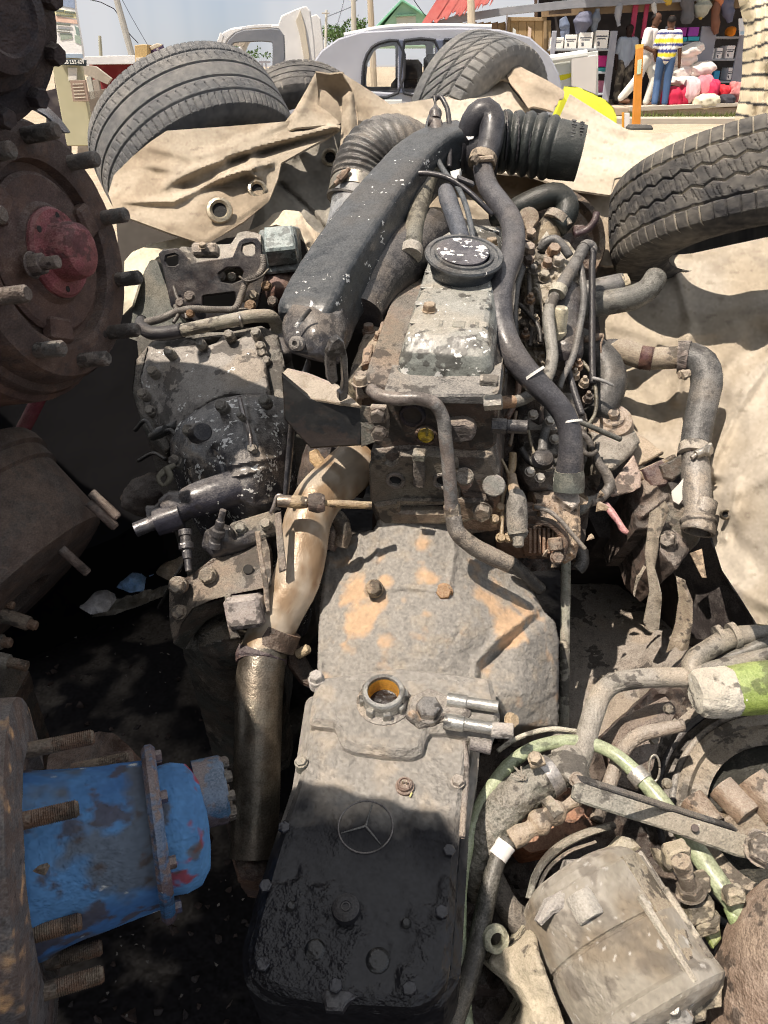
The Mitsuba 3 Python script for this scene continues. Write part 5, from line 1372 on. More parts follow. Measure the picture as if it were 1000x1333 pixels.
part(g2, 'lower_lip', relief([(226, 838), (238, 812), (252, 792), (300, 776), (354, 764), (352, 776), (300, 792), (268, 808), (250, 830), (240, 846)], [(226, 838, 1.53), (252, 792, 1.52), (354, 764, 1.51), (300, 792, 1.56), (240, 846, 1.57)], (0, .1, -.02), 3), 'cast', P((.05, .045, .04), .3, .2))
part(g2, 'gearbox_tail', rough(relief([(238, 846), (262, 812), (300, 790), (340, 784), (360, 820), (352, 850), (312, 866), (270, 856)], [(238, 846, 1.62), (300, 790, 1.66), (360, 820, 1.6), (312, 866, 1.56), (290, 830, 1.54)], (0, .1, -.45), 3.5, folds(([(262, 826), (300, 808), (345, 800)], 3, .012), ([(262, 842), (312, 826), (350, 822)], 3, .012), wrinkle=.006), smooth_edge=10), .01, .003, 40), 'cast', P((.07, .065, .058), .4, .2), 45)
part(g2, 'rubber_block', rough(block(W(322, 794, 1.49), RIGHT * .034 + UP * .004, UP * .030 - RIGHT * .006, FWD * .05, .008), .01, .001, 50), 'cast', P((.30, .27, .25), .45, .05))
part(g2, 'block_strap', slab([(292, 776), (300, 773), (304, 815), (312, 830), (300, 832), (296, 815)], W(300, 800, 1.46), unit((-.1, -.8, .6)), .008, .002), 'cast', P((.14, .12, .10), .4, .4))
part(g2, 'stay', slab([(332, 692), (339, 691), (342, 720), (350, 760), (352, 796), (346, 798), (343, 765)], W(342, 740, 1.47), unit((.2, -.8, .55)), .012, .002), 'cast', P((.28, .24, .19), .5, .2))
part(g2, 'stay', slab([(358, 668), (366, 666), (370, 710), (374, 742), (364, 746), (361, 712)], W(365, 700, 1.46), unit((.2, -.8, .55)), .010, .002), 'cast', P((.17, .16, .15), .4, .3))
part(g2, 'crankcase', relief([(178, 440), (260, 420), (372, 430), (400, 560), (392, 640), (352, 690), (344, 800), (320, 850), (250, 840), (240, 700), (210, 640), (190, 560)], [(178, 440, 2.05), (372, 430, 2.05), (392, 640, 1.86), (320, 850, 1.72), (250, 840, 1.72), (190, 560, 1.98)], (0, .2, -.6), 6), 'cast', P((.03, .028, .027), .2, .1))
part(g2, 'radiator_shroud', relief([(168, 440), (178, 372), (196, 338), (204, 338), (212, 360), (226, 400), (238, 420), (230, 440), (200, 452)], [(168, 440, 2.12), (196, 338, 2.16), (226, 400, 2.08), (230, 440, 2.04), (200, 452, 2.05)], (0, .05, -.02), 3), 'cast', P((.055, .062, .056), .3))
for pts in ([(176, 560, 1.9, 3), (190, 548, 1.86, 3), (204, 566, 1.84, 3), (222, 560, 1.82, 3), (234, 575, 1.8, 3)], [(180, 600, 1.9, 2.5), (200, 590, 1.86, 2.5), (216, 598, 1.82, 2.5)], [(238, 735, 1.7, 2), (228, 750, 1.68, 2), (218, 770, 1.7, 2), (206, 792, 1.75, 2)]):
    part(g2, 'cable', tp(pts, n=8), 'rubber', P((.03, .03, .03), .25), True)
for x, y in ((206, 562), (222, 556)):
    part(g2, 'sender', tp([(x - 8, y + 6, 1.86, 6), (x + 4, y, 1.84, 7.5), (x + 10, y - 3, 1.83, 6)], n=14), 'paint', P((.045, .045, .05), .25), 40)


# ------------------------------------------------------------------ the main engine: its frame leans back and to the right
YAW, LEAN = math.radians(9.5), math.radians(10.2)
EA = np.array([math.sin(YAW) * math.cos(LEAN), math.cos(YAW) * math.cos(LEAN), math.sin(LEAN)])
ER = np.array([math.cos(YAW), -math.sin(YAW), 0])
EU = np.cross(ER, EA)
EO = np.array([.009, .895 * math.cos(math.radians(1.7)) + 1.0 * math.sin(math.radians(1.7)), 1.6 - 1.0 * math.cos(math.radians(1.7)) + .895 * math.sin(math.radians(1.7))])


def L(r, a, u):
    return EO + r * ER + a * EA + u * EU


def fu(px, py, u=0.):
    return onp(px, py, EO + u * EU, EU)


def fa(px, py, a=0.):
    return onp(px, py, EO + a * EA, EA)


eng = thing('engine', 'big diesel engine with its gearbox towards the viewer, in the middle of the heap', 'engine')
oil = P((.016, .016, .018), 0, 0, .0)
dustgrey = P((.15, .14, .125), .62, .05, 0, .12)

# --- gearbox and its cover
cover = [(403, 945), (398, 985), (385, 1022), (366, 1076), (346, 1142), (327, 1214), (321, 1240), (324, 1264), (338, 1282), (366, 1294), (420, 1303), (540, 1308), (566, 1296), (584, 1270), (591, 1200), (596, 1120), (602, 1050), (611, 985), (613, 940), (612, 915), (600, 905), (410, 905)]


def oil_and_shade(v):
    """Dust over the far half of the cover; oil and painted-in shade blacken the low end."""
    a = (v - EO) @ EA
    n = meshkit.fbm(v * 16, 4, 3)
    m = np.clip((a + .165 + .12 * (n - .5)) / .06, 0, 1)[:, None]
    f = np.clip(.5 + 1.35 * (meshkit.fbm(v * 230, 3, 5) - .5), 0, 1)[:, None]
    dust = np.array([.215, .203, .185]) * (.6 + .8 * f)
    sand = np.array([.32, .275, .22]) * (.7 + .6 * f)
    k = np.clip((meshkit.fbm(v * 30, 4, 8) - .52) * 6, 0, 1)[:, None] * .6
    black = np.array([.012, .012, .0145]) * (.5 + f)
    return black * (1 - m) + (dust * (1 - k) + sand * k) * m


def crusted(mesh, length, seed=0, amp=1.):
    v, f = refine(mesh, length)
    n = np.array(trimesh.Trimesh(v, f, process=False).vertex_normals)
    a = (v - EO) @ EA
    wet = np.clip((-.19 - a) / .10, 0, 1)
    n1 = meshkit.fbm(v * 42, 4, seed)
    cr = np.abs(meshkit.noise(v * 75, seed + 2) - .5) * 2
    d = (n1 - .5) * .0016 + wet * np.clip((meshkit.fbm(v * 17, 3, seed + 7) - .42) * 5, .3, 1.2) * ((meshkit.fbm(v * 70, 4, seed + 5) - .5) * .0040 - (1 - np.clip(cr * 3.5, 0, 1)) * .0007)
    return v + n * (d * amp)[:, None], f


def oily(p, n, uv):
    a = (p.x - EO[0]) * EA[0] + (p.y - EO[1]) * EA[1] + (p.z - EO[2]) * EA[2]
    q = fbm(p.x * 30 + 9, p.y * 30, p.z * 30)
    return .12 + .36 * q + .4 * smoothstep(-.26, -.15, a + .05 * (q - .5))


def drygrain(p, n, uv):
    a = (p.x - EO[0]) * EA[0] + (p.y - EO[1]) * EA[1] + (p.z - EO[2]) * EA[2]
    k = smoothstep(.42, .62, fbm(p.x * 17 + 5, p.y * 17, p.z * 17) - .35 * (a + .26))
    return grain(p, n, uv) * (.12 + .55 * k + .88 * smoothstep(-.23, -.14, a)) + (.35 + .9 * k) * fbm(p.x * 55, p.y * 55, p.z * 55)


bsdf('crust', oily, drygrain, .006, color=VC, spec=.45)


lid = vpart('gearbox_cover', crusted(slab(cover, EO, EU, .045, .010, r=.016), .003, 1), oil_and_shade, label='gearbox cover, dusty at the top, blackened below by oil and painted shade')
vpart('gearbox_case', crusted(slab([(398, 900), (380, 1020), (340, 1140), (312, 1236), (318, 1280), (345, 1302), (420, 1312), (545, 1318), (580, 1304), (600, 1270), (604, 1200), (612, 1060), (624, 990), (630, 900)], EO - .046 * EU, EU, .40, .012, r=.02), .008, 2), oil_and_shade)
vpart('selector_housing', crusted(slab([(412, 880), (405, 915), (402, 940), (420, 942), (436, 944), (441, 958), (446, 968), (462, 975), (500, 980), (538, 982), (550, 976), (555, 958), (560, 950), (580, 950), (620, 958), (640, 962), (652, 930), (640, 880), (520, 866)], EO + .022 * EU, EU, .03, .010, r=.008), .003, 3), oil_and_shade)
part(eng, 'cover_bolt', hexbolt(fu(412, 884, .022), EU, .0125, .012, base=.02), 'cast', P((.32, .31, .29), .25, .05), label='clean bolt head at the top left corner of the gearbox cover')
for k, (x, y) in enumerate(((370, 1078), (346, 1154), (343, 1256), (437, 1284), (533, 1288), (575, 1188), (585, 1108), (392, 992))):
    e = fu(x, y, .003)
    part(eng, 'cover_bolt', hexbolt(e, EU, .0095, .006, k == 7, base=.02), 'oily' if k < 7 else 'cast', P((.03, .031, .036), .03, 0) if k < 7 else P((.2, .19, .17), .6))
# star-in-ring emblem cast in relief
c = fu(476, 1076, .0)
ring, Rm = [], .0415
for a in np.linspace(0, 2 * np.pi, 73):
    ring.append((*(c + Rm * (math.cos(a) * ER + math.sin(a) * EA) + .0008 * EU), .0013))
em = part(eng, 'emblem', tube(ring, 6, caps=False), 'paint', P((.12, .115, .11), .35, 0), True, 'three-pointed star in a ring cast on the gearbox cover')
for k, a in enumerate((84, 205, 318)):
    a = math.radians(a)
    d = math.cos(a) * ER + math.sin(a) * EA
    part(eng, 'emblem__arm', tube([(*(c + .0010 * EU), .0021), (*(c + d * Rm * .4 + .0009 * EU), .0017), (*(c + d * Rm * .94 + .0006 * EU), .0006)], 6), 'paint', P((.085, .083, .085), .25, 0), True)
part(eng, 'rubber_plug', lathe([(.019, -.002), (.0205, .006), (.019, .012), (.014, .0145), (.008, .0148), (.0076, .0138), (0, .0138)], fu(451, 1186, .002), EU, 40), 'rubber', P((.022, .022, .025), .08), 30)
part(eng, 'rubber_plug__centre_ring', lathe([(.0062, .013), (.0062, .0155), (.0048, .0155), (.0048, .013)], fu(451, 1186, .002), EU, 24), 'rubber', P((.025, .025, .028), .1), 30)
for x, y, r, h in ((529, 1202, .006, .006), (379, 1180, .006, .006), (492, 1250, .014, .004), (410, 1236, .012, .004)):
    part(eng, 'cast_boss', lathe([(r * 1.3, -.003), (r, h * .7), (r * .7, h), (0, h)], fu(x, y, .001), EU, 24), 'oily', oil, 40)
part(eng, 'drain_tab', rough(slab([(418, 1292), (424, 1286), (456, 1288), (466, 1296), (452, 1306), (446, 1316), (424, 1314), (422, 1304)], EO + .002 * EU, EU, .014, .003), .004, .0015, 90), 'oily', P((.03, .03, .034), .05))
e = fu(527, 1024, .004)
s = part(eng, 'switch', lathe([(.014, -.004), (.015, .002), (.012, .003), (.012, .009), (.0095, .011), (.0085, .011), (.0085, .008), (0, .008)], e, EU, 28), 'cast', P((.20, .15, .12), .4, .35), 30)
for q in (-.003, .003):
    part(eng, s.split('__')[1] + '__pin', cyl(e + .008 * EU + q * ER, e + .017 * EU + q * ER, .0013, 8), 'steel', P((.5, .45, .35), .1))
part(eng, s.split('__')[1] + '__wire_end', tube([(*(e + .002 * EU + .008 * ER), .0014), (*(e + .012 * ER - .010 * EA), .0016), (*(e + .010 * ER - .016 * EA - .001 * EU), .0012)], 6), 'plain', P((.5, .45, .2), .2))
# filler neck
c = fu(500, 914, .022)
part(eng, 'filler_neck', lathe([(.046, -.006), (.047, .002), (.040, .005), (.036, .008)], c, EU, 48), 'cast', P((.18, .17, .155), .6), 30)
nk = part(eng, 'filler_ring', lathe([(.036, .002), (.037, .012), (.035, .018), (.036, .022), (.036, .030), (.034, .033), (.0275, .033), (.0265, .030), (.0265, .003)], c, EU, 56), 'steel', P((.42, .41, .39), .3, 0), 30, 'bright metal ring of the open filler neck')
for k in range(8):
    a = k * math.pi / 4 + .3
    d = math.cos(a) * ER + math.sin(a) * EA
    part(eng, 'filler_ring__castle_lug', block(c + d * .038 + EU * .012, np.cross(EU, d) * .007, d * .004, EU * .008, .0015), 'steel', P((.38, .37, .35), .35, .05))
part(eng, 'filler_ring__amber_liner', lathe([(.0262, .028), (.0250, .020), (.0245, .001), (.0262, .001)], c, EU, 40), 'paint', P((.50, .26, .04), .05, .15), 30, 'amber oil-stained liner')
part(eng, 'filler_ring__dark_oil', lathe([(.025, .0015), (0, .0015)], c, EU, 30), 'oily', P((.012, .010, .009), 0), 30)
part(eng, 'filler_ring__gear_tooth', block(c + EU * .004 + ER * .006 - EA * .006, ER * .010, EA * .004, EU * .003, .001), 'oily', P((.03, .027, .025), 0))
# big hex plug and shift unions
part(eng, 'hex_plug', join([hexbolt(fu(558, 926, .030), EU, .0215, .016), lathe([(.024, -.012), (.024, .001), (0, .001)], fu(558, 926, .030), EU, 24)]), 'steel', P((.30, .29, .27), .4, .02))
part(eng, 'shaft_boss', rough(slab([(528, 905), (560, 892), (590, 905), (608, 910), (614, 924), (604, 938), (580, 934), (545, 944), (528, 930)], EO + .034 * EU, EU, .02, .008, r=.006), .005, .001, 80), 'cast', dustgrey, 40)
for x0, y0, x1, y1, u, r in ((590, 912, 646, 920, .036, .0105), (586, 940, 640, 948, .036, .0115)):
    a, b = fu(x0, y0, u), fu(x1, y1, u)
    k = part(eng, 'union_tube', lathe([(0, -.01), (r * 1.15, -.01), (r * 1.15, .022), (r * .92, .024), (r * .92, np.linalg.norm(b - a) - .003), (r * .98, np.linalg.norm(b - a) - .001), (r * .98, np.linalg.norm(b - a) + .003), (r * .6, np.linalg.norm(b - a) + .004), (0, np.linalg.norm(b - a) + .004)], a, b - a, 24), 'steel', P((.42, .41, .40), .35), 30)
a, b = fu(640, 950, .036), fu(668, 952, .036)
part(eng, 'union_tip', rough(cyl(a, b, .0125, 20), .004, .0012, 120), 'cast', P((.36, .34, .32), .4))
a, b = fu(612, 968, .010), fu(640, 974, .010)
part(eng, 'union_tube', cyl(a, b, .011, 20), 'cast', P((.15, .14, .13), .5))
part(eng, 'hex_nut', hexbolt(fu(664, 938, .012), unit(ER * .6 + EU * .6 - EA * .3), .012), 'cast', P((.34, .25, .16), .4, .3))
part(eng, 'side_pipe', tube([(*fu(604, 966, -.004), .0055), (*fu(607, 1000, -.008), .0055), (*fu(604, 1050, -.01), .0055), (*fu(601, 1090, -.012), .0055)], 10), 'cast', P((.17, .15, .13), .5), True)
part(eng, 'side_pipe__joint', hexbolt(fu(596, 1018, .002), EU, .010, .008), 'cast', P((.25, .23, .2), .5))

# --- bell housing
bell = relief([(417, 905), (413, 876), (414, 830), (416, 790), (420, 750), (424, 722), (437, 708), (440, 699), (470, 693), (486, 690), (493, 675), (505, 670), (548, 671), (586, 672), (600, 690), (640, 716), (664, 738), (676, 740), (686, 752), (700, 780), (709, 796), (722, 808), (728, 830), (728, 900), (727, 947), (700, 948), (660, 944), (640, 905), (560, 900), (500, 890)],
              [(417, 905, 1.40), (413, 876, 1.43), (414, 830, 1.50), (420, 750, 1.62), (440, 699, 1.66), (493, 675, 1.60), (548, 671, 1.595), (586, 672, 1.60), (640, 716, 1.64), (686, 752, 1.66), (728, 830, 1.62), (728, 900, 1.56), (727, 947, 1.52), (660, 944, 1.42), (640, 905, 1.40), (560, 890, 1.388), (500, 880, 1.40), (480, 840, 1.43), (450, 780, 1.53), (520, 800, 1.455), (560, 740, 1.515), (620, 760, 1.53), (620, 820, 1.45), (660, 800, 1.51), (690, 830, 1.50), (640, 860, 1.46), (690, 900, 1.45), (460, 720, 1.62), (430, 850, 1.46)],
              -.16 * EU + .05 * EA, 1.8,
              folds(([(478, 768), (488, 730), (494, 690)], 4, .010), ([(478, 770), (530, 764), (580, 770)], 4, .008), ([(584, 768), (592, 720), (588, 680)], 4, .010), ([(494, 676), (545, 674), (586, 676)], 5, .006), ([(624, 900), (628, 868), (660, 838), (706, 800)], 7, -.020), ([(618, 890), (622, 862), (650, 830), (690, 800)], 6, .014), ([(708, 800), (718, 840), (722, 900)], 5, .008), ([(424, 730), (418, 800), (416, 870)], 6, .008), ([(440, 760), (425, 720)], 6, .006), wrinkle=.0025, freq=.08), smooth_edge=7)
v, f = bell
n = np.array(trimesh.Trimesh(v, f, process=False).vertex_normals)
v = v + n * ((meshkit.fbm(v * 90, 4, 2) - .5) * .0045)[:, None]


def flaking(v):
    f1 = np.clip(.5 + 1.25 * (meshkit.fbm(v * 260, 3, 1) - .5), 0, 1)[:, None]
    grey = np.array([.225, .213, .195]) * (.58 + .84 * f1)
    tan = np.array([.31, .265, .205]) * (.62 + .76 * f1)
    clay = np.array([.42, .29, .18]) * (.7 + .6 * f1)
    k = np.clip((meshkit.fbm(v * 34, 4, 21) - .5) * 5, 0, 1)[:, None] * .45
    c = grey * (1 - k) + tan * k
    return c


def on_bell(v):
    """Flaked orange clay round the two places where it is still caked on, dust elsewhere."""
    c = flaking(v)
    f1 = meshkit.fbm(v * 150, 3, 1)[:, None]
    clay = np.array([.45, .30, .18]) * (.66 + .68 * f1)
    n = meshkit.fbm(v * 26, 4, 33)
    w = np.zeros(len(v))
    for p, r in ((W(470, 800, 1.47), .055), (W(455, 760, 1.55), .05), (W(500, 752, 1.52), .035), (W(555, 762, 1.52), .04), (W(660, 810, 1.5), .075), (W(690, 790, 1.55), .05), (W(712, 830, 1.52), .035), (W(648, 790, 1.5), .06)):
        w = np.maximum(w, 1 - np.linalg.norm(v - p, axis=1) / r)
    m = np.clip((w + 1.9 * (n - .5)) * 2.6 - .5, 0, 1)[:, None] * .8
    return c * (1 - m) + clay * m


vpart('bell_housing', (v, f), on_bell, 'tinted', 60, 'sandy grey bell housing with flaking orange clay')
for x, y, col in ((487, 766, (.28, .22, .15)), (578, 771, (.36, .19, .08)), (439, 884, (.3, .28, .25))):
    if x < 450:
        continue
    part(eng, 'bell_bolt', hexbolt(W(x, y, 1.485), unit(EU * .8 - EA * .6), .0155, base=.02), 'cast', P(col, .4, .4))
part(eng, 'bell_underside', relief([(414, 880), (420, 760), (440, 705), (490, 690), (600, 694), (690, 760), (726, 830), (726, 940), (640, 950), (430, 905)], [(414, 880, 1.52), (440, 705, 1.74), (600, 694, 1.72), (726, 830, 1.72), (726, 940, 1.62), (430, 905, 1.5)], -.3 * EU, 6), 'cast', P((.05, .046, .042), .3))

# --- block and head, rear faces
AR = .47
part(eng, 'engine_block', rough(slab([(482, 590), (520, 584), (556, 584), (600, 590), (640, 592), (650, 620), (650, 692), (600, 700), (492, 690), (482, 660)], L(0, AR, 0), -EA, .50, .008, r=.006), .010, .0015, 60, 4), 'cast', P((.085, .078, .07), .5, .3), 40)
part(eng, 'block_lower', rough(slab([(486, 640), (640, 640), (660, 760), (480, 760)], L(0, AR + .05, 0), -EA, .50, .01), .02, .002, 40), 'cast', P((.04, .036, .032), .3, .2), 40)
pl2 = part(eng, 'rear_plate', rough(slab([(480, 606), (486, 597), (500, 594), (502, 602), (509, 606), (518, 600), (520, 592), (540, 592), (556, 592), (580, 594), (596, 600), (600, 650), (602, 658), (520, 660), (482, 656)], L(0, AR - .012, 0), -EA, .03, .004, [[(506, 625), (511, 618), (522, 619), (525, 626), (519, 632), (509, 631)], [(567, 627), (572, 619), (582, 620), (584, 627), (579, 633), (570, 632)]], r=.003), .006, .0008, 90), 'cast', P((.12, .11, .098), .5, .15), 40)
for x, y in ((515, 625), (576, 626)):
    part(eng, 'rear_plate__bore_rim', lathe([(.019, -.002), (.0195, .003), (.017, .005), (.013, .004), (.012, -.004)], fa(x, y, AR - .013), -EA, 32), 'cast', P((.15, .14, .125), .5, .1), 30)
    part(eng, 'rear_plate__bore', cyl(fa(x, y, AR + .01), fa(x, y, AR - .004), .0118, 20), 'plain', P((.02, .02, .02), .05))
part(eng, 'plate_step', block(fa(546, 612, AR - .018), ER * .011, EU * .036, EA * .012, .003), 'cast', P((.125, .115, .10), .5, .1))
part(eng, 'plate_cap', block(fa(546, 592, AR - .03), ER * .012, EU * .008, EA * .012, .002), 'cast', P((.14, .13, .115), .6))
part(eng, 'sill', rough(slab([(486, 658), (520, 652), (632, 652), (634, 672), (600, 684), (500, 684), (492, 676)], L(0, AR - .02, 0), -EA, .05, .006, [[(521, 655), (577, 656), (577, 667), (521, 667)]]), .006, .001, 70), 'cast', P((.15, .12, .095), .55, .35), 40)
part(eng, 'slot_back', slab([(518, 652), (580, 653), (580, 670), (518, 670)], L(0, AR, 0), -EA, .01, .001), 'plain', P((.02, .02, .02), .1))
part(eng, 'shelf_flange', rough(slab([(600, 640), (634, 648), (650, 646), (652, 690), (640, 694), (600, 690)], L(0, AR - .01, 0), -EA, .1, .006), .008, .0015, 70), 'cast', P((.20, .14, .095), .5, .55), 40)
part(eng, 'bolt', hexbolt(fa(627, 664, AR - .022), -EA, .019), 'cast', P((.20, .17, .14), .5, .3))
part(eng, 'bolt', hexbolt(fa(606, 628, AR - .02), -EA, .012), 'cast', P((.19, .15, .12), .5, .4))
part(eng, 'core_plug', rough(cyl(fa(603, 622, AR + .02), fa(605, 620, AR - .03), .017, 24), .005, .005, 70), 'cast', P((.14, .12, .1), .55, .3), 40)
part(eng, 'rust_lug', rough(slab([(592, 588), (628, 584), (636, 600), (634, 652), (620, 656), (604, 640), (598, 606)], L(0, AR + .01, 0), -EA, .08, .01, r=.006), .006, .0025, 60), 'cast', P((.26, .15, .09), .45, .65), 40)
part(eng, 'disc_edge', cyl(fa(644, 632, AR + .03), fa(643, 632, AR - .012), .022, 30), 'cast', P((.20, .19, .18), .4, .2))
part(eng, 'cylinder_head', rough(slab([(470, 500), (500, 505), (560, 512), (640, 515), (648, 530), (646, 580), (620, 598), (510, 590), (472, 572)], L(0, AR + .012, 0), -EA, .62, .006, r=.005), .010, .0015, 60, 5), 'cast', P((.07, .062, .055), .4, .35), 40)
part(eng, 'head_deck', rough(slab([(452, 492), (470, 440), (500, 385), (528, 335), (552, 300), (580, 284), (640, 284), (660, 300), (662, 380), (658, 470), (650, 516), (560, 520), (500, 510), (470, 508)], L(0, 0, .348), EU, .05, .006), .010, .004, 45, 6), 'cast', P((.20, .165, .125), .6, .4), 45)
for x, y, r in ((499, 480, .016), (470, 497, .015), (517, 352, .013), (494, 440, .011), (512, 390, .010), (488, 462, .010), (537, 345, .010), (480, 430, .012)):
    part(eng, 'head_bolt', hexbolt(fu(x, y, .350), EU, r, r * 1.1, base=.01), 'cast', P((.20, .15, .11), .5, .55))
for q in ([(500, 402), (507, 395), (498, 432), (491, 436)], [(520, 350), (532, 346), (536, 362), (518, 372)], [(474, 452), (486, 446), (482, 470), (470, 474)]):
    part(eng, 'head_block', rough(slab(q, L(0, 0, .366), EU, .022, .004), .005, .002, 80), 'cast', P((.22, .15, .10), .5, .6), 40)
# rear face details
part(eng, 'core_hole', lathe([(.026, -.004), (.024, .003), (.019, .004), (.017, -.006), (0, -.006)], fa(537, 541, AR + .01), -EA, 30), 'cast', P((.03, .03, .04), .15, .1), 30)
cp = part(eng, 'level_cap', lathe([(.021, -.004), (.022, .002), (.017, .004), (.016, .001), (0, .001)], fa(555, 566, AR + .008), -EA, 32), 'cast', P((.10, .08, .065), .4, .4), 30)
part(eng, 'level_cap__knob', lathe([(.014, 0), (.0155, .006), (.013, .010), (.006, .011), (0, .011)], fa(555, 565, AR + .006), -EA, 32), 'paint', P((.50, .36, .02), .25, .15), 30, 'yellow cap knob')
part(eng, 'level_cap__grip', block(fa(556, 562, AR - .008), ER * .0025, EU * .009, EA * .003, .001), 'cast', P((.2, .17, .05), .3))
part(eng, 'oblong_cover', rough(slab([(582, 552), (606, 550), (617, 556), (620, 566), (614, 575), (600, 578), (582, 577)], L(0, AR - .012, 0), -EA, .03, .005, r=.004), .006, .0006, 90), 'cast', P((.12, .115, .11), .4, .1), 40)
part(eng, 'head_gasket_ledge', rough(slab([(500, 510), (560, 514), (636, 514), (650, 508), (652, 522), (640, 528), (560, 526), (504, 520)], L(0, AR - .006, 0), -EA, .1, .004), .006, .001, 90), 'cast', P((.10, .10, .10), .5), 40)
a, b = fa(630, 525, AR - .03), fa(654, 523, AR - .03)
part(eng, 'hex_union', cyl(a, b, .0135, 6), 'steel', P((.26, .25, .24), .4))
part(eng, 'pressure_switch', join([cyl(fa(640, 554, AR - .02), fa(660, 555, AR - .02), .014, 6), cyl(fa(660, 555, AR - .02), fa(687, 556, AR - .02), .0125, 20)]), 'paint', P((.03, .03, .034), .25))

# --- rocker cover: tapered box with chamfered back, ribs and worn paint
def ring(a0, a1, r0, r1, u, rad, n=6):
    out = []
    for cr, ca, s in ((r1 - rad, a1 - rad, 0), (r0 + rad, a1 - rad, 1), (r0 + rad, a0 + rad, 2), (r1 - rad, a0 + rad, 3)):
        for t in np.linspace(0, np.pi / 2, n):
            q = t + s * np.pi / 2
            out.append(L(cr + rad * math.cos(q), ca + rad * math.sin(q), u))
    return np.array(out)


def stack(rings):
    n = len(rings[0])
    v = np.vstack(list(rings) + [rings[-1].mean(0)[None], rings[0].mean(0)[None]])
    j = np.arange(n); k = (j + 1) % n
    f = [np.vstack([np.stack([j, k, k + n], 1), np.stack([j, k + n, j + n], 1)]) + i * n for i in range(len(rings) - 1)]
    m = len(rings) * n
    f += [np.stack([j, k, np.full(n, m)], 1) + [(len(rings) - 1) * n, (len(rings) - 1) * n, 0], np.stack([k, j, np.full(n, m + 1)], 1)]
    return v, np.vstack(f)


rl, rr_ = [np.dot(fu(x, 500, .36) - EO, ER) for x in (516, 642)]
ab = np.dot(fu(580, 506, .36) - EO, EA)
aend = np.dot(fu(600, 292, .44) - EO, EA)
part(eng, 'cover_flange', rough(stack([ring(ab - .014, aend + .02, rl - .012, rr_ + .014, .346, .02), ring(ab - .014, aend + .02, rl - .012, rr_ + .014, .358, .02), ring(ab - .008, aend + .015, rl - .008, rr_ + .009, .362, .02)]), .012, .001, 60), 'cast', P((.12, .12, .115), .5, 0, .05), 40)
rc = stack([ring(ab, aend, rl, rr_, .358, .022), ring(ab + .004, aend, rl + .003, rr_ - .003, .405, .022), ring(ab + .012, aend - .01, rl + .009, rr_ - .009, .424, .020), ring(ab + .036, aend - .02, rl + .016, rr_ - .018, .442, .018), ring(ab + .048, aend - .03, rl + .026, rr_ - .028, .449, .018), ring(ab + .06, aend - .04, rl + .036, rr_ - .04, .450, .015)])
part(eng, 'rocker_cover', rough(rc, .006, .0012, 45, 7), 'paint', P((.19, .205, .20), .5, 0, .54), 40, 'grey rocker cover with white paint flaking off')
for k in range(7):
    for s, r0 in ((-1, rl + .03), (1, rr_ - .035)):
        a = ab + .09 + k * (aend - ab - .16) / 6
        part(eng, 'rocker_cover__rib', block(L(r0 + s * .001, a, .449), ER * .014, EA * .008, EU * .0022, .0015), 'paint', P((.22, .235, .23), .6, 0, .6))
for x, y in ((559, 404), (640, 318)):
    part(eng, 'rocker_cover__bolt', hexbolt(fu(x, y, .451), EU, .013, .013), 'cast', P((.28, .22, .16), .4, .3))
for k, a in enumerate((.02, .10, .18)):
    part(eng, 'rocker_cover__recess', block(L(rl + .075 + .034 * k, ab + .085, .4495), ER * (.004 if k != 1 else .012), EA * .012, EU * .0025, .001), 'paint', P((.14, .145, .14), .4))
part(eng, 'rear_lug', block(fa(637, 495, AR - .03), ER * .016, EU * .006, EA * .012, .002), 'cast', P((.36, .34, .31), .4), label='bright square lug beside the rocker cover')
part(eng, 'white_spot', lathe([(.017, 0), (.016, .0012), (0, .0012)], fu(563, 429, .440) + EU * .001, unit(EU * .92 - EA * .38), 28), 'paint', P((.66, .66, .63), .1))
# filler cap with rings
c = fu(602, 350, .462)
AC = unit(EU + .10 * ER - .12 * EA)
capp = part(eng, 'oil_cap', lathe([(.06, -.020), (.068, .0), (.070, .022), (.081, .026), (.0825, .031), (.080, .035), (.072, .036), (.070, .033), (.063, .033), (.061, .037), (.056, .038), (.053, .035)], c, AC, 72), 'paint', P((.05, .053, .06), .3, 0, .35), 30)
part(eng, 'oil_cap__disc', lathe([(.053, .034), (.054, .041), (.050, .0425), (0, .0425)], c - .004 * ER, AC, 64), 'paint', P((.06, .064, .075), .2, 0, .75), 30)
# --- intake manifold
man = tube([(*W(604, 190, 1.99), .056), (*W(575, 198, 1.97), .058), (*W(552, 214, 1.93), .062), (*W(520, 248, 1.86), .063), (*W(486, 294, 1.78), .067), (*W(448, 350, 1.67), .067), (*W(420, 398, 1.59), .066), (*W(411, 418, 1.56), .066), (*W(406, 428, 1.545), .064), (*W(403, 434, 1.54), .056)], 72, .010, power=7, flat=.95, up=EU)
v, f = rough(man, .006, .0016, 40, 11)
part(eng, 'intake_manifold', (v, f), 'paint', P((.042, .046, .056), .14, 0, .40), 50, 'black intake manifold with paint chipped to bare metal')
part(eng, 'manifold_seam', tube([(*W(398, 402, 1.49), .0045), (*W(430, 345, 1.59), .005), (*W(468, 285, 1.71), .005), (*W(500, 246, 1.79), .0045)], 10), 'paint', P((.05, .055, .065), .2, 0, .9), True)
rs_ = np.random.default_rng(5)
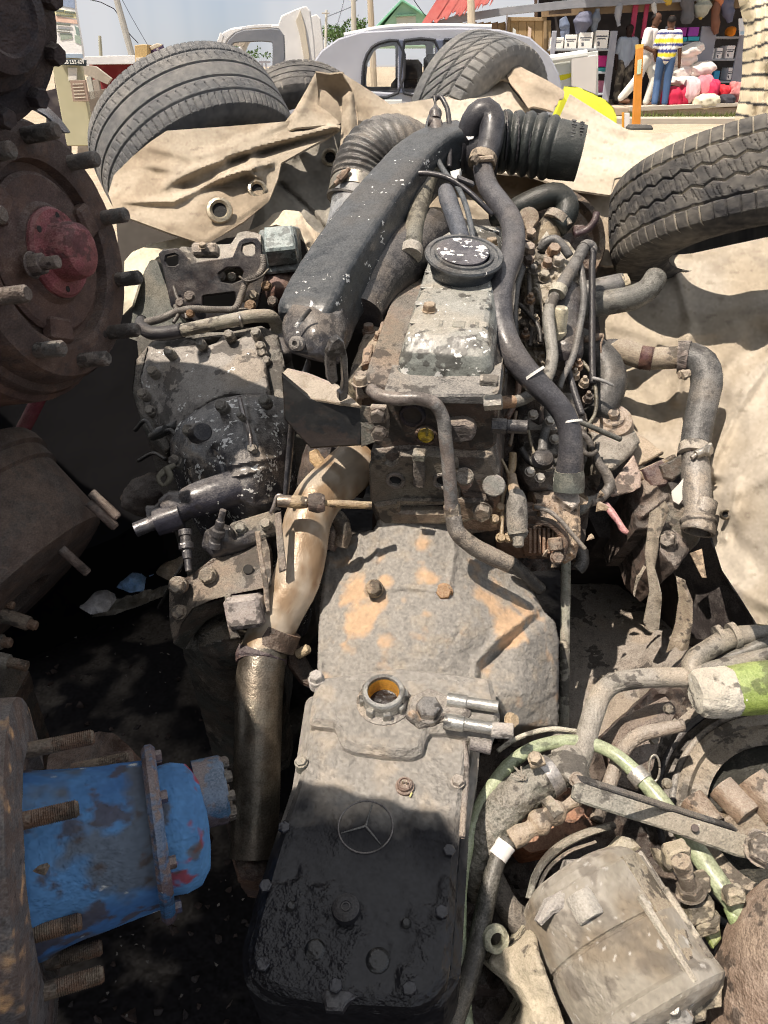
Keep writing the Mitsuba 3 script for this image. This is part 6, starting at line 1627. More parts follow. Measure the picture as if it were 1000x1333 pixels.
for k in range(16):
    t = .03 + .93 * k / 16
    x, y, d = np.interp(t, [0, .42, .8, 1], [402, 436, 474, 504]), np.interp(t, [0, .42, .8, 1], [402, 345, 285, 246]), np.interp(t, [0, .42, .8, 1], [1.482, 1.582, 1.702, 1.782])
    w, h = rs_.uniform(1, 5), rs_.uniform(2, 9)
    x += rs_.normal() * 2
    part(eng, 'paint_scar', relief([(x - w, y + h), (x - w * .3, y + h * .2), (x + w * .2, y - h), (x + w, y - h * .5), (x + w * .6, y + h * .4)], [(x, y, d - .0035)], .001, 2), 'plain', P((.62, .63, .64), .05), False)
part(eng, 'manifold_leg', rough(relief([(372, 402), (380, 394), (420, 396), (446, 404), (452, 430), (448, 462), (440, 474), (410, 470), (380, 460), (370, 446), (367, 424)], [(372, 402, 1.50), (420, 396, 1.485), (450, 415, 1.50), (444, 470, 1.48), (380, 460, 1.47), (367, 424, 1.5), (410, 430, 1.455)], (0, .16, .03), 2.6, smooth_edge=12), .006, .0015, 50), 'paint', P((.04, .043, .05), .35, 0, .30), 50)
part(eng, 'manifold_plug', join([lathe([(.014, -.01), (.014, .004), (.010, .006), (.0095, .012), (.005, .012), (.005, .006), (0, .006)], W(386, 447, 1.452), unit((-.2, -.9, .3)), 24)]), 'cast', P((.22, .21, .2), .3, .1), 30)
part(eng, 'manifold_clip', tube([(*W(404, 402, 1.44), .004), (*W(396, 412, 1.445), .0045), (*W(385, 426, 1.45), .004)], 8, flat=.5), 'paint', P((.12, .12, .12), .3, 0, .5), True)
part(eng, 'manifold_neck', rough(tp([(566, 300, 1.86, 30), (530, 330, 1.80, 36), (488, 372, 1.72, 34), (470, 412, 1.66, 30)], n=28), .01, .002, 40), 'paint', P((.03, .032, .038), .25, 0, .1), 45)
# upper sleeve, label, bellows
part(eng, 'sleeve', rough(tp([(592, 196, 1.985, 32), (606, 196, 1.99, 33), (608, 196, 1.99, 37), (628, 196, 2.0, 38), (646, 196, 2.0, 37)], n=40), .008, .0012, 40), 'rubber', P((.035, .037, .042), .2), 40)
part(eng, 'paper_patch', slab([(607, 168), (614, 164), (618, 176), (616, 180), (610, 182), (606, 176)], W(611, 172, 1.915), unit((-.1, -.8, .6)), .003, .001), 'plain', P((.75, .75, .74), .02))
rid = lambda s, a: np.where((s > .012) & (s < .158), 1 + .15 * np.abs(np.sin((s - .012) / .0292 * np.pi)) ** .8 - .07, 1.0)
bel = part(eng, 'bellows_hose', tp([(643, 184, 2.0, 35), (668, 186, 1.995, 36), (700, 190, 1.985, 37), (728, 195, 1.975, 36), (756, 200, 1.97, 34)], n=64, step=.0022, ridge=rid, hollow=.9), 'rubber', P((.032, .034, .038), .16), True)
for k in range(5):
    p = W(655 + 14.3 * k, 185.5 + 1.6 * k, 1.99)
    part(eng, 'bellows_hose__cord', tube([(*(p + (.0725) * (math.cos(a) * (UP * .99 - FWD * .05) + math.sin(a) * -FWD)), .003) for a in np.linspace(-.2, 2.6, 24)], 6, .003, ridge=lambda s, a: 1 + .35 * np.sin(s / .006 * 2 * np.pi + a)), 'rubber', P((.03, .03, .033), .2), True)
ax = unit(W(756, 200, 1.97) - W(728, 195, 1.975))
nn = unit(np.cross(ax, FWD)); nn = nn if nn @ UP > 0 else -nn
for k in range(15):
    g, h = .95 - .13 * (k % 8), (k // 8) * .020
    d = math.sin(g) * nn - math.cos(g) * FWD
    part(eng, 'bellows_hose__raised_mark', block(W(736, 196, 1.975) + ax * h + d * (36.4 * 1.975 / F), ax * (.006 - .002 * (k % 3)), np.cross(ax, d) * (.0015 + .0008 * (k % 2)), d * .0012, .0004), 'rubber', P((.05, .052, .058), .2))
rid2 = lambda s, a: 1 + .035 * np.sin(s / .0165 * 2 * np.pi)
part(eng, 'air_bellows', tp([(466, 246, 2.06, 37), (474, 224, 2.07, 40), (488, 205, 2.08, 43), (510, 198, 2.1, 44), (530, 206, 2.14, 44), (548, 224, 2.18, 44)], n=48, step=.003, ridge=rid2, up=RIGHT), 'rubber', P((.06, .062, .064), .35), True)
part(eng, 'air_pipe', rough(tp([(452, 320, 1.98, 33), (462, 280, 2.02, 33), (468, 240, 2.06, 34)], n=40), .008, .0006, 40), 'paint', P((.20, .21, .22), .25, 0, .12), 40)
part(eng, 'band_clamp', tp([(463, 262, 2.045, 37.5), (467, 248, 2.055, 38.5)], n=40), 'steel', P((.40, .37, .33), .35, .2), 40)
part(eng, 'band_clamp__rim', tp([(462, 268, 2.04, 38.5), (463, 265, 2.04, 39)], n=40), 'rubber', P((.03, .03, .03), .2), 40)
part(eng, 'band_clamp__screw', join([cyl(W(441, 234, 1.97), W(450, 224, 1.97), .010, 6), cyl(W(436, 240, 1.97), W(455, 219, 1.97), .006, 10)]), 'cast', P((.24, .17, .12), .4, .5))
# lifting eye and side bracket
part(eng, 'lifting_eye', slab([fa(423, 470, AR - .05), fa(424, 456, AR - .05), fa(431, 444, AR - .05), fa(442, 440, AR - .05), fa(451, 448, AR - .05), fa(456, 470, AR - .05), fa(457, 500, AR - .05), fa(455, 522, AR - .05), fa(442, 524, AR - .05), fa(440, 496, AR - .05), fa(432, 500, AR - .05), fa(425, 492, AR - .05)], fa(440, 480, AR - .05), unit(-EA * .85 + ER * .52), .014, .002, [[fa(438, 466, AR - .05), fa(443, 463, AR - .05), fa(448, 472, AR - .05), fa(449, 500, AR - .05), fa(446, 512, AR - .05), fa(440, 492, AR - .05), fa(438, 478, AR - .05)]], px=False, r=.004), 'steel', P((.20, .20, .20), .35, .1))
brk = part(eng, 'shield_bracket', rough(slab([(366, 486), (404, 518), (470, 530), (474, 540), (470, 580), (404, 584), (370, 546)], W(420, 545, 1.42), unit((-.15, -.95, .28)), .012, .003), .008, .0008, 40), 'paint', P((.013, .0125, .012), 0, .05, .08), 40, 'black sheet bracket below the manifold')
part(eng, 'shield_bracket__shelf', rough(slab([(366, 486), (374, 478), (400, 484), (440, 500), (470, 528), (440, 524), (404, 518)], W(410, 508, 1.43), unit((-.15, -.25, .95)), .006, .002), .008, .0008, 40), 'cast', P((.30, .26, .20), .5, .1), 40)
part(eng, 'shield_bracket__edge', slab([(468, 528), (486, 530), (488, 576), (470, 582)], W(478, 552, 1.405), unit((-.5, -.85, .2)), .006, .001), 'cast', P((.08, .075, .065), .45, .2))
part(eng, 'bracket_lug', slab([(481, 531), (502, 532), (506, 548), (505, 570), (488, 572), (482, 560), (486, 550)], W(494, 550, 1.395), -EA, .014, .003, r=.002), 'cast', P((.22, .19, .155), .5, .3))
for x, y in ((492, 540), (494, 563)):
    part(eng, 'bracket_bolt', hexbolt(W(x, y, 1.386), -EA, .0135), 'cast', P((.24, .21, .18), .45, .25))
part(eng, 'manifold_strut', tp([(402, 470, 1.50, 6), (386, 520, 1.48, 7), (376, 600, 1.50, 7), (372, 646, 1.50, 6)], n=8, flat=.5), 'paint', P((.03, .03, .033), .2), 40)
# coolant pipe across the back of the head
part(eng, 'union_block', rough(slab([(462, 492), (476, 488), (486, 498), (484, 516), (464, 518)], W(474, 504, 1.43), unit((0, -.8, .6)), .05, .005), .006, .001, 60), 'cast', P((.28, .24, .19), .5, .2), 40)
part(eng, 'union_bolt', hexbolt(W(469, 499, 1.415), EU, .013, .014), 'cast', P((.30, .26, .2), .4, .25))
part(eng, 'water_pipe', tp([(482, 506, 1.42, 8.5), (492, 514, 1.40, 8.8), (515, 519, 1.385, 9), (545, 519, 1.375, 9), (566, 526, 1.375, 9), (576, 542, 1.385, 9), (580, 570, 1.40, 9), (585, 620, 1.425, 9), (588, 664, 1.45, 9)], n=20), 'paint', P((.13, .13, .13), .3, .25, .08), True)
part(eng, 'pipe_nut', cyl(W(588, 656, 1.45), W(590, 674, 1.45), .0165, 6, .15), 'cast', P((.2, .17, .14), .5, .35))
part(eng, 'rubber_tail', rough(tp([(590, 672, 1.45, 10.5), (594, 690, 1.45, 11), (612, 708, 1.46, 11.5), (640, 724, 1.475, 12), (664, 735, 1.485, 11)], n=22), .006, .0008, 90), 'rubber', P((.11, .10, .09), .6), True)
part(eng, 'heater_hose', tp([(664, 730, 1.58, 8), (680, 744, 1.6, 8), (705, 768, 1.63, 8)], n=14), 'rubber', P((.05, .048, .045), .35), True)
# exhaust
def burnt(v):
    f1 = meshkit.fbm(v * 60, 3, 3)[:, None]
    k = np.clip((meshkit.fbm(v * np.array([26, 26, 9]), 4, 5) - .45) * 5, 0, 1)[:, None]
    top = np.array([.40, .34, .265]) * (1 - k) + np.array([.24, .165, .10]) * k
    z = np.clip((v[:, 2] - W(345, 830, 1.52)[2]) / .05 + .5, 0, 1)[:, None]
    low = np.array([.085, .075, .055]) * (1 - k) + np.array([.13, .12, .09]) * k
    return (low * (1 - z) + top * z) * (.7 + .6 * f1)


bsdf('burnt', gloss, grain, .0012, color=VC, metallic=.2, spec=.5)
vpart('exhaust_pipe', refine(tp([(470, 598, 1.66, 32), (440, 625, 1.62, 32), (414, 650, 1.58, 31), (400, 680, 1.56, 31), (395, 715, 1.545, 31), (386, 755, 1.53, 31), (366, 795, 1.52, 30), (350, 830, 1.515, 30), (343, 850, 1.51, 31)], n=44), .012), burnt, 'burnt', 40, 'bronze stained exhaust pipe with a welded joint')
part(eng, 'exhaust_tail', refine(tp([(345, 846, 1.51, 30), (340, 870, 1.50, 31), (336, 960, 1.46, 30.5), (333, 1050, 1.42, 31), (330, 1116, 1.395, 31)], n=44, hollow=.93), .014), 'steel', P((.12, .115, .095), .12, .15), 40, 'dark lower length of the exhaust pipe')
part(eng, 'weld_bead', rough(tp([(343, 848, 1.51, 32), (341, 854, 1.508, 33.5), (340, 860, 1.505, 33), (339, 866, 1.5, 31.5)], n=40, step=.003), .004, .002, 120), 'cast', P((.06, .05, .055), .2, .3), 40)
part(eng, 'exhaust_clamp', tp([(362, 816, 1.52, 32.5), (352, 838, 1.518, 34)], n=44, up=RIGHT), 'cast', P((.085, .06, .05), .25, .6), 40)
part(eng, 'clamp_tail', rough(slab([(372, 846), (388, 836), (402, 862), (414, 880), (408, 898), (392, 890), (376, 868)], W(394, 868, 1.55), unit((.2, -.7, .6)), .03, .004), .008, .002, 60), 'cast', P((.04, .036, .034), .15, .3), 40)
part(eng, 'clamp_bolt', stud(W(388, 852, 1.53), W(402, 844, 1.52), .010, 14), 'cast', P((.42, .34, .22), .3, .2), 30)
part(eng, 'selector_rod', tp([(364, 652, 1.46, 6.5), (400, 654, 1.46, 6.5), (402, 654, 1.46, 5.5), (440, 656, 1.465, 5.5), (484, 658, 1.47, 5)], n=16), 'cast', P((.33, .24, .14), .4, .25), 40)
part(eng, 'rod_nut', tp([(402, 654, 1.46, 11), (404, 654, 1.46, 11.5), (421, 655, 1.46, 11.5), (423, 655, 1.46, 10)], n=24), 'cast', P((.17, .14, .12), .35, .4), 40)
part(eng, 'rod_sleeve', tp([(362, 652, 1.46, 8), (382, 653, 1.46, 8), (392, 654, 1.46, 6.5), (400, 654, 1.46, 7.5)], n=18), 'steel', P((.28, .24, .2), .3, .3), 40)
part(eng, 'rod_end', tp([(352, 668, 1.47, 2.5), (356, 660, 1.465, 2.5), (363, 644, 1.46, 2.5), (371, 648, 1.46, 2.5)], n=8), 'steel', P((.35, .33, .3), .3), True)
part(eng, 'bearing_shell', rough(tp([(424, 668, 1.60, 8), (440, 674, 1.6, 9), (448, 690, 1.6, 9), (444, 712, 1.6, 8)], n=16, power=3), .006, .002, 60), 'cast', P((.10, .09, .08), .4, .3), 40)
part(eng, 'bearing_shell', rough(tp([(416, 690, 1.61, 6), (430, 690, 1.61, 7), (434, 704, 1.61, 7), (430, 716, 1.61, 6)], n=16, power=3), .006, .002, 60), 'cast', P((.08, .07, .065), .4, .3), 40)
part(eng, 'tan_strip', rough(slab([(402, 588), (410, 584), (424, 608), (422, 616), (412, 612), (402, 600)], W(412, 600, 1.60), unit((-.3, -.8, .5)), .02, .003), .006, .002, 60), 'cast', P((.46, .33, .17), .3, .2))
part(eng, 'starter_body', rough(tp([(470, 560, 1.72, 42), (440, 600, 1.72, 46), (430, 640, 1.72, 44)], n=30), .014, .004, 30), 'cast', P((.035, .032, .03), .2, .2), 40)
part(eng, 'tail_flange', rough(relief([(302, 1118), (318, 1108), (346, 1108), (356, 1122), (350, 1142), (330, 1152), (310, 1148)], [(302, 1118, 1.41), (346, 1108, 1.42), (330, 1152, 1.38), (328, 1126, 1.37)], (0, .05, -.12), 3, smooth_edge=8), .005, .004, 60), 'cast', P((.075, .055, .05), .2, .5), 40, 'rusted stub under the exhaust tail')


# ------------------------------------------------------------------ right flank of the main engine: filter, pump, pipes and wiring
def hose(name, rows, col=(.05, .052, .056), dust=.3, mat='rubber', t=None, label=None, **k):
    return part(t or eng, name, tp(rows, **({'n': 18} | k)), mat, P([c * (.8 if mat != 'cast' else 1) for c in col], dust * (.6 if mat != 'cast' else 1)), True, label)


part(eng, 'flank', rough(relief([(642, 300), (700, 285), (770, 300), (776, 380), (786, 500), (790, 600), (770, 660), (752, 742), (640, 745), (636, 600), (640, 480)], [(642, 300, 2.12), (770, 300, 2.16), (786, 500, 1.95), (770, 660, 1.80), (752, 742, 1.74), (640, 745, 1.70), (640, 480, 1.80), (700, 500, 1.86), (700, 400, 2.0)], (0, .3, -.1), 4, folds(wrinkle=.03, freq=.04, seed=4)), .02, .006, 30), 'cast', P((.035, .032, .03), .25, .25), 40)
# fan pulley ring at the far end, thermostat neck
cf = W(712, 318, 2.16)
part(eng, 'pulley', rough(lathe([(.11, -.03), (.155, -.03), (.158, -.02), (.15, .0), (.158, .018), (.155, .03), (.14, .03), (.13, .0), (.03, -.005), (0, -.005)], cf, unit((-.08, -.80, .6)), 64), .02, .002, 30), 'cast', P((.17, .12, .085), .5, .5), 40)
part(eng, 'thermostat_neck', rough(tp([(706, 322, 2.0, 20), (712, 308, 1.98, 20), (720, 290, 1.96, 16), (724, 280, 1.96, 14)], n=24), .006, .002, 60), 'cast', P((.30, .25, .18), .6, .15), 40)
hose('top_hose', [(640, 282, 2.0, 13), (662, 277, 1.98, 14), (684, 266, 1.96, 14.5), (706, 257, 1.95, 15), (726, 254, 1.95, 15.5), (737, 264, 1.95, 15.5), (738, 276, 1.945, 15.5), (732, 288, 1.94, 14.5), (724, 296, 1.94, 14.5)], (.028, .03, .034), .15, n=22)
part(eng, 'hose_clip', tp([(728, 281, 1.94, 17), (722, 290, 1.94, 17)], n=24), 'cast', P((.30, .27, .22), .4, .2), 40)
part(eng, 'hose_clip', tp([(738, 285, 1.92, 4), (742, 292, 1.92, 4)], n=10), 'steel', P((.3, .27, .22), .4), 40)
hose('breather_elbow', [(748, 305, 1.92, 4.5), (758, 302, 1.92, 4.6), (768, 296, 1.915, 4.6), (774, 288, 1.91, 4.6), (777, 277, 1.91, 4.4)], (.07, .045, .05), .2)
part(eng, 'elbow_block', rough(block(W(753, 300, 1.93), RIGHT * .013, UP * .011, FWD * .012, .003), .004, .001, 90), 'cast', P((.10, .075, .08), .3, .2), 40)
for y, r, h in ((284, .026, .014), (288, .020, .012), (293, .014, .012), (297, .010, .012)):
    part(eng, 'tensioner_disc', lathe([(0, 0), (r, 0), (r * 1.02, h * .4), (r * .9, h), (0, h)], W(688, y, 1.945 - (y - 284) * .0008), unit((0, -.85, .5)), 28), 'cast', P((.24, .20, .15), .55, .25), 30)
# the long grey hose that loops over the sleeve and runs down the flank
hose('long_hose', [(606, 205, 2.0, 13), (608, 190, 1.965, 15), (613, 168, 1.93, 16.5), (622, 150, 1.91, 17), (633, 145, 1.905, 17), (640, 154, 1.905, 17), (640, 172, 1.9, 16.5), (634, 200, 1.885, 16), (628, 212, 1.88, 15.5)], (.05, .053, .06), .12, 'paint', n=24)
part(eng, 'worm_clip', tp([(630, 204, 1.88, 18), (627, 214, 1.875, 18.5)], n=24), 'cast', P((.24, .19, .15), .45, .3), 40)
part(eng, 'worm_clip__screw', join([cyl(W(614, 208, 1.84), W(642, 206, 1.84), .007, 8), cyl(W(616, 212, 1.83), W(622, 204, 1.83), .010, 6)]), 'cast', P((.3, .25, .2), .45, .25))
hose('long_hose', [(628, 214, 1.875, 12.5), (630, 226, 1.86, 13), (636, 244, 1.83, 13.5), (650, 264, 1.79, 14), (664, 284, 1.75, 14.5), (669, 306, 1.71, 15), (666, 334, 1.67, 15.5), (655, 362, 1.63, 16.5), (650, 392, 1.595, 17.5), (652, 424, 1.57, 18), (662, 452, 1.55, 18), (680, 478, 1.545, 17), (700, 500, 1.545, 16), (720, 520, 1.55, 15), (735, 540, 1.555, 15), (742, 562, 1.56, 15), (743, 590, 1.57, 16), (741, 620, 1.585, 18), (740, 634, 1.59, 18)], (.075, .08, .088), .22, 'paint', n=26)
for y, x, d, a in ((478, 690, 1.54, 0), (546, 741, 1.552, 0)):
    part(eng, 'cable_tie', tp([(x + 3, y + 8, d, 17), (x + 5, y + 11, d, 17)] if y < 500 else [(742, 548, 1.556, 16), (742.4, 551, 1.556, 16)], n=24), 'plain', P((.62, .62, .6), .1), 40)
part(eng, 'hose_cuff', tp([(741, 612, 1.58, 18.5), (741, 622, 1.585, 20), (740, 640, 1.59, 20)], n=26), 'rubber', P((.10, .115, .10), .3), 40)
part(eng, 'outlet_flange', rough(slab([(722, 640), (728, 634), (754, 642), (756, 652), (746, 660), (736, 654)], W(740, 646, 1.585), unit((0, -.55, .83)), .03, .004), .004, .0012, 100), 'cast', P((.46, .42, .37), .4, .1), 40)
# filter head, bowl and cup
part(eng, 'filter_head', rough(relief([(692, 372), (690, 340), (700, 318), (716, 308), (738, 312), (752, 330), (756, 360), (748, 386), (722, 398), (700, 394)], [(692, 372, 1.84), (716, 308, 1.93), (752, 330, 1.92), (748, 386, 1.82), (722, 398, 1.80), (720, 350, 1.84)], (0, .12, -.06), 3, folds(([(700, 330), (735, 350), (740, 380)], 6, .02), wrinkle=.02, freq=.07, seed=3), smooth_edge=6), .005, .002, 60), 'cast', P((.36, .32, .26), .6, .1), 40)
for x, y, r, c in ((720, 330, .016, (.20, .12, .08)), (726, 342, .014, (.34, .31, .26)), (712, 345, .012, (.20, .13, .09)), (708, 362, .013, (.33, .29, .23)), (688, 328, .015, (.26, .21, .17)), (688, 342, .012, (.18, .12, .09)), (690, 308, .014, (.25, .21, .17)), (694, 352, .010, (.3, .28, .25))):
    part(eng, 'filter_bolt', hexbolt(W(x, y, 1.83 if y > 320 else 1.9), unit((0, -.55, .83)), r, r * 1.3), 'cast', P(c, .5, .3))
part(eng, 'fuel_filter', rough(tp([(732, 384, 1.86, 25), (733, 388, 1.855, 27), (734, 420, 1.82, 25), (735, 450, 1.79, 24), (735, 468, 1.78, 22), (735, 476, 1.775, 14)], n=32), .006, .0008, 60), 'paint', P((.035, .035, .04), .3, .05, .28), 40)
part(eng, 'filter_cup', lathe([(0, 0), (.013, 0), (.0145, .012), (.017, .014), (.0185, .020), (.0185, .024), (.0165, .026), (.0165, .070), (.013, .078), (0, .078)], W(726, 442, 1.765), EU, 32), 'paint', P((.52, .47, .36), .25), 30, 'cream plastic cup')
hose('fuel_hose', [(760, 322, 1.86, 7.5), (752, 338, 1.83, 8), (741, 356, 1.80, 8.5), (730, 374, 1.78, 9), (726, 380, 1.775, 9)], (.12, .12, .12), .45)
part(eng, 'hose_clip', tp([(729, 374, 1.778, 11), (725, 383, 1.773, 11)], n=20), 'cast', P((.40, .37, .31), .4), 40)
hose('fuel_line', [(768, 318, 1.88, 4.5), (771, 325, 1.87, 4.5), (771, 350, 1.85, 4.5), (771, 420, 1.80, 4.5), (771, 470, 1.77, 4.5), (772, 500, 1.75, 4.5)], (.022, .022, .026), .15)
part(eng, 'line_elbow', tp([(756, 327, 1.865, 7), (764, 319, 1.87, 7.5), (771, 321, 1.875, 6.5), (772, 330, 1.87, 5.5)], n=16), 'rubber', P((.10, .10, .10), .4), True)
hose('overflow_hose', [(704, 326, 1.86, 6), (710, 316, 1.85, 6.5), (722, 312, 1.845, 6.5), (732, 320, 1.84, 6), (742, 334, 1.84, 5.5)], (.11, .11, .11), .4)
braid = lambda s, a: 1 + .03 * np.sin(s / .0042 * np.pi + 4 * a) * np.sin(s / .0042 * np.pi - 4 * a)
part(eng, 'braided_hose', tp([(722, 386, 1.76, 7), (717, 396, 1.735, 7.5), (714, 412, 1.71, 7.8), (717, 440, 1.68, 7.8), (719, 466, 1.655, 7.8), (714, 488, 1.635, 7.8), (702, 506, 1.61, 7.8), (684, 518, 1.59, 7.8), (664, 524, 1.57, 7.5), (654, 524, 1.56, 7.2)], n=24, step=.0014, ridge=braid), 'rubber', P((.15, .145, .135), .45), True)
part(eng, 'brass_end', tp([(668, 523, 1.572, 8.4), (650, 524, 1.555, 8.2)], n=20), 'cast', P((.36, .22, .14), .35, .3), 40)
# wiring and injector pipes
wires = [([(684, 338, 1.84, 4), (680, 352, 1.83, 4), (674, 372, 1.8, 4), (671, 400, 1.77, 4), (672, 440, 1.74, 4), (676, 470, 1.72, 4)], (.13, .13, .135), .3), ([(688, 350, 1.85, 3), (690, 380, 1.82, 3.5), (692, 420, 1.79, 3.5), (690, 450, 1.77, 3)], (.12, .11, .10), .5), ([(676, 396, 1.78, 3), (690, 410, 1.76, 3), (702, 428, 1.74, 3), (704, 446, 1.73, 2.5)], (.03, .03, .034), .2),
         ([(752, 330, 1.84, 4), (758, 360, 1.82, 4.5), (760, 386, 1.80, 4.5), (754, 430, 1.76, 4.5), (744, 470, 1.73, 4.5), (732, 494, 1.71, 4), (728, 506, 1.70, 4)], (.13, .13, .13), .35), ([(690, 380, 1.83, 2), (698, 376, 1.8, 2), (704, 392, 1.8, 2), (708, 430, 1.79, 2)], (.34, .30, .24), .4), ([(742, 450, 1.78, 4), (740, 480, 1.75, 4.5), (748, 510, 1.73, 4.5), (758, 540, 1.71, 4)], (.05, .05, .055), .25),
         ([(758, 470, 1.78, 2.4), (770, 486, 1.76, 2.4), (776, 510, 1.75, 2.4), (774, 540, 1.74, 2.4), (760, 560, 1.73, 2.4)], (.16, .14, .11), .4), ([(740, 544, 1.64, 3.5), (762, 552, 1.64, 3.6), (785, 562, 1.65, 3.6), (808, 572, 1.66, 3.6)], (.11, .105, .10), .4), ([(772, 492, 1.74, 2.4), (786, 496, 1.73, 2.4), (799, 502, 1.73, 1.6)], (.24, .24, .25), .2),
         ([(712, 520, 1.68, 6), (714, 545, 1.66, 6), (708, 570, 1.645, 6), (706, 588, 1.635, 6.4)], (.13, .13, .13), .4), ([(678, 584, 1.66, 5), (690, 600, 1.65, 5), (708, 606, 1.645, 5), (728, 600, 1.65, 5)], (.035, .035, .04), .2), ([(688, 560, 1.66, 2), (692, 580, 1.655, 2), (700, 600, 1.65, 2)], (.30, .26, .2), .4), ([(756, 584, 1.68, 3), (766, 592, 1.68, 3.4), (776, 588, 1.685, 3), (778, 576, 1.69, 3)], (.12, .11, .1), .4),
         ([(752, 562, 1.70, 4), (764, 570, 1.70, 4), (772, 584, 1.70, 4.5), (780, 604, 1.70, 6), (790, 618, 1.70, 7), (794, 632, 1.70, 7.2), (784, 646, 1.69, 7.2), (766, 654, 1.67, 7.2)], (.15, .14, .125), .5), ([(766, 650, 1.66, 7), (758, 662, 1.65, 7), (750, 668, 1.65, 6), (764, 650, 1.66, 4)], (.13, .125, .115), .45),
         ([(653, 598, 1.56, 2), (660, 612, 1.55, 2), (664, 626, 1.55, 2), (656, 640, 1.54, 2.6), (654, 680, 1.53, 2.6), (653, 702, 1.52, 2.6)], (.34, .26, .17), .4), ([(672, 536, 1.66, 2.4), (668, 560, 1.63, 2.4), (664, 580, 1.6, 2.4)], (.28, .2, .13), .4), ([(668, 590, 1.58, 5), (666, 612, 1.57, 5), (662, 622, 1.56, 3)], (.36, .26, .16), .4),
         ([(696, 660, 1.53, 3), (712, 664, 1.52, 3), (726, 674, 1.515, 3), (744, 694, 1.51, 3), (762, 715, 1.505, 3)], (.17, .16, .145), .4), ([(640, 500, 1.60, 4), (660, 482, 1.62, 4), (676, 484, 1.62, 4), (690, 478, 1.63, 3)], (.05, .05, .055), .2), ([(660, 545, 1.62, 4), (672, 520, 1.66, 4), (676, 480, 1.7, 4), (668, 430, 1.74, 4)], (.20, .12, .09), .35),
         ([(584, 262, 1.86, 2.4), (600, 300, 1.78, 2.4)], (.1, .1, .1), .2)]
for rows, c, du in wires[:-1]:
    hose('pipe' if rows[0][3] >= 4 else 'wire', rows, c, du, n=12)
# lever, pump body, sender and lift pump
part(eng, 'pump_body', rough(relief([(688, 520), (712, 510), (748, 512), (764, 540), (764, 600), (750, 640), (690, 640), (676, 610), (680, 560)], [(688, 520, 1.74), (748, 512, 1.76), (764, 600, 1.72), (690, 640, 1.66), (720, 570, 1.67), (680, 560, 1.70)], (0, .2, -.1), 3.2, folds(([(690, 560), (750, 560)], 5, .02), ([(690, 590), (750, 592)], 5, .02), wrinkle=.016, freq=.06, seed=7), smooth_edge=8), .006, .003, 60), 'cast', P((.12, .11, .10), .4, .15, .25), 40)
part(eng, 'pump_cap', lathe([(0, 0), (.022, 0), (.024, .006), (.020, .018), (.012, .022), (0, .022)], W(706, 600, 1.64), unit((0, -.6, .8)), 28), 'rubber', P((.022, .022, .025), .15), 30)
for x, y in ((690, 614), (703, 622), (714, 608), (722, 572), (716, 548), (694, 540), (738, 560)):
    part(eng, 'pump_bolt', hexbolt(W(x, y, 1.64), unit((0, -.7, .7)), .010), 'steel', P((.42, .40, .36), .35, .1))
part(eng, 'pump_plate', rough(slab([(676, 512), (700, 508), (704, 530), (700, 640), (676, 640), (672, 560)], W(688, 570, 1.72), unit((-.6, -.7, .3)), .02, .003), .008, .002, 50), 'cast', P((.05, .047, .044), .3, .2), 40)
part(eng, 'injector_stack', rough(relief([(676, 400), (690, 386), (704, 400), (710, 470), (700, 500), (680, 500), (672, 450)], [(676, 400, 1.84), (704, 400, 1.84), (700, 500, 1.78), (680, 500, 1.76), (690, 450, 1.79)], (0, .1, -.1), 3, folds(wrinkle=.03, freq=.09, seed=9)), .006, .003, 60), 'cast', P((.20, .165, .125), .5, .35), 40)
for k, (x, y) in enumerate(((690, 392), (696, 420), (704, 442), (683, 438), (760, 500), (765, 520), (752, 478), (748, 490))):
    part(eng, 'pipe_union', join([hexbolt(W(x, y, 1.765), unit((0, -.6, .8)), .011, .014), cyl(W(x, y, 1.765), W(x + 2, y - 10, 1.745), .005, 10)]), 'cast', P(((.30, .2, .12), (.40, .34, .25), (.15, .12, .1))[k % 3], .4, .4))
part(eng, 'bleed_wing', rough(slab([(700, 316), (712, 300), (716, 306), (728, 322), (724, 330), (712, 322)], W(712, 318, 1.86), unit((0, -.7, .7)), .012, .002), .005, .002, 80), 'cast', P((.40, .37, .32), .4), 40)
part(eng, 'sender_unit', rough(tp([(672, 640, 1.52, 9), (672, 648, 1.515, 13), (673, 660, 1.51, 13.5), (674, 690, 1.5, 13), (675, 697, 1.5, 12), (675, 699, 1.498, 8), (675, 710, 1.495, 7.5), (675, 713, 1.495, 4)], n=28), .005, .0006, 90), 'cast', P((.15, .145, .135), .45, .1), 40)
part(eng, 'sender_boss', tp([(640, 668, 1.56, 7), (652, 666, 1.55, 8), (664, 667, 1.54, 6)], n=16), 'cast', P((.26, .24, .2), .4, .2), 40)
part(eng, 'sender_neck', tp([(666, 618, 1.545, 6), (668, 632, 1.535, 7), (671, 643, 1.52, 8)], n=16), 'cast', P((.36, .27, .17), .4, .3), 40)
for x, y in ((651, 660), (652, 700), (644, 676), (662, 700)):
    part(eng, 'small_bolt', hexbolt(W(x, y, 1.53), unit((0, -.8, .6)), .009, .012), 'cast', P((.34, .25, .16), .4, .3))
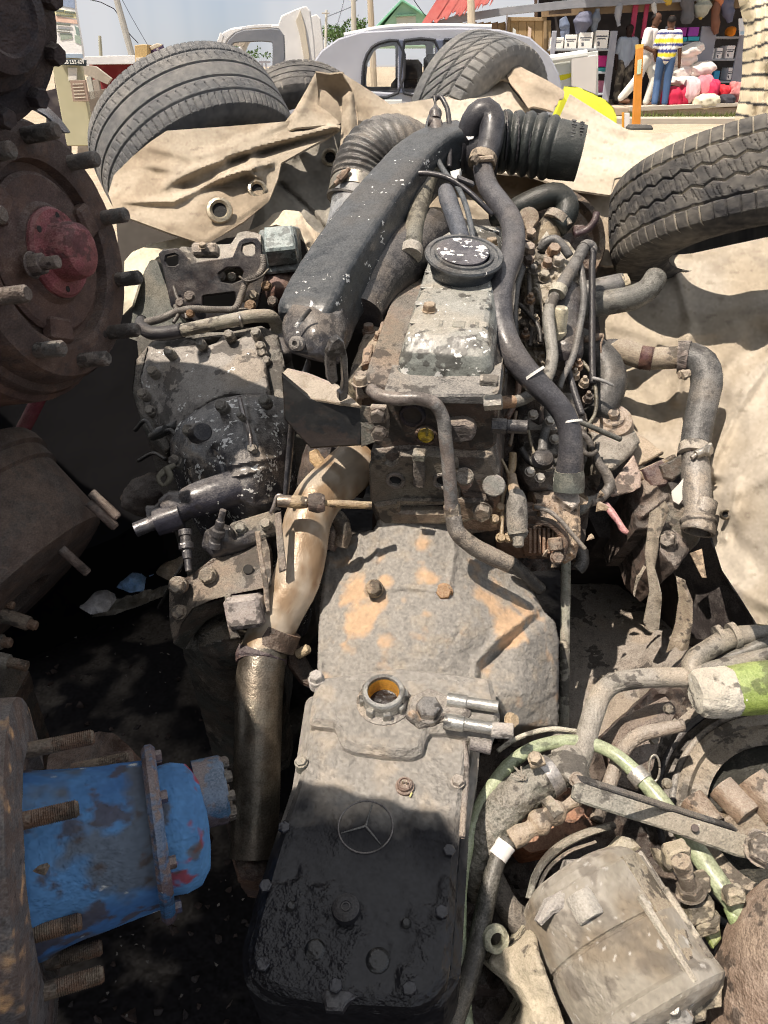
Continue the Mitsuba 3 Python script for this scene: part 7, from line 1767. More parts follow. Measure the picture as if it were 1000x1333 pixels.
# rusty alternator at the foot of the flank
AL = unit((.55, -.72, .42))
ca = W(712, 690, 1.66)
part(eng, 'alternator', rough(lathe([(0, -.10), (.055, -.10), (.060, -.09), (.060, -.05), (.056, -.045), (.062, -.04), (.062, .0), (.056, .006), (.062, .012), (.060, .04), (.045, .055), (.02, .06), (0, .06)], ca, unit((.9, -.35, .25)), 56), .005, .0015, 70), 'cast', P((.17, .105, .07), .5, .6), 35, 'rust brown finned alternator')
for k in range(7):
    a = W(680 + 7.5 * k, 672, 1.60)
    part(eng, 'alternator__fin', block(W(690 + 6 * k, 704, 1.585), RIGHT * .0028, UP * .026, FWD * .006, .001), 'cast', P((.19, .115, .075), .5, .5))
part(eng, 'alternator__shell', rough(relief([(700, 652), (730, 650), (755, 656), (756, 700), (750, 725), (735, 735), (720, 720), (724, 690), (700, 680)], [(700, 652, 1.62), (755, 656, 1.62), (750, 725, 1.56), (720, 720, 1.57), (735, 690, 1.56)], (0, .12, -.02), 3, folds(([(726, 660), (734, 690), (730, 722)], 4, .012), wrinkle=.01, freq=.08), smooth_edge=8), .004, .0012, 80), 'cast', P((.27, .20, .14), .55, .35), 40)
part(eng, 'alternator__strap', rough(tp([(688, 676, 1.57, 4.5), (704, 678, 1.555, 5), (722, 684, 1.55, 5.5), (734, 700, 1.55, 6), (730, 726, 1.56, 6)], n=12, power=4), .006, .001, 60), 'cast', P((.07, .055, .045), .3, .5), 40)
part(eng, 'alternator__lug', join([cyl(W(722, 700, 1.54), W(724, 716, 1.54), .014, 16), hexbolt(W(725, 726, 1.54), unit((0, -.8, .5)), .012)]), 'cast', P((.16, .13, .11), .4, .5), 40)
part(eng, 'alternator__terminal', block(W(702, 660, 1.55), RIGHT * .012, UP * .007, FWD * .01, .003), 'cast', P((.28, .20, .13), .4, .3))
part(eng, 'pink_terminal', tp([(788, 656, 1.70, 4.5), (797, 668, 1.69, 5), (806, 680, 1.68, 4), (812, 690, 1.675, 4.5), (818, 694, 1.67, 3)], n=12), 'paint', P((.40, .20, .20), .3, 0, .3), True, 'pale pink sleeved cable end')
for k, (x, y, d, s) in enumerate(((745, 690, 1.52, .006), (772, 700, 1.6, .006), (764, 650, 1.62, .008), (750, 652, 1.60, .008), (780, 660, 1.65, .008), (722, 736, 1.54, .004), (710, 722, 1.54, .005), (784, 640, 1.66, .006))):
    part(eng, 'terminal_piece', hull(W(x, y, d) + np.random.default_rng(k).normal(size=(9, 3)) * s), 'cast', P((.34, .27, .2), .4, .3), 30)
part(eng, 'down_pipe', rough(tp([(737, 728, 1.72, 6.5), (736, 800, 1.72, 6.5), (735, 880, 1.70, 6.5), (734, 945, 1.68, 7)], n=16), .01, .0008, 60), 'cast', P((.27, .27, .22), .55, .1), 40)
part(eng, 'rubber_end', tp([(758, 716, 1.72, 8), (757, 736, 1.71, 8.5), (752, 742, 1.71, 8)], n=14), 'rubber', P((.05, .05, .05), .3), 40)
# hoses and cables over the rocker cover
hose('cooler_hose', [(562, 215, 1.90, 13), (552, 246, 1.86, 13), (543, 280, 1.80, 13), (538, 306, 1.76, 13), (536, 326, 1.73, 12.5)], (.16, .15, .13), .45, n=22)
part(eng, 'hose_clip', tp([(537, 322, 1.73, 14.5), (535, 333, 1.72, 14.5)], n=22), 'cast', P((.33, .31, .27), .4, .15), 40)
hose('breather_pipe', [(580, 246, 1.80, 10), (582, 254, 1.79, 11.5), (588, 272, 1.765, 11.5), (597, 298, 1.73, 11.5), (602, 316, 1.70, 11.5)], (.10, .11, .125), .25, 'paint', n=22)
hose('thin_cable', [(560, 150, 1.98, 2.2), (557, 160, 1.97, 2.8), (562, 184, 1.93, 3.4), (570, 208, 1.88, 3.6), (582, 228, 1.83, 3.6), (596, 244, 1.79, 3.6), (606, 266, 1.75, 3.6), (612, 288, 1.72, 3.6), (616, 310, 1.69, 3.6)], (.10, .105, .12), .15, 'paint')
hose('thin_cable', [(566, 130, 2.0, 2.5), (572, 126, 1.99, 3), (580, 136, 1.98, 3.2), (585, 160, 1.96, 3.4), (586, 190, 1.92, 3.4), (585, 218, 1.88, 3.2)], (.035, .037, .043), .1, 'paint')
hose('thin_cable', [(462, 262, 1.94, 3), (476, 246, 1.90, 3.4), (498, 234, 1.85, 3.6), (524, 228, 1.82, 3.6), (560, 226, 1.80, 3.6), (584, 232, 1.79, 3.6), (606, 246, 1.78, 3.6), (626, 264, 1.77, 3.4), (642, 280, 1.77, 3)], (.035, .037, .045), .1, 'paint')
part(eng, 'manifold_sensor', join([tp([(566, 126, 1.98, 3), (567, 140, 1.97, 4), (567, 142, 1.97, 6), (567, 156, 1.96, 7)], n=12), tp([(558, 158, 1.955, 6), (574, 162, 1.955, 6)], n=12), tp([(567, 160, 1.96, 9), (569, 176, 1.95, 10)], n=14)]), 'paint', P((.05, .05, .052), .3, .1, .1), 40)
part(eng, 'white_connector', slab([(586, 222), (600, 218), (598, 230), (590, 236)], W(592, 226, 1.79), unit((-.2, -.7, .7)), .02, .003), 'paint', P((.55, .55, .53), .15))
part(eng, 'cable_plug', block(W(606, 236, 1.78), RIGHT * .02 + UP * -.008, UP * .006, FWD * .008, .003), 'paint', P((.06, .06, .065), .2))

# ------------------------------------------------------------------ loose cooling hose assembly and engine mount at the right
ra = thing('hose_assembly', 'rusty pipe clamped to a black elbow hose dropping to a ribbed grey cuff', 'hose')
hose('pipe', [(800, 462, 1.93, 13), (808, 456, 1.92, 15), (822, 460, 1.91, 15.5), (838, 466, 1.90, 15), (862, 466, 1.885, 14.5), (888, 465, 1.87, 14.5)], (.27, .22, .17), .4, 'cast', ra, n=24)
part(ra, 'rust_band', tp([(834, 465, 1.90, 15.4), (850, 467, 1.89, 15.2)], n=24), 'cast', P((.09, .045, .05), .2, .6), True)
part(ra, 'bend', tp([(786, 452, 1.97, 10), (796, 454, 1.95, 13), (806, 456, 1.93, 14.5)], n=20), 'rubber', P((.035, .035, .04), .25), True)
hose('elbow', [(884, 465, 1.87, 19), (900, 466, 1.86, 20), (914, 474, 1.845, 20), (920, 492, 1.825, 20), (916, 520, 1.80, 19.5), (909, 555, 1.77, 19), (904, 586, 1.745, 18.5)], (.085, .085, .085), .42, 'rubber', ra, n=28)
part(ra, 'clip', tp([(882, 465, 1.87, 21), (890, 465, 1.865, 21.5), (897, 465.5, 1.86, 21.5)], n=28), 'cast', P((.17, .15, .13), .5, .2), 40)
part(ra, 'clip__screw', join([cyl(W(884, 488, 1.83), W(898, 486, 1.83), .010, 14), cyl(W(888, 489, 1.82), W(893, 487, 1.82), .013, 6)]), 'cast', P((.36, .30, .24), .4, .3))
part(ra, 'clip', tp([(905, 582, 1.745, 20.5), (903, 594, 1.735, 20.5)], n=28), 'cast', P((.34, .30, .26), .4, .15), 40)
part(ra, 'clip__screw', join([cyl(W(906, 592, 1.70), W(924, 584, 1.70), .010, 12), hexbolt(W(920, 586, 1.695), unit((.6, -.7, .3)), .012), cyl(W(900, 596, 1.70), W(926, 578, 1.705), .005, 8)]), 'steel', P((.40, .37, .34), .35, .1))
part(ra, 'cuff', rough(tp([(904, 590, 1.74, 15), (905, 600, 1.735, 17), (907, 640, 1.71, 18.5), (909, 672, 1.69, 19.5), (909, 676, 1.688, 22), (909, 681, 1.685, 22.5), (909, 684, 1.683, 20.5), (909, 688, 1.68, 22), (908, 693, 1.678, 21)], n=36, hollow=.8), .006, .0006, 90), 'rubber', P((.13, .12, .11), .5), 40)
hose('stub', [(752, 382, 2.0, 14), (780, 376, 1.99, 14), (812, 368, 1.98, 13)], (.16, .16, .15), .5, 'rubber', ra, n=24)
part(ra, 'stub__frayed_end', rough(tp([(810, 369, 1.98, 13.5), (818, 366, 1.978, 10)], n=20), .003, .003, 150), 'cast', P((.42, .36, .26), .3), 40)
hose('curved_stub', [(750, 400, 1.97, 16), (790, 394, 1.95, 16), (826, 386, 1.94, 15.5), (844, 376, 1.94, 15), (852, 364, 1.945, 14.5), (855, 358, 1.95, 14)], (.15, .15, .145), .45, 'rubber', ra, n=26)
hose('black_elbow', [(740, 440, 1.9, 20), (772, 458, 1.88, 21), (788, 474, 1.865, 22), (794, 494, 1.85, 22), (788, 520, 1.83, 21), (776, 545, 1.81, 20)], (.06, .06, .062), .35, 'rubber', ra, n=26)
part(ra, 'bracket_wire', tp([(760, 442, 1.84, 4), (780, 438, 1.84, 4.5), (785, 436, 1.835, 2), (782, 450, 1.835, 1.6), (783, 462, 1.835, 1.6)], n=10), 'cast', P((.2, .15, .11), .4, .4), True)
em_ = thing('engine_mount', 'dusty engine mount with a stacked metal disc on a plate right of the fuel pump', 'engine mount')
cm = W(797, 546, 1.80)
ax = unit((-.1, -.5, .86))
part(em_, 'disc', rough(lathe([(0, -.03), (.050, -.03), (.053, -.024), (.050, -.018), (.050, -.012), (.046, -.006), (.046, 0), (.030, .004), (.026, .012), (0, .012)], cm, ax, 48), .006, .0008, 80), 'cast', P((.33, .25, .20), .55, .2), 30)
part(em_, 'bolt', hexbolt(cm + ax * .012, ax, .014, .014), 'cast', P((.32, .26, .2), .5, .2))
part(em_, 'cup', rough(relief([(770, 560), (800, 572), (826, 560), (834, 575), (822, 592), (800, 612), (778, 616), (768, 590)], [(770, 560, 1.80), (826, 560, 1.80), (834, 575, 1.78), (778, 616, 1.70), (800, 585, 1.73)], (0, .08, -.05), 3, smooth_edge=8), .006, .001, 60), 'cast', P((.18, .165, .145), .5, .1), 40)
part(em_, 'foot', rough(slab([(786, 640), (800, 625), (826, 592), (836, 620), (834, 634), (824, 640), (800, 646)], W(812, 625, 1.72), unit((0, -.8, .6)), .012, .003), .005, .0015, 80), 'cast', P((.42, .33, .27), .4, .2), 40)
part(em_, 'angle_iron', rough(slab([(828, 622), (836, 626), (882, 606), (880, 592), (836, 612)], W(850, 610, 1.76), unit((0, -.9, .4)), .02, .003), .006, .0012, 70), 'cast', P((.26, .19, .13), .45, .4), 40)
part(em_, 'angle_iron', rough(slab([(816, 560), (826, 558), (864, 588), (846, 598), (820, 610)], W(840, 585, 1.82), unit((-.2, -.5, .85)), .012, .003), .006, .0012, 70), 'cast', P((.34, .27, .19), .5, .25), 40)
part(em_, 'casting', rough(relief([(818, 640), (822, 625), (850, 614), (868, 624), (880, 650), (900, 690), (896, 720), (880, 742), (856, 720), (846, 690), (828, 690), (820, 668)], [(818, 640, 1.80), (850, 614, 1.80), (880, 650, 1.78), (896, 720, 1.70), (856, 720, 1.70), (828, 690, 1.74), (850, 650, 1.74), (840, 630, 1.75)], (0, .15, -.2), 3, folds(([(832, 650), (860, 630)], 4, .012), ([(836, 672), (868, 648)], 4, .012), wrinkle=.006, freq=.06), smooth_edge=6), .006, .0015, 60), 'cast', P((.10, .088, .075), .42, .2), 40)
part(em_, 'wheel_plate', rough(lathe([(0, -.05), (.058, -.05), (.062, -.04), (.062, -.01), (.055, 0), (.03, .002), (0, .002)], W(872, 690, 1.74), unit((-.5, -.75, .4)), 40), .008, .001, 60), 'cast', P((.10, .09, .08), .4, .2), 35)
part(em_, 'wheel_bolt', hexbolt(W(870, 702, 1.70), unit((-.5, -.75, .4)), .017), 'cast', P((.26, .23, .2), .45, .2))
part(em_, 'black_block', rough(slab([(858, 606), (876, 598), (888, 590), (892, 614), (876, 626), (864, 622)], W(874, 608, 1.74), unit((-.2, -.8, .5)), .05, .004), .006, .0015, 70), 'cast', P((.05, .045, .042), .3, .3), 40)
part(em_, 'rust_block', rough(slab([(838, 610), (862, 598), (880, 614), (868, 632), (850, 634)], W(858, 616, 1.75), unit((.1, -.7, .6)), .05, .004), .006, .0015, 70), 'cast', P((.09, .06, .06), .3, .4), 40)
part(em_, 'white_tag', slab([(874, 640), (884, 630), (890, 622), (889, 650), (884, 657), (876, 652)], W(882, 642, 1.715), unit((-.3, -.8, .5)), .003, .0008), 'plain', P((.55, .53, .48), .3))
part(em_, 'tan_corner', slab([(898, 720), (914, 714), (920, 752), (914, 752), (906, 736)], W(908, 734, 1.68), unit((-.3, -.7, .6)), .006, .001), 'cast', P((.36, .27, .18), .3, .2))
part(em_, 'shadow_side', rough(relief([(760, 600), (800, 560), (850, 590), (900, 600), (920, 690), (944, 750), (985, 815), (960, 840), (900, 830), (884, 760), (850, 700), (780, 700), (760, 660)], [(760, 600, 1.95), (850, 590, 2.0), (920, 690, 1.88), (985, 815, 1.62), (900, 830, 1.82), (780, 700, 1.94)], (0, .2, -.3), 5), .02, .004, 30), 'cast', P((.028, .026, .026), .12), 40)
for k, (l, o, dd, c) in enumerate((('wide tan rubber strip hanging beside the mount plate, curling down to the sheet metal', [(846, 668), (866, 652), (872, 664), (858, 700), (852, 740), (862, 780), (858, 820), (846, 822), (838, 810), (846, 770), (840, 720)], (1.70, 1.72), (.22, .19, .155)), ('narrow dark rubber strip bent round left of the wide strip', [(842, 738), (838, 744), (830, 760), (826, 778), (824, 772), (830, 750), (838, 736)], (1.74, 1.76), (.26, .22, .18)),
                                   ('pale tan rubber strip with a torn lower end, rightmost of the three strips', [(880, 750), (892, 756), (902, 782), (902, 810), (896, 846), (886, 848), (880, 842), (868, 850), (880, 812), (884, 780)], (1.68, 1.72), (.29, .24, .185)))):
    xs = np.array(o)
    ctrl = [(x, y, dd[0] + (dd[1] - dd[0]) * (y - xs[:, 1].min()) / np.ptp(xs[:, 1])) for x, y in o]
    single('rubber_strip', l, 'strip', relief(o, ctrl, .004, 2.2, folds(([tuple(q) for q in xs[[1, 3, 5]]], 7, .015))), 'cast', P(c, .45), 50)
ms = thing('metal_sheet', 'dusty grey brown sheet of metal lying on the ground right of the engine', 'sheet')
sm = [(730, 745), (760, 720), (800, 705), (850, 690), (900, 700), (912, 790), (905, 852), (872, 880), (836, 916), (808, 950), (778, 985), (760, 1010), (726, 1010), (728, 900)]
part(ms, 'sheet', relief(sm, [(x, y, depth(onz(x, y, .30 + .10 * (x > 860)))) for x, y in sm] + [(800, 800, depth(onz(800, 800, .31))), (780, 900, depth(onz(780, 900, .31)))], .006, 3, folds(([(836, 760), (846, 810), (862, 850)], 4, .006), wrinkle=.004, freq=.05)), 'cast', P((.19, .165, .145), .55, .05), 50)
rg = np.random.default_rng(12)
part(ms, 'grit', join([hull(onz(rg.uniform(750, 880), rg.uniform(760, 900), .32) + rg.normal(size=(7, 3)) * rg.uniform(.0008, .0028)) for _ in range(90)]), 'plain', P((.36, .32, .27), .2), False)
labels['metal_sheet__grit'] = {'label': 'loose grit on the sheet', 'kind': 'stuff'}

# ------------------------------------------------------------------ engine at the lower right
e3 = thing('engine', 'third engine with belts, a green hose and a dusty alternator, in the lower right corner', 'engine')
tan = (.235, .22, .20)
part(e3, 'crankcase', rough(relief([(606, 1000), (640, 970), (700, 945), (780, 960), (850, 900), (900, 850), (1030, 830), (1030, 1360), (600, 1360), (596, 1180)], [(606, 1000, 1.46), (700, 945, 1.62), (850, 900, 1.66), (1030, 830, 1.6), (1030, 1360, 1.24), (600, 1360, 1.2), (800, 1120, 1.5)], (0, .2, -.3), 6, folds(wrinkle=.03, freq=.03)), .02, .005, 30), 'cast', P((.035, .032, .03), .18, .1), 40)
hose('coolant_tube', [(897, 882, 1.44, 13), (860, 882, 1.45, 13), (820, 885, 1.45, 13), (798, 890, 1.45, 13.5), (784, 902, 1.445, 13.5), (775, 922, 1.43, 14), (766, 950, 1.405, 14), (758, 980, 1.38, 14), (752, 1000, 1.365, 14)], tan, .6, 'cast', e3, n=26)
part(e3, 'tube_joint', rough(relief([(722, 985), (734, 968), (754, 968), (764, 985), (768, 1010), (780, 1030), (756, 1030), (744, 1022), (732, 1010)], [(722, 985, 1.34), (754, 968, 1.38), (780, 1030, 1.30), (756, 1030, 1.29), (744, 1000, 1.31)], (0, .06, -.03), 3, smooth_edge=8), .004, .0012, 80), 'cast', P(tan, .6), 40)
part(e3, 'tube_bolt', hexbolt(W(751, 1015, 1.275), unit((0, -.7, .7)), .011), 'cast', P((.28, .24, .2), .5, .1))
hose('thin_tube', [(890, 944, 1.42, 8), (860, 950, 1.42, 9), (836, 956, 1.42, 9.5), (818, 968, 1.415, 9.5), (806, 988, 1.40, 9.5), (796, 1014, 1.38, 9.5), (784, 1046, 1.355, 9.5), (776, 1070, 1.34, 9)], (.25, .215, .175), .6, 'cast', e3, n=22)
hose('loop_hose', [(1030, 824, 1.5, 13), (990, 826, 1.49, 13), (962, 828, 1.48, 13), (942, 834, 1.47, 13), (922, 846, 1.46, 13), (904, 860, 1.45, 13.5), (900, 872, 1.445, 14), (912, 876, 1.44, 13.5), (940, 868, 1.44, 11), (980, 858, 1.44, 10), (1030, 846, 1.44, 10)], (.22, .20, .175), .55, 'rubber', e3, n=24)
hose('loop_hose', [(930, 862, 1.47, 6), (960, 852, 1.465, 7), (990, 840, 1.46, 8), (1030, 826, 1.46, 8)], (.10, .095, .09), .45, 'rubber', e3, n=16)
for x in (937, 955):
    part(e3, 'hose_collar', tp([(x - 3, 832 - (x - 937) * .2, 1.475, 17), (x + 4, 830 - (x - 937) * .2, 1.475, 17.5)], n=28), 'cast', P((.21, .19, .165), .55), 40)
for x, y, r in ((945, 850, .012), (958, 846, .014), (934, 856, .012)):
    part(e3, 'plate_nut', block(W(x, y, 1.50), RIGHT * r, UP * r * .8, FWD * r, .002), 'cast', P((.36, .32, .26), .5))
gp = part(e3, 'green_pipe', rough(tp([(948, 899, 1.40, 31), (965, 898, 1.40, 33), (1000, 894, 1.40, 34), (1040, 889, 1.40, 34)], n=40), .006, .0012, 50), 'paint', P((.22, .31, .08), .3, .05, .2), 40, 'moss green painted pipe')
part(e3, 'pipe_collar', rough(tp([(905, 903, 1.40, 26), (912, 902, 1.40, 31), (935, 901, 1.40, 32), (950, 900, 1.40, 33), (956, 899, 1.40, 31)], n=40), .005, .003, 60), 'cast', P((.50, .48, .42), .45, 0, .3), 40, 'crusted white sealant collar')
# belt pulleys
CPU, APU = W(1016, 1064, 1.47), unit(view(-.34, .38, .86))
def pgroove(r0, h, w=.012, d=.008):
    return [(r0, h), (r0, h + w * .2), (r0 - d, h + w * .45), (r0 - d, h + w * .55), (r0, h + w * .8), (r0, h + w)]
part(e3, 'pulley', rough(lathe([(.05, -.06)] + pgroove(.250, -.055) + pgroove(.250, -.041) + [(.250, -.024), (.236, -.02), (.236, -.005), (.222, .0), (.21, -.012), (.06, -.012), (.05, -.012)], CPU, APU, 130), .012, .001, 50), 'cast', P((.17, .16, .145), .5, .05), 30)
X, Y, Z = frame(APU)
for k in range(52):
    a = math.radians(60) + k * math.radians(150) / 52
    d = math.cos(a) * X + math.sin(a) * Y
    part(e3, 'pulley__tooth', block(CPU + d * .252 - APU * .046, np.cross(APU, d) * .0042, d * .005, APU * .014, .0012), 'cast', P((.18, .165, .145), .55))
for k, (R0, h, w) in enumerate(((.222, .010, .022), (.192, .022, .024))):
    a = np.linspace(math.radians(-30), math.radians(300), 90)
    part(e3, 'drive_belt', tube([(*(CPU + (math.cos(t) * X + math.sin(t) * Y) * R0 + APU * h), w * .62) for t in a], 16, .01, power=5, flat=.5, up=APU), 'rubber', P(((.03, .032, .034), (.085, .085, .082))[k], (.15, .5)[k]), 40)
part(e3, 'pulley_rim', rough(lathe([(.13, .02), (.182, .02), (.186, .028), (.186, .045), (.178, .05), (.166, .05), (.160, .03), (.13, .03)], CPU, APU, 96), .012, .001, 50), 'cast', P((.24, .21, .17), .5), 30)
part(e3, 'pulley_hub', rough(lathe([(.15, .0), (.12, -.03), (.07, -.04), (.06, .01), (.04, .03), (0, .03)], CPU, APU, 60), .012, .001, 50), 'cast', P((.03, .028, .026), .2), 30)
part(e3, 'timing_plate', rough(relief([(790, 980), (820, 950), (880, 920), (880, 928), (860, 960), (850, 1000), (830, 1030), (800, 1020)], [(790, 980, 1.46), (880, 920, 1.52), (850, 1000, 1.46), (800, 1020, 1.44)], (0, .05, -.02), 3), .006, .001, 60), 'cast', P((.12, .095, .08), .45, .3), 40)
for x, y in ((870, 923), (851, 962), (868, 1020)):
    part(e3, 'plate_rivet', hexbolt(W(x, y, 1.45), unit((0, -.8, .6)), .009), 'cast', P((.2, .18, .15), .45, .2))
for k, (x0, y0, x1, y1, r) in enumerate(((938, 1024, 974, 1062, 17), (975, 1014, 1016, 1062, 21), (900, 1040, 930, 1076, 16))):
    part(e3, 'lug', rough(tp([(x0, y0, 1.40, r), (x1, y1, 1.36, r)], n=24, power=2.6), .006, .0012, 60), 'cast', P((.25, .20, .15), .55, .25), 40)
part(e3, 'lug_block', rough(slab([(940, 1068), (975, 1048), (1010, 1080), (1000, 1098), (955, 1095)], W(970, 1075, 1.36), unit((0, -.7, .7)), .05, .004), .006, .0015, 60), 'cast', P((.22, .18, .14), .55, .25), 40)
# knobbly hose, its clamp, pale-green hose and the fittings
part(e3, 'fabric_hose', rough(tp([(728, 1003, 1.34, 23), (706, 1016, 1.33, 25), (680, 1032, 1.32, 26), (656, 1054, 1.31, 26), (638, 1084, 1.30, 25), (626, 1118, 1.295, 22), (620, 1150, 1.29, 17), (618, 1172, 1.29, 12)], n=44, step=.005), .003, .0028, 110, 3), 'cast', P((.14, .13, .115), .5, .1), 50, 'frayed fabric-covered hose')
part(e3, 'jubilee_clip', tp([(722, 1006, 1.337, 26), (708, 1015, 1.332, 27)], n=40), 'steel', P((.50, .48, .45), .2), 40, 'bright steel hose clip')
part(e3, 'jubilee_clip__screw', join([hexbolt(W(697, 988, 1.29), unit((-.2, -.5, .85)), .011, .016), cyl(W(690, 996, 1.29), W(709, 990, 1.29), .008, 12)]), 'cast', P((.36, .31, .23), .35, .2))
part(e3, 'fabric_hose__frayed_end', join([tp([(682 + 3 * math.cos(k), 1014 + 2 * math.sin(3 * k), 1.29, .6), (674 + 9 * math.cos(2.4 * k), 1004 + 7 * math.sin(1.7 * k), 1.285, .4)], n=5) for k in range(16)]), 'plain', P((.42, .38, .32), .2), True)
GH = P((.30, .36, .22), .3, .05, .05)
part(e3, 'green_hose', rough(tp([(608, 1340, 1.16, 9.5), (600, 1270, 1.19, 9.5), (598, 1200, 1.22, 9.5), (602, 1130, 1.26, 9.5), (616, 1074, 1.30, 9.5), (640, 1026, 1.33, 9.5), (672, 988, 1.36, 9), (706, 970, 1.38, 8.5), (740, 965, 1.39, 8.5), (776, 970, 1.385, 8.5), (806, 986, 1.37, 9), (828, 1006, 1.35, 10), (850, 1030, 1.325, 11), (880, 1070, 1.29, 12), (906, 1106, 1.26, 13), (930, 1142, 1.23, 13.5), (956, 1178, 1.205, 13), (966, 1192, 1.20, 12)], n=24), .008, .0010, 50), 'paint', GH, 50, 'pale green hose with dark scuffs')
part(e3, 'green_hose__clip', tp([(826, 1004, 1.352, 13), (838, 1018, 1.338, 13.5)], n=28), 'steel', P((.48, .46, .42), .25), 40)
part(e3, 'green_hose__wire_ring', tube([(*W(852 + 7 * math.cos(t), 1000 + 17 * math.sin(t), 1.34), .0022) for t in np.linspace(0, 6.2, 28)], 8), 'steel', P((.42, .38, .32), .3), True)
part(e3, 'green_hose__rim', tp([(648, 978, 1.40, 3), (668, 964, 1.41, 3.2), (690, 955, 1.42, 3.2), (720, 949, 1.43, 3), (752, 952, 1.43, 2.5)], n=10, power=3), 'cast', P((.46, .43, .36), .4), True)
part(e3, 'fitting', rough(tp([(752, 1040, 1.29, 9), (732, 1052, 1.285, 9.5), (728, 1054, 1.283, 14), (716, 1062, 1.28, 14), (712, 1064, 1.28, 12.5), (706, 1068, 1.278, 16), (698, 1074, 1.276, 16), (694, 1077, 1.275, 12), (676, 1088, 1.27, 14), (666, 1094, 1.268, 13)], n=20, step=.004), .004, .0008, 90), 'cast', P((.36, .29, .21), .5, .2), 35, 'tan pipe fitting with two hex collars')
part(e3, 'fitting_nut', tp([(726, 1050, 1.283, 17), (714, 1058, 1.28, 17)], n=6), 'cast', P((.31, .27, .21), .5, .15), 20)
part(e3, 'white_tape', rough(tp([(660, 1098, 1.262, 13), (648, 1116, 1.255, 12.5)], n=22), .003, .001, 120), 'plain', P((.66, .65, .62), .2, 0, .2), 40)
hose('black_hose', [(664, 1094, 1.265, 11), (652, 1110, 1.258, 11), (644, 1130, 1.25, 11.5), (636, 1160, 1.235, 12), (628, 1196, 1.22, 12.5), (620, 1236, 1.20, 13), (608, 1280, 1.175, 13.5), (594, 1320, 1.15, 14), (585, 1350, 1.13, 14)], (.06, .057, .054), .48, 'rubber', e3, n=26)
part(e3, 'orange_part', rough(relief([(660, 1060), (680, 1040), (720, 1024), (770, 1030), (780, 1070), (740, 1100), (690, 1110), (665, 1090)], [(660, 1060, 1.36), (720, 1024, 1.38), (780, 1070, 1.36), (690, 1110, 1.33)], (0, .05, -.1), 4), .008, .002, 50), 'cast', P((.34, .14, .07), .4, .3), 40)
part(e3, 'fan_guide', rough(tp([(688, 1170, 1.25, 6), (700, 1135, 1.27, 8), (724, 1106, 1.285, 9), (760, 1086, 1.295, 9), (800, 1074, 1.30, 8)], n=14, flat=.55, power=3, up=-FWD), .008, .001, 50), 'cast', P((.20, .19, .165), .55), 40)
part(e3, 'fan_guide', rough(tp([(700, 1160, 1.25, 4), (712, 1134, 1.265, 5), (736, 1112, 1.275, 5), (776, 1096, 1.28, 4)], n=12, flat=.5, up=-FWD), .008, .001, 50), 'cast', P((.13, .12, .11), .5), 40)
bar = part(e3, 'adjuster_bar', rough(slab([(748, 1022), (756, 1018), (768, 1022), (860, 1052), (988, 1092), (994, 1104), (974, 1118), (960, 1115), (860, 1078), (752, 1044), (745, 1038)], W(860, 1066, 1.22), unit((.06, -.62, .78)), .010, .003, r=.002), .006, .0006, 60), 'cast', P((.20, .19, .17), .45, .05, .15), 40, 'flat grey adjuster bar')
part(e3, 'adjuster_bar__flange', slab([(756, 1018), (768, 1020), (990, 1090), (990, 1094), (860, 1054), (768, 1024)], W(870, 1052, 1.215), unit((.3, -.9, -.1)), .012, .002), 'cast', P((.07, .068, .065), .35))
part(e3, 'adjuster_bar__hole', cyl(W(905, 1078, 1.222), W(905, 1078, 1.208), .006, 12), 'plain', P((.06, .05, .045), .2))
part(e3, 'bar_bolt', join([hexbolt(W(992, 1106, 1.19), unit((-.2, -.55, .8)), .023), cyl(W(992, 1106, 1.19), W(985, 1090, 1.24), .014, 16)]), 'cast', P((.24, .21, .18), .5, .1))
# alternator, dusty aluminium
AA = unit(view(.40, -.66, .64))
CA = W(748, 1138, 1.26)
X, Y, Z = frame(AA, -FWD)
flats = lambda R, H, a: (R * (1 + .010 * np.clip(np.cos(5 * (a - .55)) * 3, -1, 1) * (R > .08)), H)
alt = vpart('alternator', rough(lathe([(0, .0), (.080, .0), (.095, .008), (.104, .018), (.106, .03), (.108, .030), (.112, .034), (.112, .108), (.109, .1095), (.108, .112), (.109, .1145), (.113, .116), (.113, .19), (.119, .196), (.120, .214), (.114, .220), (.095, .228), (.063, .234), (0, .236)], CA, AA, 120, -FWD, flats), .0030, .0011, 70), tint(((.17, .135, .095), 13, .54, .14, .7), ((.32, .30, .27), 15, .55, .2, .6), ((.10, .085, .07), 30, .62, .08, .6), ((.5, .49, .47), 90, .73, .03, .5), base=(.235, .215, .18), seed=31), 'tinted', 32, 'dusty cast alternator body', e3)
for a0, a1, h0, h1, c in ((-.30, .24, .026, .104, (.29, .285, .275)), (.42, .80, .03, .185, (.25, .22, .175)), (-1.15, -.5, .12, .185, (.27, .25, .21)), (-.95, -.45, .03, .10, (.27, .24, .19))):
    n = 9
    t = np.linspace(a0, a1, n)
    q = np.concatenate([CA + np.cos(t)[:, None] * X * .1140 + np.sin(t)[:, None] * Y * .1140 + AA * h for h in (h0, h1)])
    q = np.vstack([q, q - (np.cos(np.tile(t, 2))[:, None] * X + np.sin(np.tile(t, 2))[:, None] * Y) * .012])
    j = np.arange(n - 1)
    f = [np.stack([j, j + 1, j + n + 1, j + n], 1)]
    rim = list(range(n)) + list(range(2 * n - 1, n - 1, -1))
    f.append(np.array([(rim[i], rim[(i + 1) % len(rim)], rim[(i + 1) % len(rim)] + 2 * n, rim[i] + 2 * n) for i in range(len(rim))])[:, ::-1])
    f.append((np.stack([j, j + 1, j + n + 1, j + n], 1) + 2 * n)[:, ::-1])
    part(e3, 'alternator__pad', (q, np.vstack(f)), 'cast', P(c, .42, .1, .2), 30)
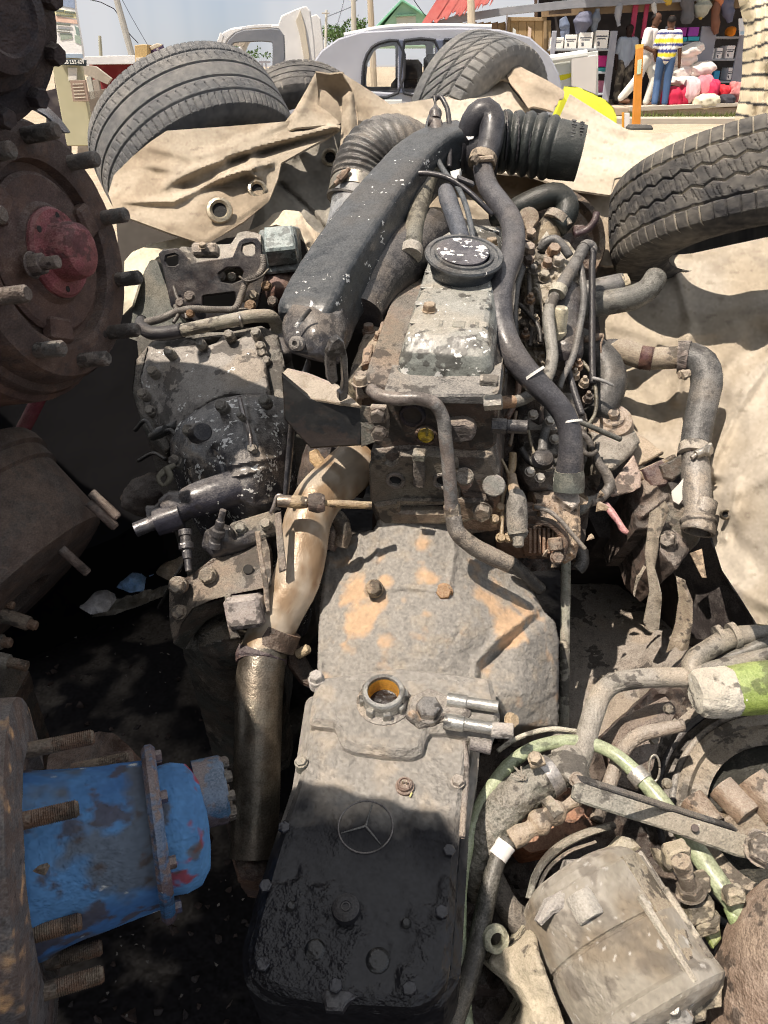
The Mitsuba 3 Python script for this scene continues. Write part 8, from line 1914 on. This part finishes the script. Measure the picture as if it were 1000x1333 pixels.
for a in (-1.25, -.38, .34, .92):
    d = math.cos(a) * X + math.sin(a) * Y
    part(e3, 'alternator__rib', block(CA + d * .115 + AA * .15, AA * .062, np.cross(AA, d) * .0045, d * .006, .002), 'cast', P((.36, .335, .29), .4, .1, .2))
part(e3, 'alternator__lug', rough(join([lathe([(.009, 0), (.019, 0), (.021, .004), (.021, .034), (.019, .038), (.009, .038), (.009, 0)], W(752, 1164, 1.145), AA, 32)]), .02, .0001, 50), 'cast', P((.38, .36, .33), .4), 35)
part(e3, 'alternator__lug_hole', cyl(W(752, 1164, 1.145) + AA * .005, W(752, 1164, 1.145) + AA * .036, .0095, 18), 'plain', P((.08, .075, .07), .2))
part(e3, 'alternator__ear', rough(slab([(700, 1200), (714, 1172), (734, 1158), (760, 1142), (795, 1128), (812, 1132), (800, 1142), (768, 1156), (746, 1182), (722, 1190), (706, 1206)], W(750, 1165, 1.15), unit((0, -.6, .8)), .03, .005), .006, .001, 60), 'cast', P((.33, .31, .28), .45), 40)
for q, c in (([(780, 1112), (800, 1102), (812, 1088), (826, 1092), (836, 1104), (800, 1120)], (.34, .31, .23)), ([(736, 1132), (740, 1120), (766, 1118), (772, 1128), (748, 1142)], (.22, .21, .19)), ([(856, 1104), (872, 1112), (884, 1128), (876, 1136), (862, 1120)], (.28, .25, .2))):
    part(e3, 'alternator__end_lug', rough(slab(q, W(800, 1112, 1.215), unit((0, -.6, .8)), .04, .005), .006, .001, 60), 'cast', P(c, .5), 40)
part(e3, 'stud_bolt', join([stud(W(899, 1160, 1.17), W(886, 1122, 1.15), .0125, 18, thread=.4), cyl(W(890, 1132, 1.157), W(886, 1120, 1.15), .0145, 18), hexbolt(W(900, 1162, 1.175), unit(W(886, 1122, 1.15) - W(899, 1160, 1.17)), .020)]), 'cast', P((.27, .22, .17), .5, .2), 35)
for k, (x, y, r) in enumerate(((908, 1182, .02), (918, 1200, .018), (908, 1150, .016), (880, 1112, .018), (955, 1165, .014), (918, 1294, .018), (896, 1310, .02), (925, 1275, .015), (872, 1318, .018))):
    part(e3, 'end_bracket', rough(block(W(x, y, 1.185 - (y > 1250) * .06), RIGHT * r + UP * r * .3, UP * r * .8, FWD * r, .004), .005, .003, 60, k), 'cast', P((.32, .28, .21), .5, .1), 40)
part(e3, 'terminal_post', join([hexbolt(W(880, 1322, 1.07), unit((0, -.7, .7)), .020), cyl(W(880, 1322, 1.07), W(876, 1312, 1.045), .009, 14)]), 'steel', P((.50, .48, .44), .3))
part(e3, 'elbow_casting', rough(relief([(632, 1250), (640, 1236), (636, 1216), (646, 1206), (658, 1216), (664, 1232), (680, 1222), (690, 1206), (698, 1216), (704, 1246), (720, 1290), (740, 1345), (664, 1350), (690, 1316), (672, 1290), (646, 1268)], [(632, 1250, 1.20), (646, 1206, 1.25), (690, 1206, 1.2), (740, 1345, 1.08), (664, 1350, 1.12), (672, 1290, 1.15), (690, 1250, 1.14)], (0, .1, -.15), 2.6, folds(([(640, 1256), (680, 1290), (700, 1340)], 5, .008), wrinkle=.004, freq=.05), smooth_edge=8), .004, .0012, 70), 'cast', P((.40, .36, .27), .45, .05, .05), 50, 'cream elbow casting')
part(e3, 'casting_eye', lathe([(.011, -.006), (.020, -.006), (.022, .0), (.020, .008), (.011, .010), (.011, -.006)], W(645, 1222, 1.20), unit((.2, -.7, .65)), 30), 'cast', P((.44, .44, .32), .3), 35)
part(e3, 'green_tab', rough(slab([(918, 1216), (930, 1196), (938, 1206), (940, 1222), (930, 1236)], W(930, 1215, 1.19), unit((0, -.6, .8)), .012, .003), .005, .001, 60), 'paint', P((.22, .27, .10), .3), 40)
part(e3, 'green_stub', rough(tp([(950, 1180, 1.21, 9), (958, 1194, 1.2, 11), (962, 1206, 1.2, 9)], n=18), .006, .001, 60), 'paint', P((.28, .36, .18), .2), 40)
part(e3, 'down_strut', rough(tp([(700, 1220, 1.3, 20), (660, 1180, 1.3, 16), (640, 1140, 1.32, 14)], n=18), .01, .002, 40), 'cast', P((.11, .10, .09), .4), 40)
v, f = arr(trimesh.creation.icosphere(subdivisions=6))
v = v * (1 + .06 * (meshkit.fbm(v * 2.2, 3, 2) - .5) + .012 * (meshkit.fbm(v * 14, 4, 5) - .5))[:, None]
v = W(1046, 1316, 1.16) + v[:, :1] * RIGHT * .132 + v[:, 1:2] * FWD * .13 + v[:, 2:3] * (UP * .215 + RIGHT * .03)
single('round_casting', 'big rounded brown rusty casting at the lower right corner', 'casting', (v, f), 'cast', P((.23, .165, .14), .35, .15), True)
